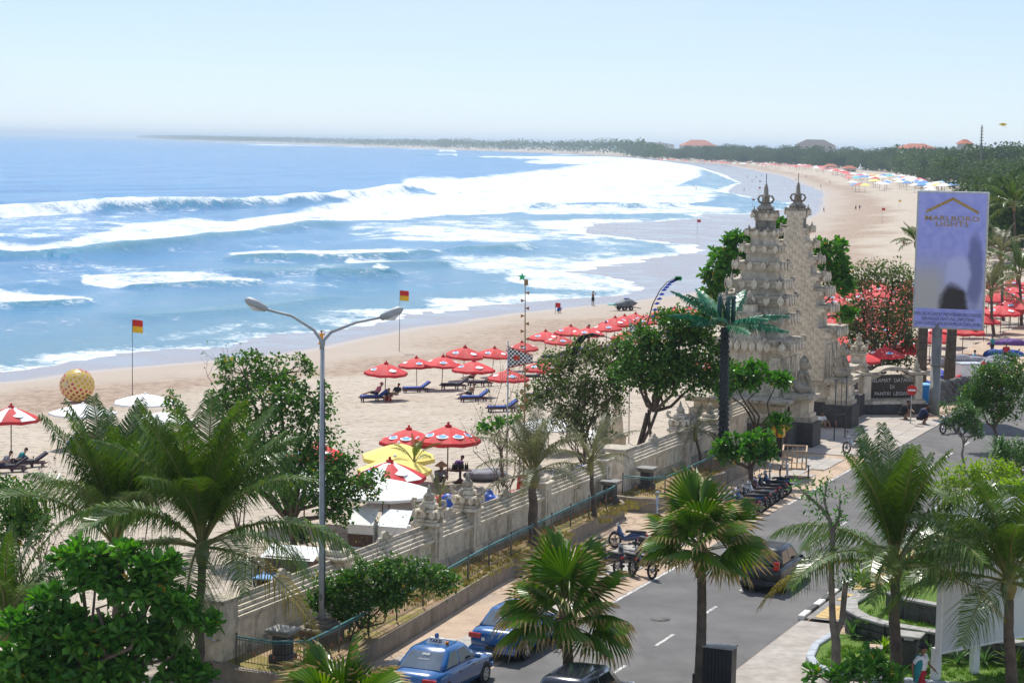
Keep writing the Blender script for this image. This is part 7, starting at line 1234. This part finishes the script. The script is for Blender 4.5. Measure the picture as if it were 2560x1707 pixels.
M_TARP = plain('blue_tarpaulin', (.015, .09, .50), .45, .25, 3, spec=.6); lump('covered_stall', 'blue tarpaulin covered stall between the ornate wall pillars', B(1140, 1330), (.9, .7, 1.5), M_TARP, 'stall'); lump('covered_goods', 'blue tarpaulin bundle right of the ornate wall pillars', B(1222, 1290), (.6, .55, 1.0), M_TARP, 'bundle'); lump('red_heap', 'folded red and white umbrella heap behind the wall pillars', B(1130, 1275), (1.1, .6, .6), plain('red_fold', (.5, .03, .03), .8, .3, 4), 'bundle'); lump('blue_heap', 'pale blue cloth bundle behind the wall left of the wide opening', B(1470, 1200), (.8, .6, .7), CL['blue'], 'bundle')
t = thing('drinks_table', 'red topped vending table with red crates behind the wall', 'table', B(1305, 1262), RZ + 1.2); MB().box((0, 0, .62), (2.2, .7, .06)).build('table_top', M_RED, t)
for x in (-1, 1):
    for y in (-.28, .28): MB().box((x, y, .3), (.06, .06, .6)).build('leg', M_DWOOD, t)
def crate(label, p, rz, mat):
    t = thing('drinks_crate', label, 'crate', p, rz, 'plastic crates behind the wall'); MB().box((0, 0, .03), (.5, .36, .06)).build('base', mat, t)
    for x, y, w, d in ((0, -.17, .5, .02), (0, .17, .5, .02), (-.24, 0, .02, .32), (.24, 0, .02, .32)): MB().box((x, y, .17), (w, d, .30)).build('side', mat, t)
    MB().box((0, -.182, .17), (.2, .004, .1)).build('white_mark', M_LOGOW, t)
cp0 = B(1305, 1262) + (0, 0, .65)
for i, (dx, dz, lb_) in enumerate(((.0, 0, 'red drinks crate lower left on the vending table'), (.55, 0, 'red drinks crate lower right on the vending table'), (.02, .34, 'red drinks crate upper left on the vending table'), (.57, .34, 'red drinks crate upper right on the vending table'))): crate(lb_, cp0 + np.array([dx, .1, dz]), 0, M_RED)
crate('green plastic crate beside the cooler carts', B(1042, 1345) + (0, 0, .8), .2, plain('green_plastic_crate', (.03, .42, .06), .5, .1, 3)); t = thing('crate_stand', 'dark wooden stand under the green crate', 'stand', B(1042, 1345), .2); MB().box((0, 0, .77), (.6, .5, .05)).build('top', M_DWOOD, t)
for x in (-.24, .24): MB().box((x, 0, .37), (.06, .4, .74)).build('leg', M_DWOOD, t)
t = thing('red_bench', 'low red bench beside the pale vending carts', 'bench', B(1010, 1335), RZ + 1.2); MB().box((0, 0, .6), (1.6, .5, .08)).build('seat', M_RED, t)
for x in (-.7, .7): MB().box((x, 0, .28), (.08, .45, .56)).build('leg', M_DWOOD, t)
t = thing('food_stall', 'low stall with pale sheets and blue board roof behind the wall end', 'stall', B(715, 1500), RZ + .1); MB().box((0, .5, .75), (1.7, .9, 1.5), ch=.02).build('cabinet', M_DWOOD, t); MB().add([(-1, 0.0, 1.45), (1, 0.0, 1.45), (1, 1.0, 1.75), (-1, 1.0, 1.75)], [(0, 1, 2, 3)]).build('white_sheet', M_UWHITE, t); MB().box((.1, -.5, .9), (1.9, 1.0, .05)).build('blue_board', plain('sky_blue_board', (.10, .28, .55), .6, .25, 3), t)
for x in (-.7, .8): MB().box((x, -.5, .44), (.06, .8, .87)).build('leg', M_DWOOD, t)
motorcycle('motorcycle parked behind the food stall at the wall end', B(650, 1480), .4, P_[0], .1, 'motorcycles standing about')
t = thing('drinks_stall', 'dark stall table with bottles under the near red umbrella', 'table', B(1150, 1208), .2); MB().box((0, 0, .65), (1.0, .6, .06)).build('table_top', M_DWOOD, t); MB().lathe([(.35, 0), (.06, .25), (.06, .6)], 8).build('leg', M_DWOOD, t)
for k in range(8): MB().lathe([(.05, 0), (.05, .18), (.02, .25), (.02, .32)], 6, (-.35 + k * .1, .05 * (k % 3), .68)).build('bottle', M_TRIM, t)
lump('boat_heap', 'heap of dark gear and a white sack right of the near red umbrella', B(1215, 1200), (1.3, .6, .5), CL['grey'], 'heap')
# obelisk gateposts behind the wall
for lb_, x, y in (('slim pale stone obelisk left of the pair behind the wall', 1511, 1150), ('taller pale stone obelisk right of the pair behind the wall', 1541, 1140)): t = thing('stone_obelisk', lb_, 'obelisk', B(x, y), RZ); MB().box((0, 0, .5), (.75, .75, 1.0), ch=.03).build('pedestal', M_CREAM, t); MB().box((0, 0, 1.08), (.9, .9, .14), ch=.02).build('cornice', M_CREAM2, t); MB().box((0, 0, 2.0), (.55, .55, 1.7), taper=.5).build('shaft', M_CREAM, t); MB().lathe([(.2, 0), (.22, .1), (.08, .25), (.02, .5)], 8, (0, 0, 2.85)).build('finial', M_CREAM2, t)
# things right of the welcome sign
t = thing('water_tank', 'square blue plastic tank beside the billboard pole', 'tank', G(2310, 1035, 0) + (0, 1.2, 0), .2); M_TANK = plain('blue_plastic', (.01, .20, .55), .5, .12, 2); MB().box((0, 0, .8), (1.1, 1.0, 1.6), ch=.06).build('body', M_TANK, t); MB().box((0, 0, 1.64), (1.16, 1.06, .1), ch=.03).build('lid', plain('pale_blue_lid', (.15, .42, .70), .5, .1, 2), t)
t = thing('rubble_wall', 'low grey rubble stone wall right of the billboard pole', 'wall'); rm = [MB().ball((0, 0, 0), (.3, .24, .2), 7, 5).mesh('rubble_stone', M_RUB2) for M_RUB2 in (stone('grey_rubble', (.17, .165, .155), (.06, .06, .055), .7, sc=3),)][0]
g0, g1 = G(2345, 1010, 0), G(2470, 985, 0)
for i in range(26):
    for k in range(5): o = obj('rubble_stone', rm, t, lerp(g0, g1, (i + .5 * (k % 2)) / 26) + np.array([rng.normal(0, .05), rng.normal(0, .1), .12 + k * .27]), (rng.random(), rng.random(), rng.random() * 3), (.9 + rng.random() * .4,) * 3)
lump('blue_umbrella_bundle', 'folded blue umbrella leaning on the rubble wall', G(2355, 985, 0), (.7, .5, 1.3), plain('violet_blue_canvas', (.10, .14, .55), .7, .2, 3), 'umbrella'); lump('market_goods', 'jumble of covered goods right of the billboard', on_beach(2440, 150), (2.2, 1.2, 1.4), CL['grey'], 'bundle'); lump('red_goods', 'red cloth bundle behind the rubble wall', on_beach(2385, 140), (.7, .6, .9), CL['red'], 'bundle')
t = thing('white_box', 'square white storage box behind the rubble wall', 'box', on_beach(2418, 141), .3); MB().box((0, 0, 1.0), (1.7, 1.2, 1.5), ch=.03).build('body', M_WHITE, t); MB().box((0, 0, 1.78), (1.8, 1.3, .08), ch=.02).build('lid', M_TIN, t)
for i, (x, Y, c, lb_) in enumerate(((2290, 139, 'blue', 'blue canoe shaped cover left of the dark trunks'), (2500, 160, 'blue', 'blue cloth heap near the right edge market'), (2530, 170, 'purple', 'purple cloth heap at the right edge market'))): lump('market_goods', lb_, on_beach(x, Y), (1.6, .7, .9), CL[c], 'bundle')
for i, (x, Y, tp, lb_) in enumerate(((2432, 152, 'skyblue', 'vendor in pale blue among the goods right of the billboard'), (2475, 165, 'teal', 'vendor in teal among the goods right of the billboard'), (2510, 158, 'red', 'vendor in red near the right edge'), (2330, 150, 'white', 'vendor in white between the dark trunks'))): person(lb_, on_beach(x, Y), rng.random() * 6, 'stand', tp, 'black', vox=.035)
# ---- far buildings, mast, kite
M_TILE_R = plain('red_roof_tile', (.42, .13, .07), .85, .25, .4, bump=.4); M_BWALL = plain('pale_wall', (.60, .56, .50), .85, .1, .3); M_DROOF = plain('dark_thatch', (.10, .09, .085), .9, .2, .5)
def hip_house(label, p, w, d, hw_, hr, roofm, rz=0, nwin=4):
    t = thing('building', label, 'building', p, rz); MB().box((0, 0, hw_ / 2), (w, d, hw_)).build('wall', M_BWALL, t); e = 1.2; MB().add([(-w / 2 - e, -d / 2 - e, hw_), (w / 2 + e, -d / 2 - e, hw_), (w / 2 + e, d / 2 + e, hw_), (-w / 2 - e, d / 2 + e, hw_), (-w * .22, 0, hw_ + hr), (w * .22, 0, hw_ + hr)], [(3, 2, 1, 0), (0, 1, 5, 4), (1, 2, 5), (2, 3, 4, 5), (3, 0, 4)]).build('roof', roofm, t)
    for k in range(nwin): wn = MB().box((-w / 2 + w * (k + .5) / nwin, -d / 2 - .03, hw_ - 2.2), (w / nwin * .5, .12, 1.6)).build('window', M_GLASS, t); MB().box((-w / 2 + w * (k + .5) / nwin, -d / 2 - .06, hw_ - 3.1), (w / nwin * .6, .2, .15)).build('sill', M_WHITE, wn)
def at_far(px, py, Y, zoff=0): p = PY(px, py, Y); return np.array([p[0], Y, -.4])
hip_house('large red tiled roof rising above the middle of the far forest', at_far(1745, 360, 3600), 56, 36, 20, 10, M_TILE_R, .2, 6); hip_house('dark roofed hall above the far forest', at_far(2038, 360, 2500), 46, 28, 22, 7, M_DROOF, -.2, 5); hip_house('wide red tiled roof among the nearer forest crowns', at_far(2292, 370, 1750), 30, 18, 19, 4.5, M_TILE_R, .1, 5); hip_house('small red pavilion roof above the right treetops', at_far(2412, 352, 1400), 7, 7, 22.5, 3, M_TILE_R, .3, 2); hip_house('long pale block far along the beach end', at_far(1625, 372, 4400), 100, 30, 22, 4, M_DROOF, 0, 9); hip_house('distant hotel block on the hazy skyline', at_far(1270, 365, 6500), 60, 40, 23, 3, M_DROOF, 0, 6); hip_house('distant twin hotel block on the hazy skyline', at_far(1112, 362, 7200), 50, 40, 27, 3, M_DROOF, 0, 6)
for i, (x, Y) in enumerate(((1760, 3300), (1860, 2750), (2078, 1830), (2125, 1640))): hip_house(['low beach hut roof below the forest edge, far one', 'low beach pavilion below the distant treeline', 'brown beach hut at the foot of the forest', 'second brown hut behind the pale umbrellas'][i], at_far(x, 380, Y), 9, 6, 2.6, 2.2, M_TILE_R if i > 1 else M_DROOF, .2, 2)
q = at_far(2454, 370, 1000); t = thing('radio_mast', 'thin lattice radio mast above the treetops at right', 'mast', q); top = PY(2455, 313, 1000) - q; MB().tube([(0, 0, 0), top], [.5, .3], 4).build('mast', M_PICKET, t)
for k in range(6): MB().box(top * (.7 + .05 * k), (1.6, 1.6, .25)).build('ring', M_PICKET, t)
q = PY(2508, 312, 420); t = thing('kite', 'small yellow kite in the sky at upper right', 'kite', q); MB().add([(-1.0, 0, 0), (-.1, 0, .35), (.9, 0, .1), (.1, .2, -.3)], [(0, 3, 2, 1)]).build('sail', plain('kite_yellow', (.75, .55, .05), .7, .1, 2), t); MB().tube([(.3, 0, -.2), (.5, 0, -.5), (.9, 0, -.6)], .03, 4).build('tail', FY_, t)
